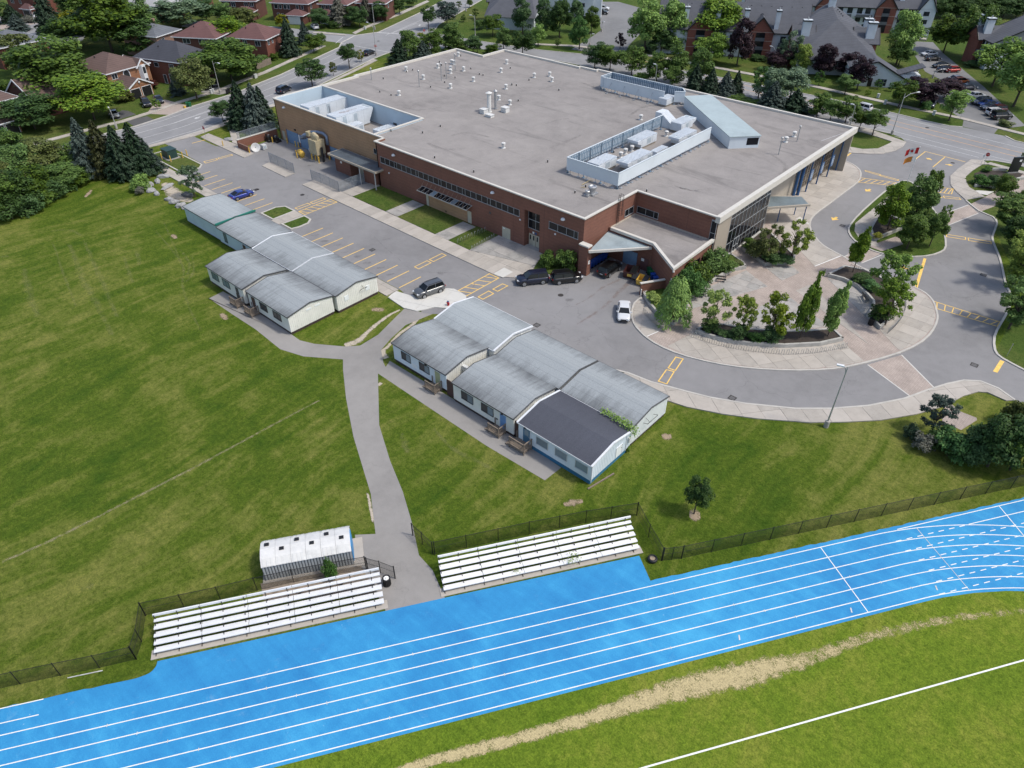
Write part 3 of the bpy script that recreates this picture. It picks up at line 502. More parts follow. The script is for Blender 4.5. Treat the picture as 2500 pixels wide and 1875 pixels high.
pslab(Z('I',1200,1080,1290,1130,1390,1192,1440,1262,1462,1350,1440,1450,1372,1528,1275,1598,1160,1650,1130,1625,995,1480,1095,1395,1130,1290,1135,1200,1100,1120),0,2.2,2.2)
pslab(Z('I',550,1040,690,1072,850,1150,920,1235,925,1300,870,1365),0,3,3,CONG)
pslab(Z('I',285,1145,405,1095,480,1165,895,1595,655,1425),20,3,3)
pslab(Z('H',830,1130,1180,975,1360,1110,1050,1200,720,1300,690,1225),5,1.7,1.7,CONG)
pslab(Z('H',1340,948,1570,938,1630,995,1480,1060),20,1.8,1.8,CONG)
pslab(Z('H',975,1425,1480,1195,1560,1210,1880,1450,1500,1485,1200,1475),12,2.2,2.2,CONG)
pslab([(11.8,64.8),(11.8,31.2),(14.5,31.2)]+Z('I',40,545,345,835,445,940,665,852,560,795,480,738,412,632,408,560,443,502,563,422,700,313,800,232)+[(18.3,61.5),(17.7,64.8),(16.4,67.7),(14.2,69.8),(11.6,70.8),(10,66)],0,2.0,2.6,org=(14.5,31.5))
MB().sheet(Z('I',285,540,320,520,398,580,393,588),0.146).build('ramp_slab',CONW,plaza); MB().strip(Z('I',445,940,665,852),0.15,0.146).build('painted_line',WHT,plaza); MB().strip(Z('H',342,1532,440,1490),0.12,0.146).build('painted_line',WHT,plaza)
# flush paver crossings of the drive
for q in (Z('L',892,383,1178,300,1463,587,1268,662),Z('I',690,862,760,800,880,780,1000,828,860,905),Z('I',1560,480,1745,415,1825,487,1545,600)):
    struct('crossing',MB().sheet(q,0.034),PAV,'pink paver crossing of the drive'); 
for q in (Z('L',892,383,1268,662),Z('L',1178,300,1463,587),Z('I',1560,482,1740,418),Z('I',1548,598,1825,488),Z('I',690,855,740,835),Z('I',840,908,1010,840)): line(loop,q[0],q[1],0.16,0.04,CONW[0])
struct('path',MB().sheet(Z('I',1755,410,1830,478,1960,430,2100,350,2212,300,2212,150,2150,180,2060,240,1960,310),0.03),PAV,'pink paver walk beyond the crossing')
struct('path',MB().sheet(Z('L',1545,735,1600,715,1680,780,1810,830,1815,850,1680,935,1590,890,1520,860),0.03),PAV,'small pink paver patch beside the shrubs')
struct('lawn',MB().prism(Z('I',1690,335,1882,350,1762,408),0,.1),GR_L,'grass triangle beside the paver walk')
struct('lawn',MB().prism(Z('D',1860,1395,1780,1445,1712,1500,1703,1555,1740,1598,1800,1610,1900,1600,2100,1480,2212,1440,2212,1420,2000,1400),0,.1),GR_L,'lawn of the sign garden')
struct('soil',MB().prism(Z('D',1790,1470,1900,1430,2100,1460,2200,1470,2150,1530,2050,1570,1900,1595,1800,1580),0,.16),MULCH,'planting bed of the sign garden')
MB().sheet(Z('I',1745,288,1960,305,1900,335,1765,310),0.05).build('new_slab',CONW,None,kind='structure',label='new white concrete slab by the sign garden')
GCON=plain('planter_concrete',(0.40,0.39,0.36),0.85,var=0.22,scale=0.9)
def planter(poly,label,h=0.55,soil=MULCH,w=0.3):
    poly=ccw(poly); t=thing('planter',label,'planter',(poly[0][0],poly[0][1],0.12),group='raised concrete planters'); ox,oy=poly[0]
    lp=[(x-ox,y-oy) for x,y in poly]; per=0.0; seg=[lp[0]]; k=0
    ring=lp+[lp[0]]; runs=[]
    for i in range(1,len(ring)):
        seg.append(ring[i]); per+=math.hypot(ring[i][0]-ring[i-1][0],ring[i][1]-ring[i-1][1])
        if per>3.4 or i==len(ring)-1: runs.append(seg); seg=[ring[i]]; per=0
    for r_ in runs: MB().strip(offset(r_,w/2),w,0,h=h).build('wall_segment',GCON,t)
    MB().prism(offset(lp,w*.9,True),0,h-.12).build('soil',soil,t); return t
planter(Z('H',305,1180,345,1258,405,1332,480,1394,565,1440,715,1368,690,1330,690,1235,790,1160,875,1095,985,1025,1075,985,1178,962,1160,930,1050,850,1005,855,800,940,600,1050,420,1100),'long concrete planter along the school wing with a bright green feathery shrub',soil=GR_L)
planter(Z('H',1130,795,1230,865,1330,935,1460,930,1575,925,1590,870,1490,780,1400,690,1310,645),'concrete planter under the glass front holding loose trees')
planter(Z('H',745,1497,850,1542,1000,1583,1200,1613,1500,1630,1800,1614,1995,1570,1905,1482,1700,1500,1500,1506,1200,1488,980,1448,830,1455),'long curved concrete planter with five small trees')
planter(Z('I',540,1028,680,1065,790,1118,870,1188,925,1252,925,1302,875,1362,990,1477,1090,1392,1125,1290,1130,1200,1090,1120,980,1040,850,985,685,955),'curved concrete planter with a bench set in its inner side')
planter(Z('I',905,640,920,690,955,725,1180,632,1160,560,1060,520,950,560),'v shaped concrete planter on the teardrop island',soil=MULCH)
METAL=plain('galvanised_steel',(0.42,0.43,0.44),0.45,0.6,var=0.15); DKMET=plain('dark_steel',(0.03,0.03,0.032),0.5,0.4,var=0.2); BLK=plain('black_vinyl',(0.012,0.012,0.013),0.5,var=0.3)
def rack(pts,label,n,h=0.85,z=0.14,flat=False):
    pts=smooth_line(pts,6) if len(pts)>2 else [tuple(np.array(pts[0])+(np.array(pts[1])-np.array(pts[0]))*i/12) for i in range(13)]
    d=[0]
    for i in range(1,len(pts)): d.append(d[-1]+math.hypot(pts[i][0]-pts[i-1][0],pts[i][1]-pts[i-1][1]))
    t=thing('bike_rack',label,'bike rack',(pts[0][0],pts[0][1],z),group='looped metal bike racks')
    at=lambda s: (np.interp(s,d,[p[0] for p in pts])-pts[0][0],np.interp(s,d,[p[1] for p in pts])-pts[0][1])
    L_=d[-1]
    for i in range(n):
        a,b=L_*i/n,L_*(i+.52)/n; c=[]
        for q in range(9):
            u=q/8; s=a+(b-a)*(0.5-0.5*math.cos(math.pi*u)); zz=h*min(1,math.sin(math.pi*u)**.45) if 0<u<1 else 0
            x,y=at(s); c.append((x,y,zz))
        MB().tube(c,0.028,5).build('loop',METAL,t,smooth=True)
    return t
rack(Z('H',310,1330,370,1395,440,1450,490,1480),'short looped bike rack on the kerb side of the feathery shrub planter',10)
rack(Z('H',700,1525,850,1580,1000,1620,1200,1655,1500,1685,1800,1670,2040,1625),'long curved looped bike rack in front of the planter with five trees',34)
rack(Z('I',1055,1510,1120,1450,1180,1370,1200,1300,1195,1240),'curved looped bike rack on the right side of the bench planter',20)
rack(Z('I',735,960,800,985,860,1010),'short looped bike rack behind the single columnar tree',8)
rack(Z('H',1005,1450,1150,1480,1300,1490),'low looped bike rack behind the long curved planter',7)
rack(Z('G',265,612,520,500),'bike rack across the middle of the small lawn at the brick wall',9,z=.12)
rack(Z('G',385,672,590,555),'bike rack along the patio edge of the small lawn',10,z=.12)
# benches
WOOD=plain('grey_wood',(0.20,0.16,0.125),0.85,var=0.3,scale=3); WOODB=plain('brown_wood',(0.17,0.095,0.05),0.8,var=0.25,scale=3)
def bench(reg,x,y,rz,label,z=.14):
    p=Z1(reg,x,y,z); t=thing('bench',label,'bench',(*p,z),rz,'dark benches on the plaza')
    for i in range(3): MB().box(-.9,.9,-.2+i*.15,-.08+i*.15,.42,.46).build('slat',DKMET,t)
    for i in range(2): MB().box(-.9,.9,.28,.31,.58+i*.16,.70+i*.16).build('back_slat',DKMET,t)
    for s in (-.7,.7): MB().box(s-.03,s+.03,-.18,.26,0,.42).box(s-.03,s+.03,.25,.30,0,.86).build('leg',METAL,t)
bench('H',955,1062,R(30),'dark bench at the planter wall nearest the glass front'); bench('H',770,1195,R(38),'dark bench at the planter wall nearest the feathery shrub'); bench('I',870,1215,R(128),'dark bench inside the curve of the curved planter')
def can(p,z,label,mat=BLK,r=0.33,h=0.95,bag=False):
    t=thing('trash_can',label,'trash can',(*p,z)); m=MB()
    for i in range(16):
        a=i*math.pi/8; m.box(r*math.cos(a)-.03,r*math.cos(a)+.03,r*math.sin(a)-.03,r*math.sin(a)+.03,0.03,h-.04)
    m.cyl((0,0),r*.94,0.02,h*.93,14); m.build('body',mat,t); MB().lathe((0,0,h-.08),[(r*.9,0),(r*1.12,0),(r*1.12,.1),(r*.85,.1),(r*.8,-.06)],16).build('rim',mat,t)
    if bag: MB().lathe((0,0,h-.12),[(r*.9,0),(r*.75,.12),(r*.5,.1),(r*.2,.18)],7).build('rubbish_bag',WHT,t)
can(Z1('I',915,1425,.14),.14,'black slatted trash can at the corner of the curved planter'); can((21.9,-57.0),0,'black slatted trash can at the end of the left bleachers',bag=True)
# ------------------------------------------------------------------ running track
th=R(56.6); TD=np.array([math.cos(th),math.sin(th)]); TN=np.array([math.sin(th),-math.cos(th)])
def tp(s,n): return (float(TD[0]*s+TN[0]*n),float(TD[1]*s+TN[1]*n))
N0=55.84; LW=1.213; NI=N0+6*LW; S0=10.2; RI=34.5
def lane(n,s):
    "point at distance s along the lane whose straight lies at offset n"
    if s<=S0: return tp(s,n)
    r=RI+(NI-n); a=(s-S0)/r; return tp(S0+r*math.sin(a),n+r*(1-math.cos(a)))
def rub():
    m,t,b,N,L=nodes('track_rubber'); v=worldvec(t); big=noise(t,0.09,6,0.65,v,0.8); mid=noise(t,0.9,5,0.7,v); fine=noise(t,9,3,0.85,v)
    mp=N('ShaderNodeMapping'); mp.inputs['Rotation'].default_value=(0,0,-th); mp.inputs['Scale'].default_value=(0.10,0.9,1); L(v,mp.inputs[0]); st=noise(t,0.8,5,0.7,mp.outputs[0],0.4)
    mq=N('ShaderNodeMapping'); mq.inputs['Rotation'].default_value=(0,0,-th); mq.inputs['Scale'].default_value=(1.0,0.12,1); L(v,mq.inputs[0]); cr=noise(t,0.16,4,0.65,mq.outputs[0],0.6)
    f=mth(t,'ADD',mth(t,'ADD',mth(t,'MULTIPLY',big,0.46),mth(t,'MULTIPLY',mid,0.18)),mth(t,'MULTIPLY',fine,0.24)); f=mth(t,'ADD',f,mth(t,'ADD',mth(t,'MULTIPLY',st,0.30),mth(t,'MULTIPLY',cr,0.30))); f=mth(t,'ADD',f,-.245)
    c=ramp(t,f,[(0.30,(0.010,0.150,0.385)),(0.5,(0.024,0.240,0.50)),(0.68,(0.055,0.36,0.62))])
    dust=mapr(t,noise(t,0.5,6,0.8,v,0.5),0.60,0.74,0.0,0.22); c=mixc(t,dust,c,(0.30,0.46,0.58))
    sp=N('ShaderNodeTexVoronoi'); sp.inputs['Scale'].default_value=0.8; L(v,sp.inputs['Vector']); k=mapr(t,sp.outputs['Distance'],0.0,0.055,0.7,0.0)
    L(mixc(t,mth(t,'MULTIPLY',k,mapr(t,noise(t,0.15,2,.5,v),.45,.6,0,1)),c,(0.45,0.62,0.75)),b.inputs['Base Color']); b.inputs['Roughness'].default_value=0.85; bump(t,b,fine,0.4,0.02); return m
RUB=rub()
rnd=random.Random(5)
def jag(pts,a=0.06):
    o=[]
    for i in range(len(pts)-1):
        p,q=pts[i],pts[i+1]; L_=math.hypot(q[0]-p[0],q[1]-p[1]); k=max(1,int(L_/0.5))
        for j in range(k): t_=j/k; o.append((p[0]+(q[0]-p[0])*t_+rnd.uniform(-a,a),p[1]+(q[1]-p[1])*t_+rnd.uniform(-a,a)))
    return o+[pts[-1]]
outer=jag([tp(-110,53.4),tp(-60,53.5),tp(-56.2,53.55)])+smooth_line([tp(-56.2,53.55),tp(-55.2,53.35),tp(-54.75,52.9),tp(-54.65,52.4)],4)+[tp(-30.9,52.36),tp(-12.3,52.42),tp(-12.4,55.3)]+jag([tp(-12.4,55.3),tp(-5,55.3),tp(10,55.42),tp(28,55.5),tp(75,55.5)])
inn=[lane(NI+0.42,s) for s in np.arange(-110,45,3.0)]
track=struct('running_track',MB().sheet(outer+[tp(75,90)]+jag(inn,.05)[::-1],0.020),RUB,'blue rubber running track')
struct('infield',MB().sheet([lane(NI+.3,s) for s in np.arange(-120,60,3.0)]+[tp(35,150),tp(-120,150)],0.024),GR_I,'mown infield grass inside the track')
for k in range(7):
    n=N0+LW*k; st=-110
    MB().strip([lane(n,s) for s in list(np.arange(st,10,4.0))+list(np.arange(10,44,1.0))],0.085,0.030).build('lane_line',WHT,track)
for n,e in ((N0-2*LW+.14,-62.9),(N0-LW+.2,-62.95)): MB().strip([tp(-110,n),tp(e,n)],0.085,0.030).build('lane_line',WHT,track)
MB().strip([tp(13.2,N0-.02),tp(60,N0-.12)],0.085,0.031).build('lane_line',WHT,track); MB().strip([tp(20.4,N0+LW-.02),tp(60,N0+LW-.1)],0.085,0.031).build('lane_line',WHT,track)
MB().strip([tp(4.72,N0),tp(4.64,NI)],0.085,0.033).build('finish_line',WHT,track); MB().strip([tp(25.1,N0-.05),tp(24.3,N0+4*LW)],0.085,0.033).build('start_line',WHT,track)
MB().strip([lane(N0,15.15),lane(NI,14.85)],0.06,0.033).build('start_line',WLN,track)
for k in range(1,7):
    n=N0+LW*k; s=(12.1,12.2,12.7,12.8,12.6,11.9)[k-1]
    while s<(19.8,26.5,34,40,40,40)[k-1]: MB().strip([tp(s,n),tp(s+.62,n)],0.085,0.034).build('dash_line',WHT,track); s+=1.2
tk=MB()
for k in range(1,6):
    for s in np.arange(-60,4,11.7): p=tp(s+k*2.3,N0+LW*k); tk.obox((*p,0.036),(0.06,0.24,0.003),th)
for x,y in ((1045,940),(290,1125),(1620,790)): p=Z1('O',x,y); tk.obox((*p,.033),(.12,.5,.003),th-.4)
tk.build('tick_mark',WLN,track)
MB().strip(Z('-',1480,1902,1570,1875,1800,1810,2100,1725,2500,1612,2700,1556),0.13,0.030).build('pitch_line',WHT,None,kind='structure',label='white painted pitch line on the infield')
# ------------------------------------------------------------------ bleachers
ALU=plain('aluminium_plank',(0.72,0.73,0.74),0.45,0.1,var=0.07,scale=0.8); ALUP=plain('weathered_plank',(0.80,0.80,0.79),0.5,0.1,var=0.08,scale=.9)
def bleachers(o,L_,nsec,label,mat,depth=3.2):
    t=thing('bleachers',label,'bleachers',(*o,0),th,'aluminium bleachers'); sl=L_/nsec
    MB().box(-.3,L_+.25,-.32,.55,0,.06).build('footing',CON[0],t)
    rows=[(0.58*r,.45+.24*r) for r in range(5)]+[(2.62,1.85)]
    for r,(y,z) in enumerate(rows):
        for k in range(nsec):
            x0,x1=k*sl+.02,(k+1)*sl-.02
            if r<5:
                MB().box(x0,x1,y,y+.285,z,z+.045).box(x0,x1,y-.004,y+.02,z-.04,z).build('seat_plank',mat,t)
                if r<4: MB().box(x0,x1,y+.30,y+.53,z-.075,z-.035).build('foot_plank',mat,t)
            else: MB().box(x0,x1,y,y+.03,z-.1,z+.12).box(x0,x1,y+.03,y+.12,z+.09,z+.12).build('back_rail',mat,t)
    for k in range(int(L_/1.8)+1):
        x=min(.1+k*1.8,L_-.1); m=MB()
        m.bar((x,.14,0.06),(x,.14,.42),.06).bar((x,2.6,.06),(x,2.6,1.9),.06).bar((x,-.1,.1),(x,2.7,.1),.05).bar((x,.10,.30),(x,2.42,1.24),.05,.07).bar((x,1.5,.1),(x,1.5,1.1),.05).bar((x,2.6,.2),(x,1.5,.9),.04)
        m.build('support_frame',DKMET,t)
    for k in range(int(L_/3.6)): MB().bar((k*3.6+.1,2.58,.15),(k*3.6+1.9,2.58,1.5),.04).bar((k*3.6+1.9,2.58,.15),(k*3.6+.1,2.58,1.5),.04).build('cross_brace',DKMET,t)
    return t
# local +y points away from the track (towards the field), i.e. -TN
def tl(s,n): p=tp(s,n); return p
bleachers(tl(-54.9,51.85),18.9,5,'aluminium bleachers on the left in front of the storage shed',ALU)
bleachers(tl(-30.75,51.9),18.7,5,'brighter aluminium bleachers right of the asphalt path with weeds growing through',ALUP)
# ------------------------------------------------------------------ chain link fences
FENCEB=plain('black_coated_steel',(0.014,0.014,0.015),0.5,0.2,var=0.3); WIREB=plain('black_wire',(0.010,0.011,0.010),0.6,var=0.2); FENCEG=plain('grey_fence_steel',(0.22,0.25,0.29),0.5,0.4,var=0.2); WIREG=plain('grey_wire',(0.26,0.30,0.34),0.5,0.3,var=0.2)
_pan={}
def panel_mesh(L_,h,mat,wd=0.011,pitch=0.105):
    key=(round(L_,2),h,mat.name)
    if key in _pan: return _pan[key]
    m=MB(); k=0
    n=int((L_+h)/pitch)
    for i in range(n):
        for sgn in (1,-1):
            a=i*pitch; pts=[]
            x0=a-h; z0=0; x1=a; z1=h
            if x0<0: z0+=-x0; x0=0
            if x1>L_: z1-=x1-L_; x1=L_
            if z1<=z0: continue
            if sgn<0: x0,x1=L_-x0,L_-x1
            y=.006*sgn; q=wd*.7
            m.quad((x0-q*sgn*0.7,y,z0+q*.7),(x0+q*sgn*.7,y,z0-q*.7),(x1+q*sgn*.7,y,z1-q*.7),(x1-q*sgn*.7,y,z1+q*.7))
    me=m.mesh('mesh_panel',[mat]); _pan[key]=me; return me
def fence(pts,label,h=1.8,mat=None,wire=None,mid=(),end=None,zs=0.0,wd=.011):
    mat=mat or FENCEB; wire=wire or WIREB
    t=thing('chain_link_fence',label,'fence',(*pts[0],zs),group='chain link fences'); ox,oy=pts[0]
    big=set(mid)|{0,len(pts)-1}
    for i,p in enumerate(pts):
        r=.055 if i in big else .035; m=MB(); x,y=p[0]-ox,p[1]-oy
        m.cyl((x,y),r,-.05,h+.06,8).lathe((x,y,h+.05),[(r*1.25,0),(r*1.25,.03),(r*.6,.08)],8).build('post',mat,t)
        if i in big and r>.05: pass
    for i in range(len(pts)-1):
        a,b=pts[i],pts[i+1]; L_=math.hypot(b[0]-a[0],b[1]-a[1]); rz=math.atan2(b[1]-a[1],b[0]-a[0])
        MB().tube([(0,0,0),(L_,0,0)],.024,6).build('top_rail',mat,t,(a[0]-ox,a[1]-oy,h)).rotation_euler[2]=rz
        MB().bar((0,0,0),(L_,0,0),.012).build('bottom_wire',mat,t,(a[0]-ox,a[1]-oy,.06)).rotation_euler[2]=rz
        if i in big or i+1 in big: MB().tube([(0,0,0),(L_,0,0)],.018,5).build('brace_rail',mat,t,(a[0]-ox,a[1]-oy,h*.55)).rotation_euler[2]=rz
        place(panel_mesh(L_,h-.06,wire,wd),'mesh_panel',t,(a[0]-ox,a[1]-oy,.05),rz)
    return t
def ext(a,b,n): d=(a[0]-b[0],a[1]-b[1]); return [(a[0]+d[0]*k,a[1]+d[1]*k) for k in range(n,0,-1)]
fl=[(7.4,-82.75),(9.05,-80.3),(10.7,-77.9),(12.2,-75.55)]
fence(ext(fl[0],fl[1],4)+fl,'black chain link fence along the left end of the track')
fence([(12.2,-75.55),(11.0,-74.5),(8.8,-73.1)],'short black chain link fence turning back from the track to the left bleachers')
fence([(8.8,-73.1),(10.5,-70.45),(12.15,-67.9),(13.75,-65.2),(15.45,-62.5),(17.3,-59.8),(19.2,-57.2)],'black chain link fence behind the left bleachers by the storage shed')
fence([(19.35,-57.15),(20.5,-56.6),(21.95,-56.1)],'open black chain link gate by the trash can',h=1.7)
fence([(22.5,-51.95),(20.9,-51.8),(19.4,-51.7)],'open black chain link gate across the asphalt path',h=1.7)
fence([(22.65,-51.85),(24.3,-49.3),(26.0,-46.7),(27.65,-44.1),(29.35,-41.6),(30.85,-39.35),(32.4,-37.3),(34.0,-35.15)],'black chain link fence behind the right bleachers')
fence([(34.0,-35.15),(36.4,-36.7),(38.85,-38.2)],'black chain link fence on the right side of the right bleachers')
fr=[(38.9,-38.15),(39.5,-37.5),(40.1,-36.75)]+[(40.1+1.71*k,-36.75+2.53*k) for k in range(1,22)]
fence(fr,'long black chain link fence between the track and the right lawn',mid=(2,))
def lz(reg,pts,z=0): return [Z1(reg,x,y,z) for x,y in pts]
fence(lz('i',[(140,940),(275,1000),(415,1060),(548,1130)]),'grey chain link yard gate standing on the left concrete pad',2.0,FENCEG,WIREG,wd=.016)
fence(lz('i',[(845,1250),(1000,1310),(1155,1380),(1305,1455)]),'grey chain link yard gate standing beside the concrete walk',2.0,FENCEG,WIREG,zs=.13,wd=.016)
fence(lz('i',[(1305,1455),(1525,1365),(1735,1300)]),'grey chain link fence from the yard gate to the small canopy',2.0,FENCEG,WIREG,wd=.013)
# tyre planter standing on the grass by the fence corner
t=thing('tire_planter','tyre planter pot standing on the grass by the fence corner','planter',(38.2,-38.75,0)); MB().lathe((0,0,0),[(.26,0),(.44,.05),(.48,.2),(.44,.36),(.36,.40),(.26,.36),(.24,.2)],18).build('tyre',BLK,t,smooth=True); MB().cyl((0,0),.27,.1,.33,14).build('soil',DIRT,t)
bx=MB()
for k in range(4): bx.box(-1.2,1.2,-.02+k*.05,.01+k*.05,0,.03)
MB().bar((0,0,.05),(2.6,0,.05),.06).build('pipe',WLN,None,(*Z1('Q',458,1053),0),label='white pipe lying in the grass beside the left fence',cat='pipe').rotation_euler[2]=R(56)
# ------------------------------------------------------------------ storage shed of white moulded panels
SHW=plain('shed_plastic',(0.60,0.60,0.585),0.6,var=0.12,scale=1.2); SHG=plain('grey_shed_wall',(0.15,0.17,0.19),0.55,0.15,var=0.2,scale=1.0); SHB=plain('blue_shed_door',(0.03,0.22,0.48),0.5,var=0.15)
A=np.array((13.4,-64.1)); Bp=np.array((17.9,-57.55)); sl=float(np.linalg.norm(Bp-A)); srz=math.atan2(*(Bp-A)[::-1])
t=thing('storage_shed','white ribbed plastic storage shed with six black roof vents behind the left bleachers','shed',(*A,0),srz)
SD=2.75; nS=6; pw=sl/nS
MB().box(-.25,sl+.9,-.35,SD+.25,0,.05).build('slab',CON[0],t)
for side,y0,sg in (('f',0.0,-1),('b',SD,1)):
    for i in range(nS):
        m=MB(); x0=i*pw; x1=x0+pw; m.box(x0,x1-.015,y0-.03,y0+.03,.05,2.12)
        for q in range(5): xx=x0+pw*(q+.5)/5; m.box(xx-.075,xx+.075,y0+sg*.03-.03,y0+sg*.03+.035,.06,2.06,1)
        m.build('wall_panel',[SHG,plain('shed_rib',(0.45,0.48,0.50),.6,var=.1)],t)
prof=[(-.16,2.02),(.42,2.52),(.62,2.60),(SD/2,2.74),(SD-.62,2.60),(SD-.42,2.52),(SD+.16,2.02)]
for i in range(nS):
    x0=i*pw-.0; x1=x0+pw-.02; m=MB(); e=.018*(i%2)
    for (ya,za),(yb,zb) in zip(prof,prof[1:]):
        m.quad((x0,ya,za+e),(x1,ya,za+e),(x1,yb,zb+e),(x0,yb,zb+e)); m.quad((x0,ya,za-.06),(x0,ya,za+e),(x0,yb,zb+e),(x0,yb,zb-.06)); m.quad((x1,ya,za+e),(x1,ya,za-.06),(x1,yb,zb-.06),(x1,yb,zb+e))
    for (ya,za),(yb,zb) in ((prof[0],prof[1]),(prof[6],prof[5])):
        for q in range(3):
            xa=x0+pw*(.12+q*.27); xb=xa+pw*.2; f=lambda u,v:(xa+(xb-xa)*u,ya+(yb-ya)*v,za+(zb-za)*v+.05)
            dn=lambda u,v:(xa+(xb-xa)*u,ya+(yb-ya)*v,za+(zb-za)*v)
            a,b,c,d=f(0,.04),f(1,.04),f(1,.94),f(0,.94); m.quad(a,b,c,d); P=[dn(0,.0),dn(1,.0),dn(1,1),dn(0,1)]
            for u,(p_,q_,r_,s_) in enumerate(((P[0],P[1],b,a),(P[1],P[2],c,b),(P[2],P[3],d,c),(P[3],P[0],a,d))): m.quad(p_,q_,r_,s_)
    m.build('roof_panel',SHW,t)
    yy=SD/2+(.45 if i%2==0 else -.28); zz=2.68
    MB().box(x0+pw*.28,x0+pw*.58,yy-.16,yy+.16,zz-.05,zz+.1).build('roof_vent',BLK,t)
MB().poly([(-.0,-.02,.05),(-.0,SD+.02,.05),(0,SD+.02,2.1),(0,SD-.42,2.5),(0,SD/2,2.72),(0,.42,2.5),(0,-.02,2.1)]).build('end_wall',SHW,t)
MB().poly([(sl-.05,-.02,.05),(sl-.05,SD+.02,.05),(sl-.05,SD+.02,2.1),(sl-.05,SD-.42,2.5),(sl-.05,SD/2,2.72),(sl-.05,.42,2.5),(sl-.05,-.02,2.1)]).build('end_wall',SHW,t)
MB().box(sl-.05,sl+.03,.35,SD-.35,.06,2.1).build('door',SHB,t)
struct('gravel',MB().sheet([(13.3,-64.6),(15.1,-65.4),(23.0,-57.3),(20.2,-55.4),(18,-57.3)],0.010),plain('shed_gravel',(0.25,0.205,0.155),0.95,var=0.35,scale=2.0),'brown gravel strip behind the left bleachers')
# ------------------------------------------------------------------ portable classrooms
def roofmat(name,base,dark,st=1.0,streak=True):
    m,t,b,N,L=nodes(name); tc=objvec(t); v0=N('ShaderNodeVectorMath'); v0.operation='ADD'; L(tc,v0.inputs[0]); oc=N('ShaderNodeCombineXYZ'); ob=N('ShaderNodeObjectInfo').outputs['Random']; L(mth(t,'MULTIPLY',ob,400.0),oc.inputs[0]); L(mth(t,'MULTIPLY',ob,170.0),oc.inputs[1]); L(oc.outputs[0],v0.inputs[1]); v=v0.outputs[0]
    mp=N('ShaderNodeMapping'); mp.inputs['Scale'].default_value=(2.2,0.16,1); L(v,mp.inputs[0]); s=noise(t,0.9,6,0.72,mp.outputs[0]); big=noise(t,0.17,4,0.6,v); fine=noise(t,9,3,0.8,v)
    sp=N('ShaderNodeSeparateXYZ'); L(tc,sp.inputs[0]); ey=mth(t,'ABSOLUTE',mth(t,'ADD',sp.outputs[1],-3.5))
    edge=mapr(t,ey,0.8,3.4,-0.10,0.13)
    f=mth(t,'ADD',mth(t,'ADD',mth(t,'MULTIPLY',s,0.52),mth(t,'MULTIPLY',big,0.58)),edge)
    oi=N('ShaderNodeObjectInfo').outputs['Random']; f=mth(t,'ADD',f,mapr(t,oi,0,1,-.05,.05))
    c=ramp(t,f,[(0.50,base),(0.66,tuple((x*1.2+y)/2.2 for x,y in zip(base,dark))),(0.86,dark)]) if streak else ramp(t,f,[(0.3,base),(0.8,dark)])
    c=mixc(t,1.0,c,ramp(t,fine,[(0.35,(0.86,.86,.86)),(0.65,(1.12,1.12,1.12))]),'MULTIPLY')
    wv=N('ShaderNodeTexWave'); wv.bands_direction='Y'; wv.inputs['Scale'].default_value=0.31; wv.inputs['Distortion'].default_value=0.15; L(tc,wv.inputs[0])
    c=mixc(t,mapr(t,wv.outputs[1],0.0,0.012,0.35,0.0),c,(0.08,0.09,0.10)); L(c,b.inputs['Base Color']); b.inputs['Roughness'].default_value=0.8; b.inputs['Specular IOR Level'].default_value=0.15; MATS[name]=m; return m
RF=roofmat('grey_membrane_roof',(0.30,0.325,0.335),(0.11,0.118,0.124)); RFC=roofmat('pale_membrane_roof',(0.335,0.365,0.375),(0.20,0.22,0.23),streak=True); RFD=roofmat('charcoal_roof',(0.088,0.094,0.115),(0.068,0.072,0.088),streak=False)
WCR=plain('cream_siding',(0.72,0.715,0.66),0.6,var=0.1,scale=.7); WBL=plain('pale_blue_siding',(0.66,0.73,0.79),0.6,var=0.07,scale=.7); WGB=plain('grey_blue_siding',(0.50,0.60,0.66),0.6,var=0.08,scale=.7); WWH=plain('white_siding',(0.72,0.75,0.755),0.6,var=0.07,scale=.7)
SKB=plain('brown_skirt',(0.05,0.032,0.027),0.8,var=0.3); SKBL=plain('blue_skirt',(0.035,0.16,0.28),0.6,var=0.15); TRIM=plain('white_trim',(0.68,0.70,0.72),0.5,var=0.06); TRIMD=plain('dark_trim',(0.06,0.06,0.062),0.6,var=0.2); TRIMG=plain('green_trim',(0.02,0.17,0.13),0.5,var=0.1)
GL=glass('window_glass',(0.018,0.022,0.026)); GLB=glass('blind_glass',(0.10,0.13,0.15),0.15,0.5); GRY=plain('ac_grey',(0.55,0.56,0.55),0.5,var=0.1)
DRG=plain('olive_door',(0.36,0.38,0.22),0.6,var=0.1); DRB=plain('blue_door',(0.13,0.27,0.52),0.5,var=0.1); DRBR=plain('brown_door',(0.07,0.035,0.03),0.6,var=0.2); DRT_=plain('teal_door',(0.06,0.16,0.26),0.5,var=0.1)
TL,TW=9.9,7.1
def ribbed(m,axis,fix,a,b,z0,z1f,out,step=.3,mi=0):
    "shallow ribs of sheet siding on a wall; z1f gives the top at each place"
    n=int((b-a)/step)
    for i in range(n):
        c=a+(i+.5)*(b-a)/n; z1=z1f(c)-.03
        if axis=='y': m.box(fix,fix+out*.028,c-.045,c+.045,z0,z1,mi)
        else: m.box(c-.045,c+.045,fix,fix+out*.028,z0,z1,mi)
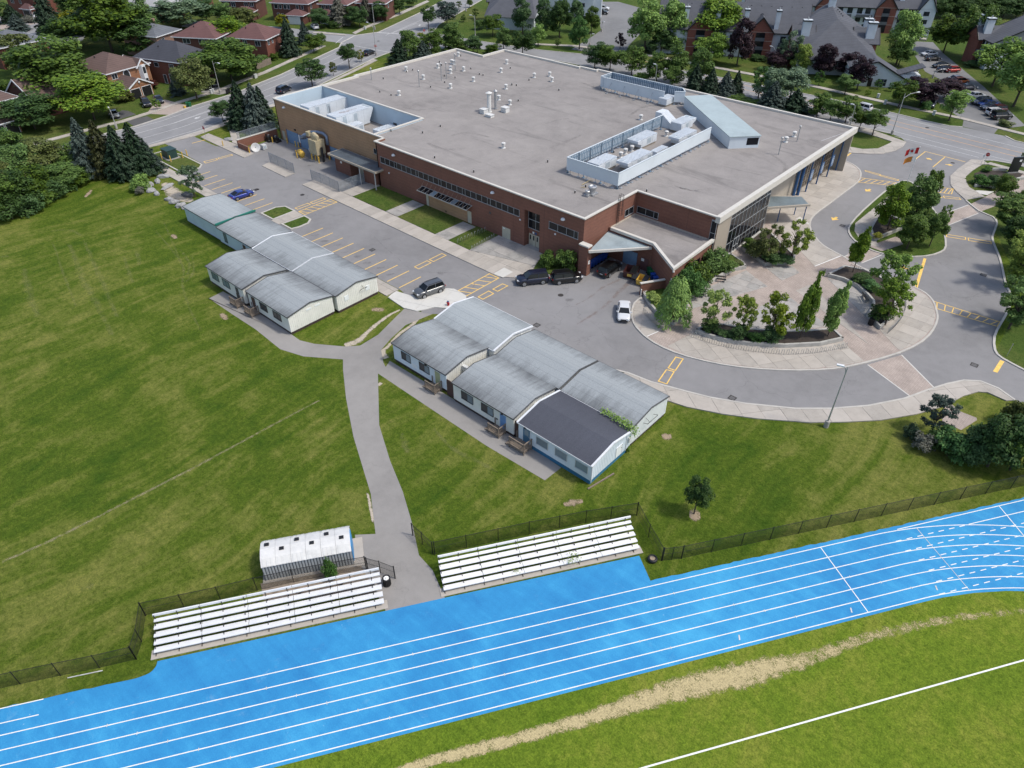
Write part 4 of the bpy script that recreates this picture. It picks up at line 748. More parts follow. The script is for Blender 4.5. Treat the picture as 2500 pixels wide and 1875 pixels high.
def portable(x,y,label,front,end,skirt=None,roof=None,trim=None,he=2.85,hr=3.5,sk=.42,ridge=True,L_=TL,W_=TW,endR=True,endL=True,ribf=False):
    "x,y = front left corner; long side runs along +x, gables face +x and -x"
    t=thing('portable_classroom',label,'portable classroom',(x,y,0),group='portable classrooms in two blocks'); skirt=skirt or SKB; roof=roof or RF; trim=trim or TRIMD
    MB().box(.08,L_-.08,.08,W_-.08,0,sk).build('skirt',skirt,t)
    for nm,a,b in (('front_wall',0.0,.1),('back_wall',W_-.1,W_)):
        m=MB().box(0,L_,a,b,sk,he)
        if ribf or nm=='back_wall': ribbed(m,'x',a if nm=='front_wall' else b,0,L_,sk,lambda c:he,-1 if nm=='front_wall' else 1)
        m.build(nm,front,t)
    top=lambda c: he+(hr-he)*(1-abs(c-W_/2)/(W_/2))
    for nm,f,o in (('gable_wall',L_,1),('gable_wall',0,-1)):
        m=MB(); e=o*.1; pts=[(.1,sk),(W_-.1,sk),(W_-.1,he),(W_/2,hr-.01),(.1,he)]
        A_=[(f,p,q) for p,q in pts]; B_=[(f-e,p,q) for p,q in pts]; k=len(pts); m.add(A_+B_,[tuple(range(k)) if o>0 else tuple(range(k))[::-1],tuple(range(k,2*k))]+[(i,(i+1)%k,k+(i+1)%k,k+i) for i in range(k)])
        ribbed(m,'y',f,.1,W_-.1,sk+.02,top,o); m.build(nm,end,t)
    ov=.14; m=MB()
    for ya,za,yb,zb in ((-ov,he-.03,W_/2,hr),(W_/2,hr,W_+ov,he-.03)):
        m.quad((-ov,ya,za+.07),(L_+ov,ya,za+.07),(L_+ov,yb,zb+.07),(-ov,yb,zb+.07)); m.quad((-ov,yb,zb),(L_+ov,yb,zb),(L_+ov,ya,za),(-ov,ya,za))
    m.build('roof',roof,t)
    m=MB()
    for f in (-ov+.05,L_+ov-.05):
        for ya,za,yb,zb in ((-ov,he-.03,W_/2,hr),(W_/2,hr,W_+ov,he-.03)): m.bar((f,ya,za+.03),(f,yb,zb+.03),.22 if trim is TRIM else .08,.16)
    for yy in (-ov-.02,W_+ov+.02): m.bar((-ov,yy,he-.03),(L_+ov,yy,he-.03),.05,.14)
    m.build('fascia',trim,t)
    return t
def wnd(par,kind,a,b,z0,z1,fix,out,mat=None,frame=None,name='window',panes=2,axis='x'):
    "a framed window on a wall: axis x means the wall runs along x at y=fix"
    mat=mat or GL; frame=frame or TRIMD; w_=b-a; P=lambda u,d,z:(u,fix+out*d,z) if axis=='x' else (fix+out*d,u,z)
    def bx(m,u0,u1,d0,d1,za,zb,mi=0):
        p,q=P(u0,d0,za),P(u1,d1,zb); return m.box(p[0],q[0],p[1],q[1],za,zb,mi)
    m=MB(); e=.06
    bx(m,a-e,b+e,0.003,.05,z1,z1+e); bx(m,a-e,b+e,0.003,.075,z0-e,z0); bx(m,a-e,a,0.003,.05,z0,z1); bx(m,b,b+e,0.003,.05,z0,z1)
    for i in range(1,panes): u=a+w_*i/panes; bx(m,u-.03,u+.03,0.004,.045,z0,z1)
    o=m.build(name,frame,par)
    for i in range(panes):
        q=MB(); bx(q,a+w_*i/panes+(.03 if i else 0),a+w_*(i+1)/panes-(.03 if i<panes-1 else 0),.004,.02,z0,z1); q.build('pane',mat[i%len(mat)] if isinstance(mat,list) else mat,o)
    return o
def door(par,a,b,z0,z1,fix,out,mat,axis='x',lite=False,frame=None):
    P=lambda u,d:(u,fix+out*d) if axis=='x' else (fix+out*d,u)
    def bx(m,u0,u1,d0,d1,za,zb): p,q=P(u0,d0),P(u1,d1); return m.box(p[0],q[0],p[1],q[1],za,zb)
    m=MB(); bx(m,a,b,.004,.05,z0,z1); o=m.build('door',mat,par); m=MB(); bx(m,b-.14,b-.06,.05,.11,z0+.95,z0+1.05); m.build('handle',METAL,o)
    m=MB(); bx(m,a-.07,a,.003,.07,z0,z1+.07); bx(m,b,b+.07,.003,.07,z0,z1+.07); bx(m,a,b,.003,.07,z1,z1+.07); m.build('frame',frame or TRIM,o)
    if lite: m=MB(); bx(m,a+.2,b-.2,.05,.06,z0+1.0,z1-.2); m.build('pane',GLB,o)
    return o
def porch(x,y,label,w_=1.7,d=1.3,hd=.42,steps='x'):
    "wooden landing in front of a door; x,y = corner at the wall, landing grows towards -y"
    t=thing('wooden_porch',label,'porch',(x,y,0),group='grey wooden porches')
    for i in range(7): MB().box(0,w_,-d+d*i/7+.01,-d+d*(i+1)/7-.01,hd-.04,hd).build('deck_board',WOOD,t)
    m=MB().box(.02,w_-.02,-d+.02,-d+.08,hd-.26,hd-.04).box(.02,.08,-d,0,hd-.26,hd-.04).box(w_-.08,w_-.02,-d,0,hd-.26,hd-.04)
    for sx in (.05,w_-.05):
        for sy in (-d+.05,-.08): m.box(sx-.045,sx+.045,sy-.045,sy+.045,0,hd+1.0)
    m.build('frame',WOOD,t)
    MB().box(0,w_,-d-.02,-d+.10,hd+.96,hd+1.02).box(w_-.1,w_+.02,-d,0,hd+.96,hd+1.02).build('handrail',WOOD,t)
    m=MB()
    for i in range(12): m.box(.1+(w_-.2)*i/11-.018,.1+(w_-.2)*i/11+.018,-d+.03,-d+.06,hd+.1,hd+.96)
    for i in range(9): m.box(w_-.06,w_-.03,-d+.1+(d-.2)*i/8-.018,-d+.1+(d-.2)*i/8+.018,hd+.1,hd+.96)
    m.build('baluster_row',WOOD,t)
    for i in range(2): MB().box(-.3*(i+1),-.3*i,-d+.1,-.1,0,hd*(2-i)/3-.02).build('step',WOOD,t)
    return t
def acunit(par,x,y,z,axis='x'):
    o=MB().box(x-.42,x+.42,y-.2,y+.2,z,z+.72).build('air_conditioner',GRY,par); m=MB()
    m.lathe((0,0,0),[(.26,0),(.26,.02),(.05,.03)],12); k=m.build('fan_grille',TRIMD,o,(x+.421,y,z+.36)); k.rotation_euler=(0,R(90),0); return o
GLW=[GL,GLB]
# upper block
p1=portable(-60.3,-31.9,'pale blue grey portable with green trim at the far left end of its block',WGB,WGB,trim=TRIMD,roof=RFC,L_=10.6,W_=6.9,he=2.85,hr=3.15,sk=.25); MB().box(10.63,10.84,-.25,7.1,2.9,3.2).build('gutter',TRIMG,p1)
p2=portable(-49.2,-32.1,'pale blue grey portable next to the green trimmed one',WGB,WGB,roof=RF,L_=10.2,W_=7.0,he=2.75,hr=3.1,sk=.25); wnd(p2,0,1.6,2.4,.8,2.3,0,-1,GLB,panes=1); door(p2,7.3,8.2,.25,2.3,0,-1,DRBR)
p3=portable(-38.3,-32.3,'white trimmed portable in the middle of the upper back row',WWH,WWH,trim=TRIM,L_=10.3)
p4=portable(-27.8,-32.3,'cream portable at the right back of the upper block, bracket on its gable',WCR,WCR,L_=10.1)
m=MB().tube([(10.15,3.9,1.9),(10.5,3.9,2.3),(10.5,5.0,2.3),(10.15,5.0,2.0)],.03,5).tube([(10.5,4.4,2.3),(10.15,4.4,2.6)],.025,5); m.build('bracket',DKMET,p4)
for yy in (1.6,5.3): MB().box(10.11,10.17,yy-.35,yy+.35,1.5,2.2).build('panel_patch',WWH,p4)
p5=portable(-38.6,-39.9,'cream portable with two windows at the front left of the upper block',WCR,WCR,L_=9.7)
wnd(p5,0,1.1,2.9,1.35,2.35,0,-1,GLB); wnd(p5,0,4.1,5.9,1.35,2.35,0,-1,GLB); door(p5,7.6,8.5,.45,2.5,0,-1,TRIMD)
p6=portable(-28.0,-39.8,'cream portable at the front right of the upper block with a brown door',WCR,WCR,L_=9.9)
door(p6,.9,1.9,.45,2.5,0,-1,DRBR); wnd(p6,0,3.0,4.7,1.35,2.35,0,-1,GL); wnd(p6,0,6.2,8.0,1.35,2.35,0,-1,GL)
for yy in (2.8,4.2): MB().box(9.93,9.96,yy,yy+.8,2.5,2.75).build('vent_panel',WWH,p6)
MB().box(-.9,0,.3,.4,.1,2.6).build('link_panel',DRBR,p6)
porch(-31.0,-39.9,'grey wooden porch at the door of the two window cream portable'); porch(-27.4,-39.8,'grey wooden porch at the brown door of the front right cream portable'); porch(-42.3,-32.1,'small dark wooden porch behind the upper block',1.5,1.2)
# lower block
p7=portable(-3.4,-27.1,'smooth pale roofed portable at the back left of the lower block',WWH,WWH,trim=TRIM,roof=RFC,L_=10.5)
p8=portable(-3.4,-34.4,'pale blue portable with an olive door, front left of the lower block',WBL,WCR,L_=9.6)
wnd(p8,0,1.6,3.2,1.3,2.35,0,-1,GLW); wnd(p8,0,4.9,6.6,1.3,2.35,0,-1,GLW); door(p8,7.7,8.6,.45,2.5,0,-1,DRG); MB().box(3.5,4.4,-.03,0,.9,1.5).build('panel_patch',WWH,p8); MB().box(6.1,6.35,-.28,-.02,2.55,2.75).build('wall_lamp',BLK,p8); acunit(p8,10.05,2.8,2.0)
p9=portable(8.0,-27.5,'dark streaked roof portable at the middle back of the lower block',WWH,WCR,L_=9.8)
p10=portable(7.9,-34.9,'cream portable with a blue door at the middle front of the lower block',WCR,WCR,L_=9.5)
wnd(p10,0,1.4,3.2,1.3,2.35,0,-1,GLW); wnd(p10,0,4.6,6.4,1.3,2.35,0,-1,GLW); door(p10,7.5,8.4,.45,2.5,0,-1,DRB); MB().box(6.9,7.1,-.05,0,1.2,1.4).build('junction_box',TRIMD,p10); MB().box(7.8,8.0,-.28,-.02,2.6,2.78).build('wall_lamp',BLK,p10); acunit(p10,9.9,3.6,2.1); MB().box(9.5,10.1,.2,.3,.1,2.4).build('link_door',DRBR,p10); MB().box(-1.4,0,.25,.35,.1,2.4).build('link_panel',DRBR,p10)
p11=portable(18.2,-27.5,'streaked grey roofed portable at the back right with creeper on its edge',WWH,WWH,L_=9.7)
m=MB().tube([(9.75,2.2,2.1),(10.3,2.2,2.3),(10.3,4.2,2.3),(9.75,4.2,2.1)],.03,5).tube([(10.3,2.6,2.3),(9.75,2.6,2.6)],.025,5); m.build('bracket',DKMET,p11)
p12=portable(18.2,-35.0,'white portable with charcoal roof and blue skirt, front right of the lower block',WBL,WBL,SKBL,RFD,TRIM,sk=.62)
door(p12,.7,1.7,.62,2.65,0,-1,DRT_,lite=True); 
for a in (2.6,5.2,7.9): wnd(p12,0,a,a+1.55,1.35,2.35,0,-1,GLB,GRY,panes=1)
door(p12,4.4,5.4,.7,2.1,TL,1,WWH,axis='y'); MB().tube([(9.95,6.2,.6),(9.95,6.2,2.9)],.05,6).tube([(9.95,.06,.4),(9.95,.06,2.9)],.05,6).build('drain_pipe',TRIM,p12); MB().box(9.93,10.1,6.5,6.8,1.5,2.2).build('meter_box',GRY,p12); MB().box(1.0,1.2,-.28,-.02,2.72,2.88).build('wall_lamp',BLK,p12)
porch(3.7,-34.4,'grey wooden porch at the olive door'); porch(14.6,-34.9,'grey wooden porch at the blue door of the middle cream portable'); porch(18.0,-35.0,'grey wooden porch at the teal door of the charcoal roofed portable',2.2,1.4,.6)
acunit(p7,10.72,3.9,2.0); acunit(p7,10.72,5.3,1.9); acunit(p9,10.05,3.2,2.2)
MB().bar((28.3,-35.6,.06),(29.0,-32.0,.06),.14).build('wood_beam',WOOD,None,label='pale wooden beam lying beside the charcoal roofed portable',cat='beam')
# ------------------------------------------------------------------ school building
BRR=brick('red_brick',(0.235,0.098,0.064),(0.195,0.080,0.054),(0.21,0.13,0.10)); BRT=brick('tan_brick',(0.46,0.275,0.15),(0.41,0.245,0.13),(0.42,0.29,0.19)); COPE=plain('cream_coping',(0.58,0.555,0.50),0.6,var=0.08); COPEW=plain('beige_panel',(0.40,0.36,0.30),0.7,var=0.08); TANP=plain('tan_panel',(0.36,0.31,0.25),0.7,var=0.06,scale=.4)
def gravelroof():
    m,t,b,N,L=nodes('gravel_roof'); v=worldvec(t); big=noise(t,0.045,6,0.65,v,1.2); mid=noise(t,0.35,6,0.75,v,0.4); fine=noise(t,6,4,0.9,v)
    f=mth(t,'ADD',mth(t,'ADD',mth(t,'MULTIPLY',big,0.36),mth(t,'MULTIPLY',mid,0.30)),mth(t,'MULTIPLY',fine,0.34)); c=ramp(t,f,[(0.33,(0.15,0.141,0.136)),(0.47,(0.255,0.238,0.227)),(0.66,(0.345,0.322,0.304))])
    mp=N('ShaderNodeMapping'); mp.inputs['Rotation'].default_value=(0,0,R(20)); mp.inputs['Scale'].default_value=(.35,2.2,1); L(v,mp.inputs[0]); st=noise(t,0.11,5,0.7,mp.outputs[0],1.0)
    c=mixc(t,mapr(t,st,0.55,0.72,0.0,0.5),c,(0.10,0.096,0.095)); L(c,b.inputs['Base Color']); b.inputs['Roughness'].default_value=1.0; b.inputs['Specular IOR Level'].default_value=0.1; bump(t,b,fine,0.5,0.03); return m
GRF=gravelroof(); LBL=plain('light_blue_panel',(0.47,0.57,0.64),0.5,var=0.06,scale=.3); SCRW=plain('screen_white',(0.60,0.66,0.70),0.5,var=0.05,scale=.3); SCRB=plain('screen_blue_grey',(0.20,0.28,0.36),0.5,0.2,var=0.1); UNW=plain('hvac_white',(0.60,0.64,0.67),0.5,var=0.1,scale=.8); UNG=plain('hvac_grey',(0.40,0.46,0.50),0.5,0.1,var=0.15); RUSTM=plain('rusty_metal',(0.30,0.13,0.07),0.7,var=.3,scale=2)
FRM=plain('window_frame_white',(0.34,0.36,0.37),0.5,var=0.06); DKB=plain('blue_steel',(0.02,0.085,0.22),0.45,var=0.1); DOORC=plain('cream_door',(0.47,0.44,0.34),0.6,var=0.08); GARB=plain('blue_garage_door',(0.17,0.27,0.40),0.5,var=0.12); GLS=glass('school_glass',(0.008,0.009,0.011),0.05,0.4,0.2); YLP=plain('yellow_steel',(0.66,0.42,0.07),0.55,var=0.15); TANM=plain('tan_machine',(0.43,0.37,0.24),0.6,var=0.15,scale=1.5); DUCT=plain('duct_blue_grey',(0.20,0.25,0.34),0.4,0.3,var=0.12)
sch=thing('school_building','large flat roofed brick school with rooftop machinery and a glass front','school')
OUT=[(-47.6,2.05),(-47.6,0),(0,0),(0,13.5),(14.3,13.5),(14.3,65.2),(-45.7,64.9),(-45.7,64.2),(-50.4,64.2),(-50.4,63.7),(-74.3,63.7),(-74.3,55.9),(-83.9,56.2),(-83.9,24),(-83.2,24),(-83.2,2.05)]
def wallq(name,m,p,q,z0,z1,th=.25):
    "a wall slab from p to q; its outer face is on the right hand side when walking p to q"
    d=Vector((q[0]-p[0],q[1]-p[1])).normalized(); n=Vector((-d.y,d.x))*th
    b=MB().prism([p,q,(q[0]+n.x,q[1]+n.y),(p[0]+n.x,p[1]+n.y)],z0,z1,bottom=True); return b.build(name,m,sch)
H=8.5
wallq('front_wall',BRR,(-47.6,0),(-11.65,0),0,H); wallq('front_wall',BRR,(-8.5,0),(0,0),0,H); wallq('front_wall',BRR,(-11.65,0),(-8.5,0),6.4,H)
MB().box(-11.9,-8.25,1.0,1.25,0,6.6).box(-11.9,-11.65,.25,1.0,0,6.6).box(-8.5,-8.25,.25,1.0,0,6.6).box(-11.65,-8.5,.25,1.0,6.4,6.6).build('entry_recess',BRR,sch)
wallq('side_wall',BRR,(0,0.25),(0,13.5),0,H); wallq('side_wall',BRR,(0.0,13.5),(14.3,13.5),0,H)
wallq('front_wall',BRT,(-83.2,2.05),(-47.6,2.05),2.8,H); wallq('front_wall',BRT,(-83.2,2.05),(-73.2,2.05),0,2.8); wallq('front_wall',BRR,(-73.2,2.05),(-47.6,2.05),0,2.8)
wallq('side_wall',BRR,(-47.6,2.05),(-47.6,0),0,H)
for p,q in zip(OUT[5:],OUT[6:]): wallq('back_wall',COPEW,p,q,0,H)
for x in (-30.5,-23.6,-14.0,-7.6): MB().box(x-.02,x+.02,-.004,0,0.1,H-.1).build('expansion_joint',plain('joint_grey',(0.09,0.045,0.035),.9),sch)
MB().box(9.4,9.44,13.49,13.5,5,H-.1).build('expansion_joint',MATS['joint_grey'],sch)
# roof decks
MB().sheet([(-50.4,2.3),(-47.4,2.3),(-47.4,.25),(-.25,.25),(-.25,13.7),(14.1,13.7),(14.1,65.0),(-45.5,64.7),(-45.5,64.0),(-50.4,64.0)],8.2).sheet([(-83,14.4),(-50.4,14.4),(-50.4,63.5),(-74.1,63.5),(-74.1,55.7),(-83.7,56),(-83.7,24),(-83,24)],8.2).build('roof',GRF,sch)
MB().strip([(-47.6,2.05),(-47.6,0),(0,0),(0,13.5),(14.3,13.5)],.42,0,h=8.60,z0=8.42).strip([(-83.2,2.05),(-47.6,2.05)],.42,0,h=8.60,z0=8.42).strip(OUT[5:],.55,0,h=8.60,z0=8.05).strip([OUT[-1],OUT[0]],.421,0,h=8.598,z0=8.42).build('coping',COPE,sch)
MB().box(13.9,14.62,13.35,65.6,7.62,8.62).build('fascia',COPE,sch)
MB().box(11.7,14.3,31.0,65.0,7.55,7.75).build('soffit',COPEW,sch)
# equipment well
MB().quad((-82.7,2.4,4.5),(-50.7,2.4,4.5),(-50.7,14.1,4.5),(-82.7,14.1,4.5)).build('well_floor',GRF,sch)
MB().box(-83.0,-50.5,14.1,14.4,4.5,8.5).box(-82.95,-82.7,2.3,14.1,4.5,8.5).box(-50.7,-50.4,2.3,14.1,4.5,8.5).box(-82.7,-50.7,2.3,2.4,4.5,8.5).build('well_wall',LBL,sch)
MB().strip([(-83.1,14.25),(-50.55,14.25),(-50.55,2.2)],.42,0,h=8.603,z0=8.42).build('coping',COPE,sch)
for x in (-59.5,-56.5): MB().box(x,x+1.1,14.07,14.1,5.3,5.8).build('louvre',TRIMD,sch)
# ribbon windows
def ribbon(xs,y,z0,z1,out=-1,axis='x'):
    P=lambda u,d: (u,y+out*d) if axis=='x' else (y+out*d,u)
    a,b=xs[0],xs[-1]; m=MB()
    def bx(m,u0,u1,d0,d1,za,zb): p,q=P(u0,d0),P(u1,d1); return m.box(p[0],q[0],p[1],q[1],za,zb)
    bx(m,a-.06,b+.06,.003,.10,z0-.08,z0); bx(m,a-.06,b+.06,.003,.05,z1,z1+.04)
    for x in xs: bx(m,x-.028,x+.028,.003,.06,z0,z1)
    o=m.build('window',FRM,sch)
    for p,q in zip(xs,xs[1:]): m=MB(); bx(m,p+.028,q-.028,.002,.02,z0,z1); m.build('pane',GLS,o)
xs=[-46.6]; k=0
while xs[-1]<-13.6: xs.append(xs[-1]+(1.28 if k%5 not in (3,) else .66)); k+=1
xs[-1]=-12.7
ribbon(xs,0,4.88,5.95); ribbon([-6.6,-4.9,-3.2,-1.75,-1.0],0,4.9,6.0)
ribbon([10.6,11.6,12.9],0,5.1,6.15,1,'y') ; ribbon([.4,2.0,3.5,4.3],13.5,5.05,6.05)
ribbon([-11.6,-10.1,-8.55],1.0,3.1,4.5); ribbon([-11.6,-10.1,-8.55],1.0,4.6,5.9)
for a in (-11.45,-10.75,-10.0,-9.3): 
    o=MB().box(a,a+.66,.95,.995,.14,2.1).build('door',DOORC,sch); MB().box(a+.18,a+.44,.94,.95,1.1,1.9).build('pane',GLS,o)
MB().box(-10.7,-10.35,.93,.96,2.25,2.6).build('sign',WHT,sch); MB().box(-10.2,-9.85,.93,.96,2.25,2.6).build('sign',DKB,sch)
for a in (-16.4,-15.5): MB().box(a,a+.88,-.05,-.003,.14,2.0).build('door',DOORC,sch)
MB().box(-16.2,-15.8,-.06,-.05,1.7,1.9).build('sign',WHT,sch)
for x in (-42.6,-18.4,-3.9): MB().lathe((x,-.12,7.15),[(.36,0),(.34,.14),(.24,.27),(.02,.33)],14).build('dome_lamp',plain('lamp_white',(0.72,0.73,0.73),.4,var=.03),sch,smooth=True)
MB().lathe((-79.6,1.9,7.3),[(.36,0),(.34,.14),(.24,.27),(.02,.33)],14).build('dome_lamp',MATS['lamp_white'],sch,smooth=True)
for x,z in ((-12.5,4.3),(-5.3,4.2),(-44.5,3.3)): MB().box(x-.12,x+.12,-.14,0,z,z+.22).build('wall_lamp',MATS['lamp_white'],sch)
MB().box(-19.3,-18.9,-.03,0,3.3,3.7).build('louvre',TRIMD,sch); MB().box(-30,-29.6,-.03,0,.3,.6).build('louvre',BLK,sch)
ribbon([-51.0,-50.3],2.05,4.9,5.8)
# tan wall openings
for a,b,z in ((-80.3,-76.4,2.65),(-75.6,-72.4,2.6),(-65.2,-62.2,2.75)):
    o=MB().box(a,b,2.0,2.046,0,z).build('garage_door',GARB,sch)
    for i in range(4): MB().box(a,b,1.985,2.0,z*i/4+.03,z*(i+1)/4-.03).build('panel',GARB,o)
    MB().box(a-.15,a,1.97,2.046,0,z+.1).box(b,b+.15,1.97,2.046,0,z+.1).build('frame',DKB,o)
MB().box(-82.3,-81.4,2.0,2.046,0,2.0).build('door',DOORC,sch); MB().box(-76.2,-75.75,1.96,2.046,.9,2.5).build('sign',WHT,sch)
MB().box(-77.2,-76.8,1.85,2.046,3.2,3.5).build('wall_lamp',DKMET,sch)
# glazed awning on the front wall
aw=MB(); 
for i in range(13): x=-35.5+12.2*i/12; aw.bar((x,-.02,3.45),(x,-1.35,3.12),.06,.08)
aw.bar((-35.6,-1.36,3.10),(-23.2,-1.36,3.10),.09,.14).bar((-35.6,-.05,3.46),(-23.2,-.05,3.46),.07,.1); ao=aw.build('awning',plain('awning_frame',(0.42,0.41,0.38),.5),sch)
for i in range(12):
    x0=-35.5+12.2*i/12+.04; x1=x0+12.2/12-.08; MB().quad((x0,-1.32,3.135),(x1,-1.32,3.135),(x1,-.06,3.455),(x0,-.06,3.455)).build('pane',GLB if i%5==3 else MATS['school_glass'],ao)
rd=MB()
for i in range(12): x=-35.0+11.6*i/11; rd.bar((x,-1.3,3.2),(x,-.02,4.55),.025)
rd.build('tie_rods',plain('tan_rod',(0.42,0.30,0.2),.6),ao)
MB().box(-34.0,-24.5,-.03,-.003,.12,2.95).build('lower_wall',BRT,sch); MB().box(-24.4,-23.5,-.05,-.003,.14,2.3).box(-34.7,-34.1,-.05,-.003,.14,2.3).build('door',DOORC,sch)
# small canopy and brick booth
cn=MB().box(-60.4,-46.1,-2.05,1.6,3.35,3.7).build('canopy',plain('canopy_edge',(0.37,0.33,0.27),.7),sch); MB().quad((-60.2,-1.85,3.71),(-46.3,-1.85,3.71),(-46.3,1.45,3.71),(-60.2,1.45,3.71)).build('canopy_roof',plain('canopy_membrane',(0.085,0.105,0.125),.5,var=.35,scale=.5),cn)
for x,y in ((-46.6,-1.8),(-50.9,-1.9)): MB().cyl((x,y),.11,0,3.35,10).build('column',plain('canopy_column',(0.42,0.42,0.42),.5),cn)
MB().box(-59.9,-55.2,-.9,1.9,0,3.35).build('booth_wall',BRR,sch); MB().box(-55.0,-51.6,1.0,1.9,0,3.35).build('booth_wall',DOORC,sch); MB().box(-51.5,-48.2,-.6,1.9,0,3.35).build('booth_wall',BRR,sch); MB().box(-58.2,-57.7,-.93,-.9,2.0,2.4).build('sign',WHT,sch)
MB().box(-55.2,-51.5,-1.4,1.9,0.0,.1).build('step_slab',CON[0],sch)
# wing, loading bay
WG=[(0.02,6.4),(8.2,6.4),(14.35,2.0),(14.05,13.48),(0.02,13.48)]
def wingwall(p,q,z0=0,z1=4.9,m=BRR): return wallq('wing_wall',m,p,q,z0,z1)
wingwall((0.02,6.4),(8.2,6.4)); wingwall((8.2,6.4),(14.35,2.0))
wingwall((14.35,2.0),(14.15,10.2),3.3); wingwall((14.15,10.2),(14.05,13.4),0); 
for i in range(5):
    u=i/5; v_=(i+1)/5; p=(14.35-.2*u,2.0+8.2*u); q=(14.35-.2*v_,2.0+8.2*v_)
    MB().strip([(p[0]-.1,p[1]+.06),(q[0]-.1,q[1]-.06)],.05,0,h=3.3,z0=.3).build('pane',GLS,sch); MB().strip([(p[0]-.08,p[1]-.06),(p[0]-.08,p[1]+.06)],.12,0,h=3.3,z0=0).build('mullion',FRM,sch)
MB().sheet([(0.2,6.6),(8.2,6.6),(14.1,2.4),(13.9,13.3),(0.2,13.3)],4.6).build('wing_roof',GRF,sch)
MB().strip([(0.5,6.45),(8.25,6.45),(14.35,2.05),(14.1,13.4)],.5,0,h=5.02,z0=4.6).build('coping',COPE,sch)
MB().strip([(0.12,6.6),(0.12,13.4),(14,13.4)],.25,0,h=4.75,z0=4.55).build('roof_flashing',COPEW,sch)
MB().prism([(0.05,6.35),(1.75,-.85),(7.9,6.35)],4.05,4.25,bottom=True).build('bay_canopy',plain('bay_canopy_roof',(0.30,0.36,0.38),.5,var=.2,scale=.4),sch)
MB().strip([(1.75,-.9),(8.0,6.33)],.25,0,h=4.32,z0=3.95).build('canopy_edge',COPE,sch)
MB().box(0.0,1.65,-.95,-.05,0,4.7).build('pier',BRR,sch); MB().box(-.05,1.75,-1.02,0.0,4.7,4.9).build('coping',COPE,sch)
o=MB().box(3.2,5.7,6.33,6.39,0,2.4).build('garage_door',GARB,sch)
for i in range(4): MB().box(3.25,5.65,6.31,6.33,.6*i+.03,.6*i+.57).build('panel',GARB,o)
MB().box(6.4,7.7,6.32,6.39,0,2.1).build('door',plain('maroon_door',(0.13,0.06,0.055),.6),sch); MB().box(6.5,7.0,6.30,6.32,1.5,1.95).build('sign',WHT,sch); MB().box(1.66,1.70,-.7,-.3,1.9,2.5).build('sign',WHT,sch)
MB().strip([(10.7,-.05),(12.9,3.6)],.3,0,h=1.9).build('low_wall',BRR,None,label='low brick wall beside the yellow bin',cat='wall').data.name='low_wall'
MB().strip([(10.65,-.13),(12.95,3.68)],.42,0,h=2.02,z0=1.9).build('coping',COPE,bpy.data.objects['low_wall'])
MB().lathe((14.4,2.05,4.3),[(.16,0),(.14,.12),(.02,.2)],10).build('camera_dome',MATS['lamp_white'],sch)
# ladder with cage
m=MB()
for yy in (8.3,8.8): m.bar((.12,yy,4.7),(.12,yy,9.6),.05)
for i in range(16): m.bar((.12,8.3,4.9+.29*i),(.12,8.8,4.9+.29*i),.03)
for i in range(5):
    z=6.3+.8*i; pts=[(.12,8.25,z),(.5,8.2,z),(.78,8.4,z),(.78,8.7,z),(.5,8.9,z),(.12,8.85,z)]; m.tube(pts,.022,4)
for x,y in ((.5,8.2),(.78,8.4),(.78,8.7),(.5,8.9)): m.bar((x,y,6.3),(x,y,9.5),.03)
m.build('cage_ladder',DKMET,sch)
# right facade
wallq('tan_pier',TANP,(14.3,13.55),(14.3,17.9),0,7.62); 
MB().box(13.35,14.25,13.42,13.497,2.5,7.9).build('window',FRM,sch)
for i in range(3): MB().box(13.42,14.18,13.40,13.42,5.9-1.9*i,7.7-1.9*i).build('pane',GLS,sch)
cw=MB(); nx=10; zz=[.25,1.25,2.3,3.45,4.55,5.6,6.6,7.25]; y0,y1=17.95,31.0
for i in range(nx+1): y=y0+(y1-y0)*i/nx; cw.box(14.22,14.33,y-.03,y+.03,.2,7.3)
for z in (.2,2.3,4.5,6.6,7.28): cw.box(14.23,14.325,y0,y1,z-.035,z+.035)
cwo=cw.build('curtain_wall',FRM,sch)
for i in range(nx):
    for za,zb in ((.25,2.25),(2.35,4.45),(4.55,6.55),(6.65,7.23)): MB().box(14.26,14.29,y0+(y1-y0)*i/nx+.045,y0+(y1-y0)*(i+1)/nx-.045,za,zb).build('pane',GLS,cwo)
wallq('inner_wall',TANP,(14.0,17.9),(14.0,31.0),0,7.6); MB().box(14.2,14.5,y0,y1,0,.2).build('sill',COPE,sch)
dm=MB(); 
for a in (20.2,21.1,22.0): dm.box(14.36,14.44,a-.06,a+.06,.14,2.5)
dm.box(14.36,14.44,20.14,22.06,2.4,2.52).box(14.36,14.44,20.14,22.06,1.1,1.2); dm.build('door',FRM,sch)
wallq('recessed_wall',COPEW,(11.7,31.0),(11.7,65.1),0,7.6); wallq('side_return',COPEW,(14.2,31.0),(11.7,31.0),0,7.6)
fw_=MB()
ys=[47.6+1.2*i for i in range(15)]
for y in ys: fw_.box(11.7,11.8,y-.05,y+.05,.3,5.0)
for z in (.3,1.4,2.6,3.8,5.0): fw_.box(11.7,11.8,ys[0],ys[-1],z-.04,z+.04)
fo=fw_.build('window_grid',plain('bronze_frame',(0.19,0.17,0.14),.5),sch)
for a,b in zip(ys,ys[1:]): MB().box(11.71,11.74,a+.05,b-.05,.34,4.96).build('pane',plain('curtained_glass',(0.105,0.085,0.068),.12,var=.35,scale=.8),fo)
for y,r in ((46.3,.28),(48.4,.28),(50.8,.13),(55.5,.13),(60.3,.13),(64.6,.13)): MB().cyl((12.6 if r>.2 else 13.05,y),r,.13,7.6,12).build('column',DKB,sch)
BNW=plain('banner_white',(0.36,0.44,0.55),.7,var=.1)
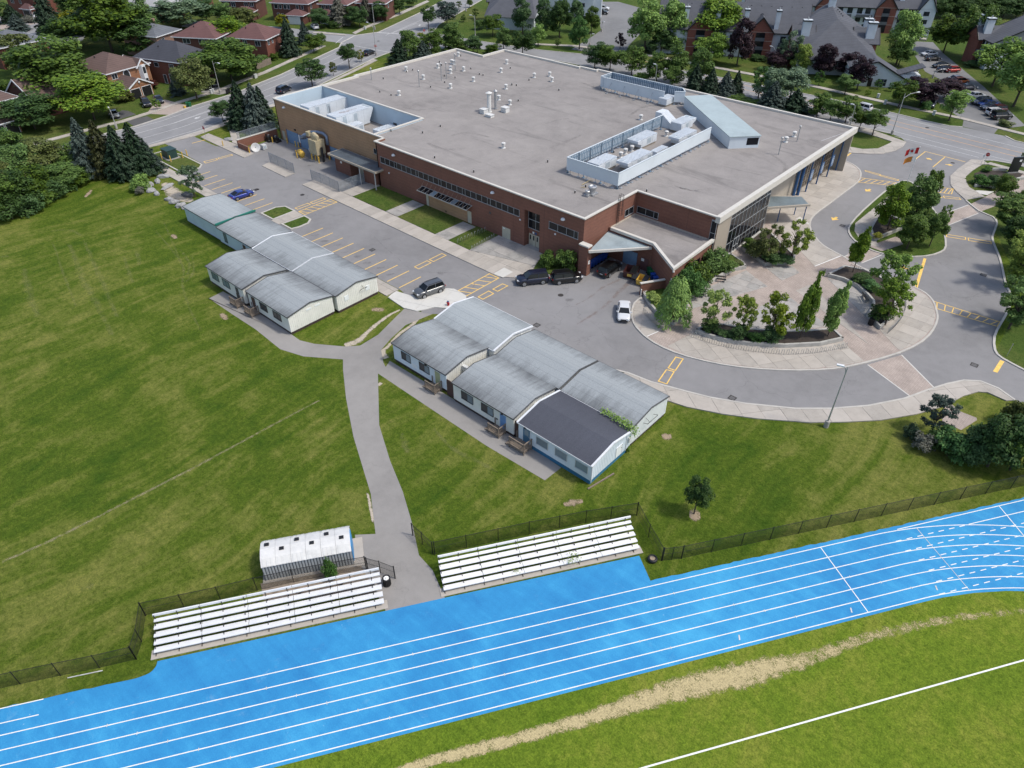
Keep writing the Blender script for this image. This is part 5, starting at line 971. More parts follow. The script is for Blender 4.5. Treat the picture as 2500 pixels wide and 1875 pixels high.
for y in (55.9,60.7,51.2):
    t=thing('banner',{55.9:'blue and white school banner on the middle blue column',60.7:'blue and white school banner on the far blue column',51.2:'blue and white school banner on the nearest thin blue column'}[y],'banner',(13.1,y,2.0),group='blue and white column banners')
    MB().box(-.02,.02,0,.95,0,2.2).build('cloth',BNW,t); MB().box(-.026,.026,.004,.946,1.55,2.2).build('blue_band',DKB,t); MB().box(-.026,.026,.004,.946,0,.5).build('blue_band',DKB,t)
    m=MB()
    for i in range(12):
        a0,a1=i*math.pi/6,(i+1)*math.pi/6
        for s in (-.028,.028): m.quad((s,.47+.36*math.cos(a0),1.03+.36*math.sin(a0)),(s,.47+.36*math.cos(a1),1.03+.36*math.sin(a1)),(s,.47+.25*math.cos(a1),1.03+.25*math.sin(a1)),(s,.47+.25*math.cos(a0),1.03+.25*math.sin(a0)))
    m.build('emblem',DKB,t); m=MB()
    for i in range(3): m.box(-.03,.03,.2+.2*i,.33+.2*i,1.7,1.95)
    for i in range(3): m.box(-.03,.03,.2+.2*i,.33+.2*i,.12,.34)
    m.build('lettering',BNW,t)
# entrance canopy
ec=MB().prism([(11.9,36.9),(13.6,31.9),(18.7,38.2),(16.2,40.6)],3.2,3.55,bottom=True).build('entrance_canopy',COPEW,sch); MB().sheet([(12.2,36.8),(13.8,32.5),(18.3,38.2),(16.2,40.2)],3.56).build('canopy_roof',plain('canopy_slate',(0.16,0.20,0.22),.4,var=.35,scale=.35),ec)
for x,y in ((14.8,35.6),(15.8,40.0),(18.1,38.3)): MB().cyl((x,y),.09,.13,3.2,8).build('column',DKB,ec)
# roof monitor

A_,B_,C_,D_=(-16.9,55.1),(1.35,40.1),(5.0,44.2),(-13.4,59.3)
MB().prism([A_,B_,C_,D_],8.2,10.25).build('roof_monitor',[SCRW],sch); MB().prism(offset(ccw([A_,B_,C_,D_]),-.15,True),10.25,10.38,bottom=True).build('monitor_roof',plain('monitor_membrane',(0.36,0.43,0.44),.5,var=.14,scale=.25),sch)
dv=Vector((C_[0]-B_[0],C_[1]-B_[1])).normalized(); nv=Vector((dv.y,-dv.x)); P=lambda u,d:(B_[0]+dv.x*u+nv.x*d,B_[1]+dv.y*u+nv.y*d)
m=MB(); m.prism([P(3.2,-.05),P(5.3,-.05),P(5.3,.02),P(3.2,.02)],8.75,10.0); m.build('pane',GLS,sch)
# ------------------------------------------------------------------ roof vents, pipes (parts of the school)
vent=MB().cyl((0,0),.42,0,.10,10).cyl((0,0),.21,.1,.75,10).lathe((0,0,.55),[(.34,0),(.36,.10),(.22,.16)],12).lathe((0,0,.80),[(.38,0),(.40,.14),(.20,.24)],12).mesh('roof_vent',[plain('vent_white',(0.62,0.62,0.60),.5,var=.06)])
stub=MB().cyl((0,0),.10,0,.5,8).cyl((0,0),.11,.42,.5,8,mi=1).mesh('vent_pipe',[BLK,MATS['vent_white']])
for q in ('B 1285 600 1225 805 1430 670 1690 545 1725 475 1553 575 1670 540 1660 620 1660 595 1770 600 2133 540 2085 612 1853 688 1660 745 2127 752 2067 845 2160 885 2105 1250','C 222 655 352 645 372 690 1120 1012 1335 1150 1045 1275 990 1300 950 1330','D 270 1155 200 1200'):
    a=q.split(); n=list(map(float,a[1:]))
    for x,y in Z(a[0],*n,z=8.2): place(vent,'roof_vent',sch,(x,y,8.2),random.Random(x).uniform(0,3))
for q in ('B 1092 668 1063 780 1158 808 1287 610 1340 595 1610 700 1490 738 1697 660 1830 585 1902 632 1933 640 1607 645 2163 580 2177 720 1157 1110 1573 1070 1423 1125 1525 1335 1855 1455 1565 528 1583 555 1745 475','C 178 680 33 718 71 725 430 765 87 855 335 1370 893 1290 1170 1618 565 1630 655 1580'):
    a=q.split(); n=list(map(float,a[1:]))
    for x,y in Z(a[0],*n,z=8.2): place(stub,'vent_pipe',sch,(x,y,8.2))
for (k,x,y),h in ((('B',995,675),2.4),(('B',1397,735),3.3),(('B',1583,682),3.6),(('B',1625,665),3.3),(('B',1700,600),3.6),(('D',295,1195),2.7),(('D',140,1305),2.9)):
    p=Z1(k,x,y,8.2); MB().cyl(p,.09,8.2,8.2+h,8).lathe((*p,8.2+h-.1),[(.2,0),(.22,.2),(.05,.35)],10).build('flue_pipe',METAL,sch)
for (k,x,y),r,h in ((('B',1985,945),.42,3.6),(('B',2040,920),.27,3.4)):
    p=Z1(k,x,y,8.2); MB().cyl(p,r,8.2,8.2+h,12).lathe((*p,8.2+h),[(r*1.5,0),(r*1.6,.1),(.05,.4)],12).cyl(p,r*1.4,8.2,8.35,12).build('flue_stack',MATS['vent_white'] if r>.3 else METAL,sch)
for k,x,y,sx,sy,sz in (('B',1940,955,1.2,1.2,.8),('B',1990,985,1.5,1.0,.4),('B',2120,945,1.3,1.1,.9)): p=Z1(k,x,y,8.2); MB().obox((*p,8.2+sz/2),(sx,sy,sz)).obox((*p,8.2+sz+.05),(sx+.15,sy+.15,.1)).build('roof_hatch',MATS['vent_white'],sch)
for k,x,y,r in (('C',710,1640,.7),('C',670,1655,.4)): p=Z1(k,x,y,8.2); MB().obox((*p,8.35),(r*2,r*2,.3)).cyl(p,r*.75,8.5,8.2+r*1.5,14).lathe((*p,8.2+r*1.5),[(r*.95,0),(r,.25),(r*.7,.35),(r*.5,.2)],14).build('exhaust_fan',METAL,sch)
MB().strip([(12.0,55),(13.4,62),(13.6,64)],.05,8.21).build('cable',TRIM,sch); MB().tube([Z1('C',625,1560,8.3)+(8.35,),Z1('C',700,1520,8.3)+(8.35,),Z1('C',715,1530,8.3)+(8.35,)],.05,5).tube([Z1('C',615,1580,8.3)+(8.35,),Z1('C',650,1585,8.3)+(8.35,)],.05,5).build('gas_pipe',plain('yellow_pipe',(.5,.4,.2),.5),sch)
STAIN=faded('roof_stain',(.085,.08,.078),.42,.35,.7); PALEST=faded('pale_stain',(.42,.41,.39),.42,.8,.6)
for i,(q,w__) in enumerate(((Z('C',250,760,360,730,480,690,z=8.2),[.5,1.2,.4]),(Z('C',350,1250,480,1200,640,1130,z=8.2),[.8,2.0,.8]),(Z('C',300,1050,430,1010,520,1000,z=8.2),[.6,1.4,.5]),(Z('C',600,690,800,760,1000,820,z=8.2),[1,2.2,1]),(Z('B',1250,900,1400,930,1600,900,z=8.2),[1,2.5,1]),(Z('B',1650,1150,1800,1120,2000,1160,z=8.2),[1,2,1]),(Z('B',1150,640,1300,700,1500,690,z=8.2),[.8,2,.8]),(Z('B',1450,1200,1600,1260,1800,1250,z=8.2),[1,2.6,1]),(Z('C',1440,1580,1560,1610,1700,1590,z=8.2),[.6,1.6,.6]),(Z('H',560,250,700,290,860,320,z=8.2),[.6,1.6,.6]),(Z('D',60,1290,200,1400,150,1480,z=8.2),[.8,2,.8]),(Z('H',330,560,450,600,560,640,z=4.6),[.6,1.6,.6]),(Z('C',1000,1000,1150,900,1350,900,z=8.2),[.8,1.8,.8]))): worn('roof_stain',q,w__,STAIN,(4.612 if i==11 else 8.212)+.0006*i,parent=sch)
for i,(k,x,y) in enumerate((('B',1225,800),('C',40,905),('C',370,690),('C',165,1280),('B',2105,1250),('B',1660,745),('C',345,640))): p=Z1(k,x,y,8.2); worn('roof_patch',[(p[0]-1.2,p[1]-.5),(p[0],p[1]),(p[0]+1.2,p[1]+.6)],[.8,1.9,.8],PALEST,8.222+.0006*i,parent=sch)
# ------------------------------------------------------------------ rooftop screens and units
def screen(pts,label,z0=8.75,z1=10.8,braces=()):
    t=thing('rooftop_screen',label,'screen',(*pts[0],8.2),group='pale blue rooftop screens'); ox,oy=pts[0]
    for i,(p,q) in enumerate(zip(pts,pts[1:])):
        L_=math.hypot(q[0]-p[0],q[1]-p[1]); rz=math.atan2(q[1]-p[1],q[0]-p[0]); e=place(MB().box(0,L_,-.04,0,z0-8.2,z1-8.2).mesh('panel',[SCRW]),'panel',t,(p[0]-ox,p[1]-oy,0),rz)
        m=MB(); n=max(2,int(L_/.45))
        for k in range(n): u=L_*(k+.5)/n; m.box(u-.12,u+.12,.0,.05,z0-8.2+.05,z1-8.2-.05)
        m.box(0,L_,.05,.09,z0-8.2+.5,z0-8.2+.6).box(0,L_,.05,.09,z1-8.2-.5,z1-8.2-.4); place(m.mesh('ribs',[SCRB]),'ribs',t,(p[0]-ox,p[1]-oy,0),rz)
        m=MB(); n=max(1,int(L_/3))
        for k in range(n+1): u=min(max(L_*k/n,.15),L_-.15); m.box(u-.06,u+.06,.08,.20,0,z1-8.2).obox((u,.14,.06),(.45,.45,.12))
        place(m.mesh('posts',[SCRB]),'posts',t,(p[0]-ox,p[1]-oy,0),rz)
        place(MB().box(-.02,L_+.02,-.1,.1,z1-8.2,z1-8.2+.07).mesh('top_trim',[SCRW]),'top_trim',t,(p[0]-ox,p[1]-oy,0),rz)
        m=MB(); n=int(L_/1.5)
        for k in range(n): u=L_*(k+.5)/n; m.obox((u,-.18,.05),(.5,.4,.1)).bar((u,-.1,.1),(u,-.04,.7),.06)
        if n: place(m.mesh('feet',[METAL]),'feet',t,(p[0]-ox,p[1]-oy,0),rz,kind='stuff')
        if i in braces:
            for k in range(4): u=L_*(k+.6)/4.4; place(MB().bar((u,-1.5,.12),(u,-.04,1.9),.06).obox((u,-1.5,.06),(.6,.5,.12)).mesh('brace',[METAL]),'brace',t,(p[0]-ox,p[1]-oy,0),rz)
    return t
screen([(-13.2,40.8),(-13.2,12.3),(-3.0,12.4),(-3.0,41.0)],'long three sided pale blue screen round the white rooftop units')
screen([(-19.3,55.0),(-17.6,56.3),(-19.3,58.1),(-36.9,57.9),(-37.0,53.9),(-36.0,53.9),(-36.0,53.6),(-20.8,53.6)],'pale blue screen with slanted struts near the back edge of the roof',braces=(6,))
RSTP=faded('rust_patch',(0.26,0.10,0.05),0.5,2.2,0.4)
def unit(x0,x1,y0,y1,h,label,z=8.2,hood=1,name='rooftop_unit',rust=False,mat=None,ribs=True):
    t=thing(name,label,'air handler',(x0,y0,z),group='white rooftop air handling units'); w_,l_=x1-x0,y1-y0; cx=w_/2; mat=mat or UNW
    MB().box(.1,w_-.1,.1,l_-.1,0,.35).build('curb',plain('curb_tan',(0.27,0.235,0.19),.8),t); nb=max(2,int(l_/1.3))
    for i in range(nb): MB().box(0,w_,l_*i/nb+.01,l_*(i+1)/nb-.01,.35,h).build('casing',mat,t)
    m=MB(); n=max(3,int(l_/.42))
    for i in range(n): m.box(-.05,w_+.05,l_*(i+.2)/n,l_*(i+.8)/n,h,h+.06)
    m.build('roof_rib',mat,t)
    if rust: worn('rust_patch',[(w_*.4,l_*.25),(w_*.55,l_*.45),(w_*.45,l_*.6),(w_*.5,l_*.8)],[.8,1.6,1.2,.6],RSTP,h+.068,parent=t)
    if hood:
        e=l_ if hood>0 else 0; s=1 if hood>0 else -1; m=MB(); a,b=e,e+s*1.1
        m.add([(0,a,.9),(w_,a,.9),(w_,a,h),(0,a,h),(0,b,h-.45),(w_,b,h-.45),(w_,b,h),(0,b,h)],[(0,1,5,4),(4,5,6,7),(0,4,7,3),(1,2,6,5),(3,7,6,2)]); m.build('hood',mat,t)
        for i in range(2): MB().box(w_*(.1+.45*i),w_*(.1+.45*i)+w_*.36,min(a,b)+.2,max(a,b)-.2,h+.01,h+.03).build('fan_grille',UNG,t)
    for i in range(min(nb,4)): MB().box(w_,w_+.03,l_*i/nb+.25,l_*(i+1)/nb-.25,.6,h-.25).build('access_door',UNG if i%2 else mat,t)
    return t
unit(-10.9,-8.6,14.8,20.0,1.75,'white rooftop unit nearest the front corner of the long screen',hood=0); unit(-7.7,-5.4,19.6,25.8,1.75,'longest white rooftop unit with a hood facing the front of the screen',hood=-1); unit(-6.5,-5.3,27.0,30.6,1.3,'low narrow white unit along the right side of the long screen',hood=0)
unit(-12.2,-9.9,29.2,34.2,1.75,'white rooftop unit by the ribbed back of the long screen',hood=-1); unit(-7.5,-5.3,35.2,40.2,1.75,'white rooftop unit close to the open end of the long screen',hood=-1); unit(-11.3,-9.0,41.0,45.2,1.75,'white rooftop unit just outside the open end of the long screen',hood=1); unit(-21.4,-19.5,52.6,56.0,1.5,'single white rooftop unit beside the strutted screen',hood=0)
t=thing('sloping_duct','white ribbed sloping duct hood at the end of the long screen','duct',(-15.4,42.0,8.2)); m=MB().add([(0,0,0),(4.4,0,0),(4.4,2.4,0),(0,2.4,0),(0,0,2.5),(0,2.4,2.5),(1.2,0,2.5),(1.2,2.4,2.5),(4.4,0,.4),(4.4,2.4,.4)],[(0,1,8,6,4),(3,5,7,9,2),(4,6,7,5),(6,8,9,7),(1,2,9,8),(0,4,5,3)]); m.build('casing',UNW,t); m=MB()
for i in range(6): y=.2+i*.4; m.bar((1.2,y,2.53),(4.4,y,.43),.08,.06)
m.build('roof_rib',UNW,t)
unit(-77.3,-74.3,4.4,14.0,3.3,'larger rusty sided white unit at the left of the sunken roof well',4.5,hood=1,mat=UNW); unit(-68.3,-65.2,4.4,12.6,3.3,'white unit with a rust patch on top in the sunken roof well',4.5,hood=1,rust=True); unit(-64.4,-62.3,6.0,8.8,1.8,'small white unit in front of the rust patched one in the roof well',4.5,hood=0); unit(-60.2,-58.4,9.2,13.8,.95,'low white unit at the right of the sunken roof well',4.5,hood=0)
MB().cyl((-70.2,6.6),.14,4.5,8.6,8).build('flue_pipe',METAL,sch)
# ------------------------------------------------------------------ service yard
def bollard(p,label,mat=YLP,h=1.15,z=0.0,g='yellow steel bollards'):
    t=thing('bollard',label,'bollard',(*p,z),group=g); MB().cyl((0,0),.1,0,h,10).lathe((0,0,h),[(.1,0),(.09,.05),(.03,.09)],10).build('post',mat,t); MB().cyl((0,0),.2,0.0,.04,10).build('collar',DIRT,t); return t
for p,l in zip(lz('i',[(430,625),(570,680),(620,695),(180,610),(845,900),(910,920),(970,960),(1145,910)]),('left of the first blue garage door','left one of the pair between the blue garage doors','right one of the pair between the blue garage doors','beside the black machine in the yard','at the left front leg of the dust collector','at the middle front of the dust collector','at the right front corner of the dust collector','under the near corner of the small canopy')): bollard(p,'yellow bollard '+l)
for p,l in zip(lz('A',[(1370,1348),(1445,1368),(1545,1335),(1582,1318)]),('left of the green utility box','in front of the green utility box','right of the green utility box','furthest right of the green utility box')): bollard(p,'yellow bollard '+l,z=.1)
for p,l in zip(lz('A',[(1885,1235),(2108,1295)]),('on the walk by the boulder','at the end of the yard wall')): bollard(p,'yellow bollard '+l)
for p,l in zip(lz('G',[(1665,740),(1775,783),(1343,865),(1810,1050)]),('left of the blue bay door','right of the blue bay door','at the brick pier of the bay','at the end of the low brick wall')): bollard(p,'white bollard '+l,plain('pale_steel',(.6,.58,.54),.5),g='white steel bollards')
t=thing('utility_box','dark green utility box on a concrete pad between yellow bollards','utility box',(-91.9,-20.6,.1)); MB().box(-.2,3.0,-.2,2.6,0,.12).build('pad',CONG[0],t); GRNB=plain('green_steel',(0.02,0.05,0.045),.5,var=.15)
MB().box(.1,2.6,.2,2.2,.12,1.75).build('cabinet',GRNB,t); MB().box(0,2.7,.1,2.3,1.75,1.83).build('lid',GRNB,t)
for i in range(2): MB().box(2.6,2.64,.3+i*.95,1.15+i*.95,.25,1.6).build('door',GRNB,t)
t=thing('boulder','grey boulder on the grass by the yard walk','boulder',(*Z1('A',1930,1185),0))
def rock(parent,loc,s,seed,mat,name='rock',smooth=False):
    rn=random.Random(seed); import bmesh
    bm=bmesh.new(); bmesh.ops.create_icosphere(bm,subdivisions=2,radius=1)
    for v in bm.verts: k=1+rn.uniform(-.18,.18); v.co=Vector((v.co.x*s[0]*k,v.co.y*s[1]*k,max(v.co.z,-.3)*s[2]*k))
    me=bpy.data.meshes.new(name); bm.to_mesh(me); bm.free(); me.materials.append(mat); return place(me,name,parent,loc,rn.uniform(0,6))
STN=plain('grey_stone',(0.30,0.30,0.30),.9,var=.3,scale=2.2); STNW=plain('pale_stone',(0.42,0.41,0.39),.9,var=.25,scale=1.5)
rock(t,(0,0,.2),(.9,.6,.5),3,STN,'stone')
t=thing('dust_collector','tan dust collector with cyclone fans on yellow legs in the service yard','machine',(-68.3,-.9,0))
MB().box(-.3,3.2,-.3,2.6,0,.08).build('slab',CON[1],t)
for x in (.25,2.35):
    for y in (.2,1.9): MB().box(x-.08,x+.08,y-.08,y+.08,.08,1.5).build('leg',YLP if y<1 else METAL,t)
MB().box(.05,2.55,0,2.1,1.5,4.3).build('cabinet',TANM,t); MB().add([(.2,.2,1.5),(2.4,.2,1.5),(2.4,1.9,1.5),(.2,1.9,1.5),(1.0,.8,.7),(1.6,.8,.7),(1.6,1.4,.7),(1.0,1.4,.7)],[(0,1,5,4),(1,2,6,5),(2,3,7,6),(3,0,4,7),(7,6,5,4)]).build('hopper',TANM,t)
for i in range(2): MB().box(.2+1.2*i,1.25+1.2*i,-.04,0,1.8,3.6).build('access_door',TANM,t)
for x,y,z in ((.9,1.0,4.9),(1.8,.8,4.8)):
    o=MB().lathe((0,0,-.3),[(.55,0),(.62,.1),(.62,.5),(.5,.6)],16).build('fan_housing',TANM,t,(x,y,z),smooth=True); o.rotation_euler=(R(90),0,R(30)); MB().box(x+.1,x+.6,y-.2,y+.25,4.3,z).build('fan_duct',TANM,t)
o=MB().box(-1.3,-.3,.6,1.7,4.5,5.3).build('cyclone_box',TANM,t); MB().tube([(-.8,1.2,4.9),(-1.8,.6,4.5),(-3.0,.5,3.7),(-3.8,1.2,3.3),(-3.4,1.9,3.3)],.33,10).tube([(-.6,1.3,5.1),(.6,2.2,5.2),(1.9,2.6,5.1),(2.6,2.75,4.7),(2.7,2.7,3.0)],.33,10).build('pipe',DUCT,t,smooth=True)
MB().cyl((2.9,1.0),.25,0,3.0,10).build('duct_pipe',DKMET,t)
def tankx(p,r,l,label,mat,rz=0,base=True):
    t=thing('tank',label,'tank',(*p,0),rz); prof=[(0.02,-l/2-.18),(r*.6,-l/2-.12),(r,-l/2),(r,l/2),(r*.6,l/2+.12)]
    o=MB().lathe((0,0,0),prof,16).build('shell',mat,t,(0,0,r+.35),smooth=True); o.rotation_euler=(0,R(90),0); MB().cyl((0,0),.25,2*r+.25,2*r+.5,12).build('lid',mat,t)
    for s in (-1,1): MB().box(s*l*.3-.06,s*l*.3+.06,-r*.7,r*.7,0,.5).build('saddle',mat,t)
    if base: MB().box(-l*.8,l*.8,-r*1.6,r*1.6,0,.06).build('slab',CON[1],t)
tankx((-71.0,-1.3),.55,1.7,'yellow horizontal tank on a slab in the service yard',YLP,R(-15)); tankx((-70.2,1.0),.55,1.9,'white horizontal tank beside the dust collector',MATS['vent_white'],R(-15),False)
for x,y in ((-72.3,-1.6),(-71.2,-2.2)): bollard((x,y),'yellow bollard guarding the yellow tank, '+('left' if x<-72 else 'right')+' one')
t=thing('brick_wall','low brick yard wall with a grey chain link fence on top','wall',(-85.2,-7.2,0)); MB().box(0,.35,0,9.5,0,1.7).build('wall',BRR,t); MB().box(-.05,.4,-.05,9.5,1.7,1.85).build('coping',COPE,t)
for i in range(4): MB().cyl((.17,.3+3*i),.035,1.85,3.3,6).build('post',FENCEG,t)
for i in range(3): MB().tube([(.17,.3+3*i,3.25),(.17,3.3+3*i,3.25)],.022,5).build('top_rail',FENCEG,t); place(panel_mesh(3.0,1.35,WIREG,.013),'mesh_panel',t,(.17,.3+3*i,1.88),R(90))
MB().box(.35,4.2,-.05,.3,0,1.2).build('wall',BRR,t)
t=thing('satellite_dish','white satellite dish leaning by the yard wall','dish',(-80.9,-5.6,.75)); MB().lathe((0,0,0),[(.05,0),(.5,.08),(.9,.3),(.92,.3),(.5,.04),(.02,-.05)],18).build('bowl',MATS['vent_white'],t,smooth=True).rotation_euler=(R(70),0,R(60)); MB().bar((0,0,-.75),(0,0,.1),.08).build('stand',DKMET,t)
t=thing('metal_box','white metal machine box standing in the yard','machine box',(-81.0,-4.4,0)); MB().box(0,1.0,0,.9,.12,1.0).build('casing',GRY,t); MB().box(.05,.15,.05,.15,0,.12).box(.85,.95,.05,.15,0,.12).box(.85,.95,.75,.85,0,.12).box(.05,.15,.75,.85,0,.12).build('foot',DKMET,t); MB().box(1.0,1.02,.15,.75,.3,.85).build('grille',UNG,t)
def machine(p,label,seed):
    rn=random.Random(seed); t=thing('engine',label,'machine',(*p,0)); MB().box(-.9,.9,-.5,.5,.1,.35).build('frame',DKMET,t); MB().box(-.5,.6,-.4,.4,.35,1.0).build('block',BLK,t)
    for i in range(3): MB().cyl((-.5+.5*i,rn.uniform(-.2,.2)),.18,1.0,1.3+rn.uniform(0,.3),8).build('canister',[BLK,METAL,DKMET][i],t)
    for s in (-1,1): o=MB().cyl((0,0),.32,-.08,.08,14).build('wheel',BLK,t,(.75,s*.5,.32)); o.rotation_euler[0]=R(90)
machine((-83.9,-.6),'black machine under a cover at the brick yard wall',1); machine((-82.4,.3),'black engine with metal canisters by the cream door',4)
# bins in the loading bay
BBLU=plain('blue_plastic',(0.015,0.075,0.36),.45,var=.1); BGRN=plain('green_plastic',(0.015,0.13,0.05),.45,var=.1)
def bin_(p,rz,label,mat,group,z=0.0):
    t=thing('wheelie_bin',label,'bin',(*p,z),rz,group); MB().add([(-.24,-.26,.12),(.24,-.26,.12),(.24,.22,.12),(-.24,.22,.12),(-.32,-.34,1.0),(.32,-.34,1.0),(.32,.32,1.0),(-.32,.32,1.0)],[(3,2,1,0),(4,5,6,7),(0,1,5,4),(1,2,6,5),(2,3,7,6),(3,0,4,7)]).build('body',mat,t)
    MB().box(-.34,.34,-.38,.36,1.0,1.08).build('lid',mat,t)
    for s in (-1,1): o=MB().cyl((0,0),.12,-.04,.04,10).build('wheel',BLK,t,(s*.26,.26,.12)); o.rotation_euler[1]=R(90)
for i in range(7): bin_((.62,.45+.78*i),R(-90),'blue bin along the bay side wall, '+('nearest the pier','second from the pier','third from the pier','middle of the row','fifth from the pier','sixth from the pier','furthest inside')[i],BBLU,'blue bins in the loading bay')
for i,(p,l,mm) in enumerate((((8.3,6.0),'green wheelie bin against the slanted bay wall, back one',BGRN),((9.0,5.4),'green wheelie bin against the slanted bay wall, second one',BGRN),((9.7,4.85),'blue wheelie bin between the green one and the last blue one',BBLU),((10.5,4.3),'blue wheelie bin nearest the yellow dumpster',BBLU))): bin_(p,R(145),l,mm,'bins against the slanted bay wall')
def dumpster(p,rz,label,mat,lid):
    t=thing('dumpster',label,'dumpster',(*p,0),rz); m=MB().add([(-1,-.75,.15),(1,-.75,.15),(1,.75,.15),(-1,.75,.15),(-1,-.95,1.2),(1,-.95,1.2),(1,.85,1.55),(-1,.85,1.55)],[(3,2,1,0),(0,1,5,4),(1,2,6,5),(2,3,7,6),(3,0,4,7)]); m.build('body',mat,t)
    MB().strip([(-1,-.95),(1,-.95)],.1,0,h=1.24,z0=1.12).box(-1.05,-.97,-.9,.8,1.0,1.12).box(.97,1.05,-.9,.8,1.0,1.12).build('rim',mat,t)
    for s in ((0.02,1) if lid==1 else (-1,1)): x0,x1=(s-1 if s!=0.02 else -.02,s-.02 if s!=.02 else .98); MB().add([(x0,-.97,1.25),(x1,-.97,1.25),(x1,.87,1.6),(x0,.87,1.6)],[(0,1,2,3)]).add([(x0,-.97,1.22),(x1,-.97,1.22),(x1,.87,1.57),(x0,.87,1.57)],[(3,2,1,0)]).build('lid',BLK,t)
    MB().box(-.35,.35,-.90,-.86,.5,.95).build('sign',YLP,t)
    for x in (-.8,.8): MB().box(x-.1,x+.1,-.6,-.4,0,.15).box(x-.1,x+.1,.4,.6,0,.15).build('foot',DKMET,t)
    return t
dumpster((6.8,3.4),R(15),'dark maroon dumpster with a yellow sticker and half open lid',plain('maroon_steel',(0.06,0.018,0.018),.5,var=.2),1); dumpster((9.35,2.75),R(12),'yellow dumpster with black lids by the low brick wall',YLP,2).scale=(.82,.82,.82)
# ------------------------------------------------------------------ cars
def paint(name,col,metal=0.25): return plain(name,col,0.28,metal,var=0.02,scale=.5,coat=0.8)
CP=dict(blue=paint('blue_paint',(0.012,0.035,0.25)),bright=paint('bright_blue_paint',(0.01,0.06,0.30)),grey=paint('grey_car_paint',(0.13,0.135,0.14),.5),navy=paint('navy_paint',(0.008,0.012,0.032)),black=paint('black_paint',(0.006,0.006,0.007)),white=paint('white_car_paint',(0.62,0.63,0.64),0),orange=paint('orange_paint',(0.45,0.09,0.015)),red=paint('red_paint',(0.35,0.02,0.015)),maroon=paint('maroon_paint',(0.10,0.012,0.02)),silver=paint('silver_paint',(0.36,0.38,0.40),.6),slate=paint('slate_paint',(0.05,0.06,0.085)))
TYRE=plain('tyre_rubber',(0.012,0.012,0.012),.85,var=.2); RIM=plain('rim_alloy',(0.40,0.41,0.42),.35,.7,var=.1); GLC=glass('car_glass',(0.008,0.010,0.012),.04,.3); LAMP=plain('headlamp',(0.62,0.64,0.66),.15,var=.05); TAIL=plain('tail_lamp',(0.25,0.008,0.006),.25,var=.05); PLAS=plain('black_plastic',(0.02,0.02,0.021),.6,var=.1); PLATE=plain('number_plate',(0.55,0.55,0.55),.5,var=.05)
KIND=dict(sedan=dict(L=4.65,w=.91,belt=.93,roof=1.44,hood=.86,trunk=.98,rb=-1.75,rt=-.95,ft=.35,fb=1.15,wb=1.38,wr=.33),
 coupe=dict(L=4.5,w=.89,belt=.90,roof=1.36,hood=.82,trunk=.98,rb=-1.85,rt=-.75,ft=.2,fb=1.1,wb=1.33,wr=.33),
 suv=dict(L=4.65,w=.94,belt=1.08,roof=1.72,hood=1.04,trunk=1.10,rb=-2.18,rt=-1.95,ft=.45,fb=1.2,wb=1.35,wr=.37),
 bigsuv=dict(L=4.85,w=.97,belt=1.12,roof=1.80,hood=1.10,trunk=1.13,rb=-2.30,rt=-2.1,ft=.5,fb=1.15,wb=1.42,wr=.39),
 hatch=dict(L=4.2,w=.88,belt=.95,roof=1.50,hood=.90,trunk=.98,rb=-2.0,rt=-1.45,ft=.4,fb=1.2,wb=1.27,wr=.32))
_car={}
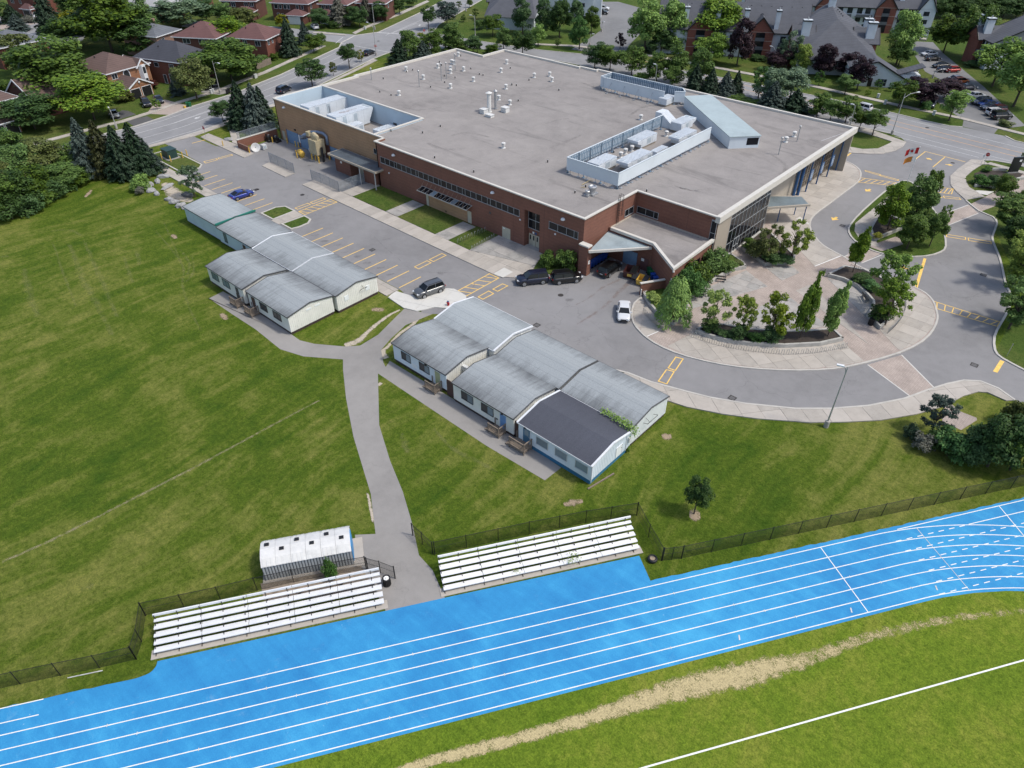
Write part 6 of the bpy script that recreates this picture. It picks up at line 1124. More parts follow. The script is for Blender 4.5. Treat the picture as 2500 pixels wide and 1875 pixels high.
def car_parts(kind):
    if kind in _car: return _car[kind]
    k=KIND[kind]; h=k['L']/2; w_=k['w']; b=k['belt']
    st=[(-h,.80,.42,k['trunk']-.16),(-h+.10,.93,.30,k['trunk']-.03),(-h+.4,.985,.24,k['trunk']),(k['rb']+.25 if k['rb']+.25>-h+.5 else -h+.6,1,.22,b),(0,1,.21,b),(k['fb'],.995,.21,b-.01),(k['fb']+.5,.985,.22,k['hood']+.01),(h-.45,.955,.24,k['hood']-.05),(h-.14,.87,.30,k['hood']-.15),(h,.70,.40,k['hood']-.33)]
    sec=lambda f,zl,zb:[(w_*f*.84,zl),(w_*f*.97,zl+.10),(w_*f,zl+(zb-zl)*.45),(w_*f*.985,zl+(zb-zl)*.75),(w_*f*.91,zb-.01),(w_*f*.6,zb+.025),(0,zb+.035)]
    m=MB(); n=13
    for x,f,zl,zb in st:
        s=sec(f,zl,zb); m.v+=[(x,y,z) for y,z in s]+[(x,-y,z) for y,z in s[-2::-1]]
    for i in range(len(st)-1):
        for j in range(n-1): m.f.append((i*n+j,i*n+j+1,(i+1)*n+j+1,(i+1)*n+j)); m.m.append(0)
        m.f.append((i*n+n-1,i*n,(i+1)*n,(i+1)*n+n-1)); m.m.append(0)
    m.f.append(tuple(range(n))[::-1]); m.f.append(tuple((len(st)-1)*n+j for j in range(n))); m.m+=[0,0]
    body=m.mesh('body',[CP['white']],True)
    yb,yr=w_*.90,w_*.70; r=k['roof']; rb,rt,ft,fb=k['rb'],k['rt'],k['ft'],k['fb']; b0=b+.0
    g=MB()
    for s in (1,-1): g.quad((rb,s*yb,b0),(fb,s*yb,b0),(ft,s*yr,r-.05),(rt,s*yr,r-.05))
    g.quad((fb,-yb,b0),(fb,yb,b0),(ft,yr,r-.05),(ft,-yr,r-.05)).quad((rb,yb,b0),(rb,-yb,b0),(rt,-yr,r-.05),(rt,yr,r-.05)); glass_=g.mesh('window_glass',[GLC])
    m=MB(); xs_=np.linspace(rt-.06,ft+.06,5)
    for i in range(4):
        z=lambda x:r-.05+.06*max(0,math.sin(math.pi*(x-rt+.06)/(ft-rt+.12)))**.6
        ya=lambda x:yr+.01
        x0,x1=xs_[i],xs_[i+1]; m.quad((x0,-ya(0),r-.05),(x1,-ya(0),r-.05),(x1,-ya(0)*.75,max(z(x1),r-.045)),(x0,-ya(0)*.75,max(z(x0),r-.045))).quad((x0,-ya(0)*.75,max(z(x0),r-.045)),(x1,-ya(0)*.75,max(z(x1),r-.045)),(x1,ya(0)*.75,max(z(x1),r-.045)),(x0,ya(0)*.75,max(z(x0),r-.045))).quad((x0,ya(0)*.75,max(z(x0),r-.045)),(x1,ya(0)*.75,max(z(x1),r-.045)),(x1,ya(0),r-.05),(x0,ya(0),r-.05))
    for s in (1,-1):
        for p,q in (((fb,s*yb,b0),(ft,s*yr,r-.04)),((rb,s*yb,b0),(rt,s*yr,r-.04))): m.bar(p,q,.09,.05)
        xm=(ft+rt)/2; m.bar((xm+.1,s*(yb+.005),b0),(xm,s*(yr+.01),r-.05),.09,.02); m.bar((rt,s*yr,r-.05),(ft,s*yr,r-.05),.05,.04)
    roof=m.mesh('roof',[CP['white']])
    tm=MB().lathe((0,0,-.11),[(k['wr']*.68,0),(k['wr']*.95,0),(k['wr'],.04),(k['wr'],.18),(k['wr']*.95,.22),(k['wr']*.68,.22)],18).mesh('tyre',[TYRE],True)
    rm=MB().cyl((0,0),k['wr']*.68,.04,.16,14)
    rm=rm
    for i in range(5): a=i*2*math.pi/5; rm.bar((0,0,.17),(math.cos(a)*k['wr']*.64,math.sin(a)*k['wr']*.64,.17),.07,.03)
    rim=rm.mesh('rim',[RIM])
    a=MB().cyl((0,0),k['wr']*1.14,-.02,.012,18).mesh('wheel_arch',[PLAS])
    hl=MB(); tl_=MB()
    for s in (1,-1): hl.obox((h-.16,s*w_*.66,k['hood']-.20),(.34,.30,.13),-s*.45); tl_.obox((-h+.06,s*w_*.72,k['trunk']-.20),(.16,.30,.20),s*.3)
    hl=[MB().obox((h-.17,s*w_*.66,k['hood']-.20),(.34,.30,.13),-s*.45).mesh('headlight',[LAMP]) for s in (1,-1)]; tl=[MB().obox((-h+.07,s*w_*.72,k['trunk']-.20),(.16,.30,.20),s*.3).mesh('taillight',[TAIL]) for s in (1,-1)]
    bp=MB().box(h-.10,h+.03,-w_*.60,w_*.60,.34,.50).box(-h-.02,-h+.10,-w_*.7,w_*.7,.34,.50).mesh('bumper',[PLAS]); gr=MB().box(h-.06,h+.012,-w_*.42,w_*.42,.52,.66).mesh('grille',[PLAS]); pl=MB().box(-h-.012,-h+.05,-.26,.26,.62,.75).mesh('number_plate',[PLATE])
    mi=MB()
    for s in (1,-1): mi.obox((fb-.25,s*(yb+.12),b+.08),(.14,.22,.13))
    mir=mi.mesh('mirrors',[CP['white']])
    rr=None
    if 'suv' in kind:
        q=MB()
        for s in (1,-1): q.bar((rt+.1,s*yr*.9,r+.06),(ft-.1,s*yr*.9,r+.06),.04)
        rr=q.mesh('roof_rails',[PLAS])
    _car[kind]=dict(body=body,glass=glass_,roof=roof,tyre=tm,rim=rim,arch=a,hl=hl,tl=tl,bp=bp,gr=gr,pl=pl,mir=mir,rr=rr,k=k); return _car[kind]
def car(kind,col,p,rz,label,z=.03,group='parked and passing cars',cat='car',topmat=None,name='car'):
    c=car_parts(kind); k=c['k']; t=thing(name,label,cat,(*p,z),R(rz),group)
    def painted(me,nm,mt): o=place(me,nm,t); o.material_slots[0].link='OBJECT'; o.material_slots[0].material=mt; return o
    bd=painted(c['body'],'body',CP[col]); place(c['glass'],'window_glass',t); painted(c['roof'],'roof',topmat or CP[col]); painted(c['mir'],'mirrors',CP[col])
    for i in (0,1): place(c['hl'][i],'headlight',t); place(c['tl'][i],'taillight',t)
    place(c['bp'],'bumper',t); place(c['gr'],'grille',t); place(c['pl'],'number_plate',t)
    if c['rr']: place(c['rr'],'roof_rails',t)
    for sx in (1,-1):
        for sy in (1,-1):
            o=place(c['tyre'],'wheel',t,(sx*k['wb'],sy*(k['w']-.095),k['wr'])); o.rotation_euler=(R(-90*sy),0,0); place(c['rim'],'rim',o)
            q=place(c['arch'],'wheel_arch',t,(sx*k['wb'],sy*(k['w']-.004),k['wr']+.02)); q.rotation_euler=(R(-90*sy),0,0)
    return t
def C_(reg,x,y,z=.5): return Z1(reg,x,y,z)
car('coupe','blue',C_('F',585,190,.55),88,'shiny blue coupe parked alone among the yellow stall lines')
car('suv','grey',C_('F',2168,985,.8),258,'grey off-roader parked in the end stall by the new concrete walk')
car('bigsuv','navy',C_('G',897,893,.8),-126,'dark navy estate off-roader parked at the kerb by the double doors')
car('suv','black',C_('G',1185,882,.8),54,'black off-roader parked along the kerb in front of the bushes')
car('suv','black',C_('G',1552,808,.8),92,'black off-roader parked under the loading bay canopy')
car('sedan','white',C_('H',150,1312,.6),-56,'white hatchback driving down beside the curved plaza kerb')
car('suv','navy',C_('B',250,750,.8),111,'dark blue off-roader driving on the street by the trees')
car('sedan','black',C_('B',968,440,.7),105,'black car waiting at the street crossing')
car('suv','white',C_('D',845,900,.8),175,'white off-roader driving on the street behind the school')
hd=50.0
for kind,col,r_,x,y,a,l in (('sedan','white','h',615,900,180,'white sedan parked furthest up the apartment driveway'),('coupe','black','h',680,978,0,'black coupe second from the top of the parked row'),('sedan','black','h',812,1095,180,'black sedan alone between the coupe and the open red car'),('sedan','navy','h',890,1165,0,'dark car half behind the red car with raised hood'),('hatch','red','h',1000,1172,180,'bright red car beside the dark car in the row'),('sedan','white','h',1085,1320,0,'white sedan partly hidden by the orange car'),('hatch','orange','h',1150,1355,0,'orange hatchback in the apartment driveway row'),('sedan','navy','h',1268,1465,0,'dark navy sedan in the row just below the orange car'),('sedan','white','h',1415,1605,0,'white sedan alone in the row below the navy sedan'),('suv','slate','j',1490,190,180,'slate grey car at the top of the lower parked group'),('sedan','bright','j',1600,222,180,'bright blue sedan in the lower parked group'),('sedan','slate','j',1650,280,180,'blue grey car between the blue sedan and the maroon one'),('suv','maroon','j',1745,325,180,'maroon off-roader in the lower parked group'),('suv','white','j',1740,375,0,'white off-roader hidden behind the black one at the entrance'),('bigsuv','black','j',1835,435,0,'black off-roader with spare wheel at the driveway entrance'),('suv','slate','h',300,1310,0,'dark off-roader on the left side of the apartment driveway'),('sedan','black','h',275,1200,0,'black car on the left side of the apartment driveway, half hidden by the gable'),('suv','black','h',440,1475,20,'black off-roader under the dark red tree'),('hatch','white','j',560,160,230,'white car under the dark red tree by the street'),('suv','slate','j',645,225,230,'dark off-roader under the dark red tree by the street')):
    car(kind,col,C_(r_,x,y,.7),hd+a,l)
car('suv','white',C_('C',802,66,.8),30,'white off-roader in the lot behind the apartments'); car('bigsuv','black',C_('C',788,100,.8),30,'black off-roader in front of the white one in the lot behind the apartments')
car('bigsuv','white',C_('a',620,255,.8),-35,'white off-roader on the pale driveway of the small court'); car('hatch','white',C_('a',890,590,.7),-30,'white car half hidden by trees on the small court')
car('suv','black',C_('A',1228,862,.8),-15,'black off-roader in front of the double garage'); car('sedan','navy',C_('A',1335,835,.7),-15,'dark car beside the black off-roader at the double garage')
car('sedan','silver',C_('A',960,958,.7),-15,'silver car on the dark driveway under the maple'); car('sedan','black',C_('A',1735,722,.7),-12,'black car at the kerb of the dark roofed house'); car('suv','navy',C_('A',1797,695,.8),-12,'dark off-roader behind the black car at the dark roofed house')
car('suv','white',C_('c',1440,442,.8),160,'white off-roader in the driveway of the brick house by the side street')
# ------------------------------------------------------------------ lamps and signs
LPM=plain('lamp_pole',(0.42,0.42,0.41),.5,.3,var=.1)
def lamp(reg,b,t,label,arm=None,z=0.0,base=True,cat='street lamp'):
    "b foot and t head pixel of the pole; arm is (length, direction in degrees)"
    p,h=height(reg,b,t[1],z); t_=thing('street_lamp',label,'street lamp',(*p,z),group='street lamps')
    if base: MB().cyl((0,0),.28,0,.9 if h<9 else .25,12).build('base',CONG[1],t_)
    MB().tube([(0,0,.2),(0,0,h)],.10,8,r2=.06).build('pole',LPM,t_)
    if arm:
        L_,a=arm; a=R(a); MB().tube([(0,0,h-.9),(math.cos(a)*L_*.45,math.sin(a)*L_*.45,h-.15),(math.cos(a)*L_,math.sin(a)*L_,h)],.05,6).build('arm',LPM,t_); MB().obox((math.cos(a)*(L_+.25),math.sin(a)*(L_+.25),h),(.75,.28,.14),a).build('lamp_head',TRIM,t_)
    else: MB().obox((0,0,h+.04),(.5,.9,.16),R(30)).build('lamp_head',TRIM,t_)
    return t_
lamp('L',(540,905),(0,400),'tall grey lot lamp on a round concrete base by the loop drive',(.5,200)); lamp('A',(1860,790),(0,515),'street lamp curving over the street by the dark roofed house',(2.6,0)); lamp('A',(985,1085),(0,935),'street lamp leaning left over the sidewalk by the maple',(2.6,165))
lamp('B',(1032,470),(0,205),'street lamp at the crossing with its arm to the left',(3.0,170)); lamp('B',(1020,250),(0,25),'tall street lamp on the far corner of the crossing',(3.0,15)); lamp('B',(1868,320),(0,130),'street lamp on the lawn beyond the crossing',(1.2,200)); lamp('D',(1095,1135),(0,790),'tall street lamp on the grass strip by the drive entrance',(3.2,60)); lamp('D',(85,570),(0,400),'street lamp on the apartment lawn',(1.4,170)); lamp('C',(690,390),(0,285),'short lamp by the apartment entrance',(.6,30)); lamp('D',(1440,660),(0,590),'lamp in the apartment parking lot behind the dark red tree',(2.6,60)); lamp('C',(1236,690+60),(0,545),'lamp pole behind the back edge of the school roof',(.5,180)); lamp('D',(730,1100),(0,885),'lamp pole at the far corner of the school roof',(.5,180)); lamp('a',(600,400),(0,110),'lamp on the small court by the white off-roader',(1.2,20)); lamp('d',(1920,190),(0,60),'small lamp post along the far part of the street',(.6,200)); lamp('e',(2135,540),(0,360),'short black lamp by the apartment lot entrance',(.3,0))
RED=plain('sign_red',(0.45,0.012,0.015),.4,var=.04)
def textmesh(txt,size,mat,name='lettering'):
    cu=bpy.data.curves.new(name,'FONT'); cu.body=txt; cu.size=size; cu.align_x='CENTER'; cu.align_y='CENTER'; cu.extrude=.004; o=bpy.data.objects.new(name,cu); COL.objects.link(o)
    dg=bpy.context.evaluated_depsgraph_get(); me=bpy.data.meshes.new_from_object(o.evaluated_get(dg)); me.name=name; bpy.data.objects.remove(o); me.materials.clear(); me.materials.append(mat); return me
STOP=textmesh('STOP',.27,WHT)
def stop(reg,b,label,rz,h=2.3,z=0.0):
    p=Z1(reg,*b,z); t=thing('stop_sign',label,'stop sign',(*p,z),rz,'red stop signs'); MB().cyl((0,0),.03,0,h,6).build('post',METAL,t); o=8
    pts=[(math.cos(R(22.5+45*i))*.38,-.045,h-.1+math.sin(R(22.5+45*i))*.38) for i in range(8)]; pb=[(x,-.03,zz) for x,_,zz in pts]; MB().add(pts+pb,[tuple(range(8)),tuple(range(8,16))[::-1]]+[(i,(i+1)%8,8+(i+1)%8,8+i) for i in range(8)]).build('plate',RED,t)
    q=[(x*1.08,-.038,(zz-h+.1)*1.08+h-.1) for x,_,zz in pts]; MB().poly(q[::-1]).poly([(x,y+.006,zz) for x,y,zz in q]).build('border',WHT,t)
    e=place(STOP,'lettering',t,(0,-.05,h-.1)); e.rotation_euler=(R(90),0,0); return t
stop('A',(1740,1165),'red stop sign at the parking lot exit',R(10)); stop('D',(1870,1395),'red stop sign at the exit of the loop drive',R(0)); stop('B',(1440,320),'red stop sign beyond the crossing by the trees',R(40)); stop('B',(1032,455),'red stop sign on the near corner of the crossing',R(60))
def signpost(reg,b,label,w_=.5,h_=.6,h=2.2,mat=None,rz=0,z=0.0):
    p=Z1(reg,*b,z); t=thing('sign_post',label,'sign',(*p,z),R(rz),'small sign posts'); MB().cyl((0,0),.03,0,h,6).build('post',METAL,t); MB().box(-w_/2,w_/2,-.05,-.03,h-h_,h).build('plate',mat or WHT,t); return t
signpost('D',(1843,1395),'thin grey sign post left of the stop sign at the loop drive',.35,.5); signpost('D',(1668,1008),'thin sign post at the apartment driveway entrance',.4,.55); signpost('D',(685,1345),'tall sign post with a white plate at the end of the blue column walk',.5,.7,3.2); signpost('D',(2035,555),'small white sign on the apartment lawn near the brick gable',.9,1.0,1.3); signpost('L',(2065,310),'thin pole in the grass by the drive at the right edge',.1,.2,2.0,METAL)
def pedestal(reg,b,label,mat=None,h=1.0):
    p=Z1(reg,*b); t=thing('utility_pedestal',label,'utility box',(*p,0),group='small utility pedestals'); MB().box(-.28,.28,-.22,.22,0,h-.12).build('body',mat or GRY,t); MB().box(-.32,.32,-.26,.26,h-.12,h).build('lid',mat or GRY,t)
pedestal('A',(1785,790),'left of two grey utility pedestals by the street lamp'); pedestal('A',(1802,783),'right of two grey utility pedestals by the street lamp'); pedestal('A',(2155,660),'white utility pedestal further along the sidewalk'); pedestal('D',(1037,880),'grey pedestal on the far sidewalk right of the white car'); pedestal('D',(1448,970),'grey pedestal on the far sidewalk near the driveway',); pedestal('D',(978,825),'small white pedestal on the apartment lawn'); pedestal('d',(220,495),'grey pedestal on the grass beyond the crossing'); pedestal('B',(20,655),'white pedestal at the sidewalk by the hedge')
t=thing('fire_hydrant','red fire hydrant with blue top beside the pale roofed portable','hydrant',(*Z1('J',672,95),0)); MB().cyl((0,0),.16,0,.65,10).lathe((0,0,.65),[(.2,0),(.2,.06),(.15,.06)],10).build('body',RED,t); MB().lathe((0,0,.7),[(.16,0),(.13,.14),(.05,.2)],10).build('cap',DKB,t); 
for s in (-1,1): MB().box(s*.14,s*.28,-.07,.07,.4,.54).build('outlet',RED,t)
p=Z1('A',1585,900); 
for i,(dx,dy,mm,l) in enumerate(((0,0,BGRN,'green'),(.7,.3,BGRN,'second green'))): bin_((p[0]+dx,p[1]+dy),R(70),f'{l} cart standing at the kerb of the pale driveway',mm,'carts at the kerb')
for i,(x,y) in enumerate(((1920,795),(1935,785))): bin_(Z1('A',x,y),R(70),('left','right')[i]+' black cart at the driveway by the street lamp',BLK,'black carts at the kerb')
bx_=thing('recycling_box','yellow recycling box beside the green carts','box',(p[0]+.3,p[1]-.9,0)); MB().box(-.3,.3,-.2,.2,0,.4).build('body',YLP,bx_); MB().box(-.33,.33,-.23,.23,.36,.42).build('rim',YLP,bx_)
# flag pole

p,HP=height('D',(1226,1540),1245); t=thing('flagpole','white flagpole with two flags on the island in the drive','flagpole',(*p,.1));  MB().tube([(0,0,0),(0,0,HP)],.06,8,r2=.035).lathe((0,0,HP),[(.06,0),(.07,.06),(.02,.12)],8).build('pole',TRIM,t)
def flag(par,z,L_,hh,cols,rz,nm='flag'):
    o=None; nx=12
    for ci,(a,b,mt) in enumerate(cols):
        m=MB()
        for i in range(nx):
            u0,u1=a+(b-a)*i/nx,a+(b-a)*(i+1)/nx; f=lambda u:(u*L_*.92,.13*math.sin(u*7)*u+.02,-.75*u*u)
            p0,p1=f(u0),f(u1); m.quad((p0[0],p0[1],z+p0[2]),(p1[0],p1[1],z+p1[2]),(p1[0],p1[1],z+hh+p1[2]),(p0[0],p0[1],z+hh+p0[2]))
        q=m.build('stripe' if ci else nm,mt,par if o is None else o)
        if o is None: o=q; o.rotation_euler[2]=rz
    return o
f1=flag(t,HP-1.25,2.2,1.15,((0,.27,RED),(.27,.73,WHT),(.73,1,RED)),R(205)); lf=[(0,.42),(.09,.22),(.2,.28),(.17,.02),(.3,.12),(.40,.08),(.36,-.03),(.44,-.08),(.2,-.25),(.22,-.33),(.02,-.30),(.02,-.46)]; lf+=[(-x,y) for x,y in lf[::-1]]
for s in (-.035,.035): MB().poly([(2.2*.92*.5+x*.85,.13*math.sin(3.5)*.5+.02+s,HP-1.25-.14+.58+y*.85) for x,y in lf]).build('maple_leaf',RED,f1)
f2=flag(t,HP-2.75,2.0,1.05,((0,.34,WHT),(.34,1,plain('flag_orange',(0.62,0.22,0.03),.7,var=.05))),R(207))
# school sign
t=thing('school_sign','tall dark panel sign on the corner garden','sign',(*Z1('D',2110,1465),.1),R(50)); MB().box(-1.1,1.1,-.22,.22,0,.3).build('base',CONG[0],t); MB().box(-1.0,1.0,-.16,.16,.3,3.2).build('panel',plain('sign_black',(0.012,0.014,0.018),.3),t); MB().box(-.9,.9,.16,.18,.5,3.0).build('face',plain('sign_face',(0.22,0.29,0.36),.3,var=.1),t); MB().box(.3,.8,-.18,-.16,2.3,2.7).build('emblem',WHT,t)
# garden walls and stones
for q,l in ((Z('I',1790,268,1860,262,1960,275),'low concrete garden wall at the lower edge of the sign garden'),(Z('I',1930,130,1990,128,2060,132),'low concrete garden wall at the upper edge of the sign garden'),(Z('I',2080,255,2150,212,2212,200),'low concrete garden wall beside the pink paver walk')): MB().strip(q,.35,0,h=.6).build('garden_wall',GCON,None,label=l,cat='garden wall')
t=thing('stone_ring','pale boulder seating ring at the end of the upper portables','boulder',(*Z1('E',1300,120),0)); ox,oy=Z1('E',1300,120)
for i,(x,y,s) in enumerate(((1380,45,(1.3,.5,.5)),(1330,85,(1.1,.5,.5)),(1270,110,(.9,.6,.55)),(1255,135,(.6,.8,.5)),(1280,165,(.9,.6,.5)),(1325,190,(.8,.5,.45)))): q=Z1('E',x,y); rock(t,(q[0]-ox,q[1]-oy,.15),s,i+20,STN,'stone')
t=thing('stone_row','row of rough grey boulders running to the green trimmed portable','boulder',(*Z1('E',1450,250),0)); ox,oy=Z1('E',1450,250)
for i,(x,y,s) in enumerate(((1430,238,(.9,.6,.45)),(1475,262,(1.0,.6,.5)),(1530,290,(1.1,.7,.55)),(1565,305,(.8,.6,.45)))): q=Z1('E',x,y); rock(t,(q[0]-ox,q[1]-oy,.15),s,i+40,STN,'stone')
t=thing('stone_slab','long flat boulder inside the stone ring','boulder',(*Z1('E',1420,130),.2)); rock(t,(0,0,0),(1.6,.5,.45),71,STN,'stone'); t=thing('stone_slab','dark boulder at the foot of the small pale tree','boulder',(*Z1('E',1590,205),.2)); rock(t,(0,0,0),(1.4,.7,.6),72,plain('dark_stone',(.12,.12,.12),.9,var=.3),'stone')
worn('gravel_patch',Z('E',1380,90,1440,150,1500,200,1560,230,1620,250),[1.5,3.2,4.2,3.2,1.5],GRAV,0.016,label='pale gravel patch beside the stone ring')
t=thing('garden_stones','pale flat rocks at the apartment driveway corner','boulder',(*Z1('D',2070,1050),.1)); rock(t,(0,0,0),(1.6,.6,.5),5,STNW,'stone'); rock(t,(-1.4,-.7,0),(.7,.5,.35),6,STNW,'stone')
# ------------------------------------------------------------------ houses
def shingle(name,c):
    m,t,b,N,L=nodes(name); v=objvec(t); sp=N('ShaderNodeSeparateXYZ'); L(v,sp.inputs[0])
    n=noise(t,.35,5,.7,v); n2=noise(t,5,3,.8,v); wv=N('ShaderNodeTexWave'); wv.bands_direction='Z'; wv.inputs['Scale'].default_value=1.1; wv.inputs['Distortion'].default_value=.6; L(v,wv.inputs[0])
    f=mth(t,'ADD',mth(t,'ADD',mth(t,'MULTIPLY',n,.5),mth(t,'MULTIPLY',n2,.35)),mth(t,'MULTIPLY',wv.outputs[1],.15))
    L(ramp(t,f,[(.3,tuple(x*.72 for x in c)),(.5,c),(.7,tuple(x*1.25 for x in c))]),b.inputs['Base Color']); b.inputs['Roughness'].default_value=.9; MATS[name]=m; return m
ROOFS=dict(brown=shingle('brown_shingle',(0.115,0.075,0.065)),maroon=shingle('maroon_shingle',(0.125,0.062,0.058)),dark=shingle('dark_shingle',(0.052,0.055,0.068)),grey=shingle('grey_shingle',(0.115,0.125,0.14)),pale=shingle('pale_shingle',(0.33,0.33,0.33)),apt=shingle('slate_shingle',(0.085,0.09,0.105)))
BRICKS=dict(red=brick('house_red_brick',(0.20,0.065,0.042),(0.16,0.052,0.034),(0.16,0.09,0.07)),orange=brick('house_orange_brick',(0.34,0.165,0.085),(0.28,0.13,0.065),(0.28,0.17,0.11)),pink=brick('house_pink_brick',(0.33,0.205,0.155),(0.29,0.17,0.125),(0.28,0.2,0.16)),white=plain('white_stucco',(0.56,0.60,0.63),.8,var=.1,scale=.6),dred=brick('house_dark_brick',(0.135,0.05,0.036),(0.11,0.042,0.03),(0.12,0.07,0.055)))
BLKF=plain('black_trim',(0.012,0.012,0.014),.5)
def hip(par,x0,x1,y0,y1,z,h,mat,ov=.45,name='roof',trim=None):
    x0-=ov;x1+=ov;y0-=ov;y1+=ov; w_,d=x1-x0,y1-y0
    if w_>=d: a,b=(x0+d/2,(y0+y1)/2,z+h),(x1-d/2,(y0+y1)/2,z+h)
    else: a,b=((x0+x1)/2,y0+w_/2,z+h),((x0+x1)/2,y1-w_/2,z+h)
    c=[(x0,y0,z),(x1,y0,z),(x1,y1,z),(x0,y1,z)]; m=MB()
    if w_>=d: m.add(c+[a,b],[(0,1,5,4),(1,2,5),(2,3,4,5),(3,0,4)])
    else: m.add(c+[a,b],[(0,1,4),(1,2,5,4),(2,3,5),(3,0,4,5)])
    m.poly(c[::-1]); o=m.build(name,mat,par); MB().strip([(x0,y0),(x1,y0),(x1,y1),(x0,y1)],.12,0,closed=True,h=z+.03,z0=z-.17).build('eave_trim',trim or TRIM,o); return o
def gable(par,x0,x1,y0,y1,z,h,mat,axis='x',ov=.4,wall=None,name='roof',trim=None,zl=None,zr=None,off=.5):
    "gable roof; ridge along axis; the gable triangles are wall coloured; zl/zr lets the two eaves differ"
    zl=z if zl is None else zl; zr=z if zr is None else zr; m=MB(); g=MB()
    if axis=='x':
        ym=y0+(y1-y0)*off; P=lambda u,v,zz:(u,v,zz); a0,a1,b0,bm,b1=x0,x1,y0,ym,y1
    else:
        ym=x0+(x1-x0)*off; P=lambda u,v,zz:(v,u,zz); a0,a1,b0,bm,b1=y0,y1,x0,ym,x1
    zt=z+h; sl=lambda ze,b_: (ze-(zt-ze)/abs(bm-b_)*ov)
    A0,A1=a0-ov*.7,a1+ov*.7
    for be,ze,s in ((b0,zl,-1),(b1,zr,1)):
        q=[P(A0,be+s*ov,sl(ze,be)),P(A1,be+s*ov,sl(ze,be)),P(A1,bm,zt),P(A0,bm,zt)]; m.poly(q); m.poly([(x,y,zz-.14) for x,y,zz in q][::-1])
        for i in range(4): j=(i+1)%4; m.quad((q[i][0],q[i][1],q[i][2]-.14),(q[j][0],q[j][1],q[j][2]-.14),q[j],q[i])
    for a in (a0,a1): g.poly([P(a,b0,zl-.15),P(a,b1,zr-.15),P(a,bm,zt-.15)])
    o=m.build(name,mat,par); g.build('gable_wall',wall,par)
    if trim:
        t_=MB()
        for a in (A0,A1):
            for be,ze,s in ((b0,zl,-1),(b1,zr,1)): t_.bar(P(a,be+s*ov,sl(ze,be)-.05),P(a,bm,zt-.05),.10,.30)
        for be,ze,s in ((b0,zl,-1),(b1,zr,1)): t_.bar(P(A0,be+s*(ov+.02),sl(ze,be)-.06),P(A1,be+s*(ov+.02),sl(ze,be)-.06),.1,.2)
        t_.build('eave_trim',trim,o)
    return o
def house(p,rz,w_,d,label,br='red',roof='brown',he=5.6,hr=2.8,wins=(),gar=None,roofkind='hip',cat='house',group='brick houses along the street',chim=None,name='brick_house'):
    t=thing(name,label,cat,(*p,0),R(rz),group); wm=BRICKS[br]; rm=ROOFS[roof]
    MB().box(0,w_,0,d,0,he).build('wall',wm,t)
    if roofkind=='hip': r=hip(t,0,w_,0,d,he,hr,rm)
    else: r=gable(t,0,w_,0,d,he,hr,rm,roofkind,wall=wm,trim=TRIM)
    for i in range(3): MB().box(w_*(.3+.15*i)-.12,w_*(.3+.15*i)+.12,d*.62-.1,d*.62+.1,he+hr*.5,he+hr*.5+.75).build('roof_vent',MATS['vent_white'] if i else DKMET,r)
    for q in wins:
        side,a,b,z0,z1=q[:5]; n=q[5] if len(q)>5 else 2
        fix,out,ax=dict(f=(0,-1,'x'),b=(d,1,'x'),l=(0,-1,'y'),r=(w_,1,'y'))[side]; o=wnd(t,0,a,b,z0,z1,fix,out,GL,TRIM,panes=n,axis=ax)
    if gar:
        x0,x1,dp,doors,gk=gar[:5]; MB().box(x0,x1,-dp,-.002,0,2.8).build('garage_wall',wm,t)
        if gk=='hip': hip(t,x0,x1,-dp,.5,2.8,1.5,rm,name='garage_roof')
        else: gable(t,x0,x1,-dp,0,2.8,1.7,rm,'y',wall=wm,name='garage_roof',trim=TRIM)
        for a,b in doors:
            o=MB().box(a,b,-dp-.05,-dp-.003,.05,2.3).build('garage_door',gar[5] if len(gar)>5 else BLKF,t)
            for k in range(4): MB().box(a+.05,b-.05,-dp-.07,-dp-.05,.08+.56*k,.58+.56*k).build('panel',gar[5] if len(gar)>5 else BLKF,o)
            MB().box(a-.1,a,-dp-.06,-dp-.003,.0,2.4).box(b,b+.1,-dp-.06,-dp-.003,.0,2.4).box(a,b,-dp-.06,-dp-.003,2.3,2.4).build('frame',TRIM,o)
    if chim: MB().box(chim[0],chim[0]+.7,chim[1],chim[1]+.9,he,he+hr+.9).build('chimney',wm,r)
    return t
house((-134.3,7.9),110,10.6,15.6,'two storey red brick house with a large dark grey hip roof','red','dark',5.7,3.6,[('l',3,4.4,4.0,5.0,1),('l',8,9.3,4.0,5.0,1),('l',4.5,5.3,.4,2.5,1),('l',6.4,7.3,.1,2.2,1),('f',1.2,2.4,3.6,5.0),('f',4.2,5.6,3.4,5.3),('f',7.8,9.0,3.6,5.0)])
h2=house((-139.4,-9.0),101,11.8,14,'orange brick house with brown roof, arched window and double garage','orange','brown',5.5,2.9,[('f',1.2,2.6,3.9,5.0),('f',9.0,10.4,3.6,5.2),('f',9.0,10.4,.8,2.6)],(0.6,7.0,6.2,((1.0,3.5),(4.1,6.6)),'gable'))
m=MB(); pts=[(5.2+math.cos(math.pi*i/8)*.95,-.03,4.4+math.sin(math.pi*i/8)*.95) for i in range(9)]; m.poly([(6.15,-.03,3.0)]+pts+[(4.25,-.03,3.0)]); o=m.build('arched_window',TRIM,h2); m=MB(); pts=[(5.2+math.cos(math.pi*i/8)*.75,-.045,4.4+math.sin(math.pi*i/8)*.75) for i in range(9)]; m.poly([(5.95,-.045,3.5)]+pts+[(4.45,-.045,3.5)]).build('pane',GL,o)
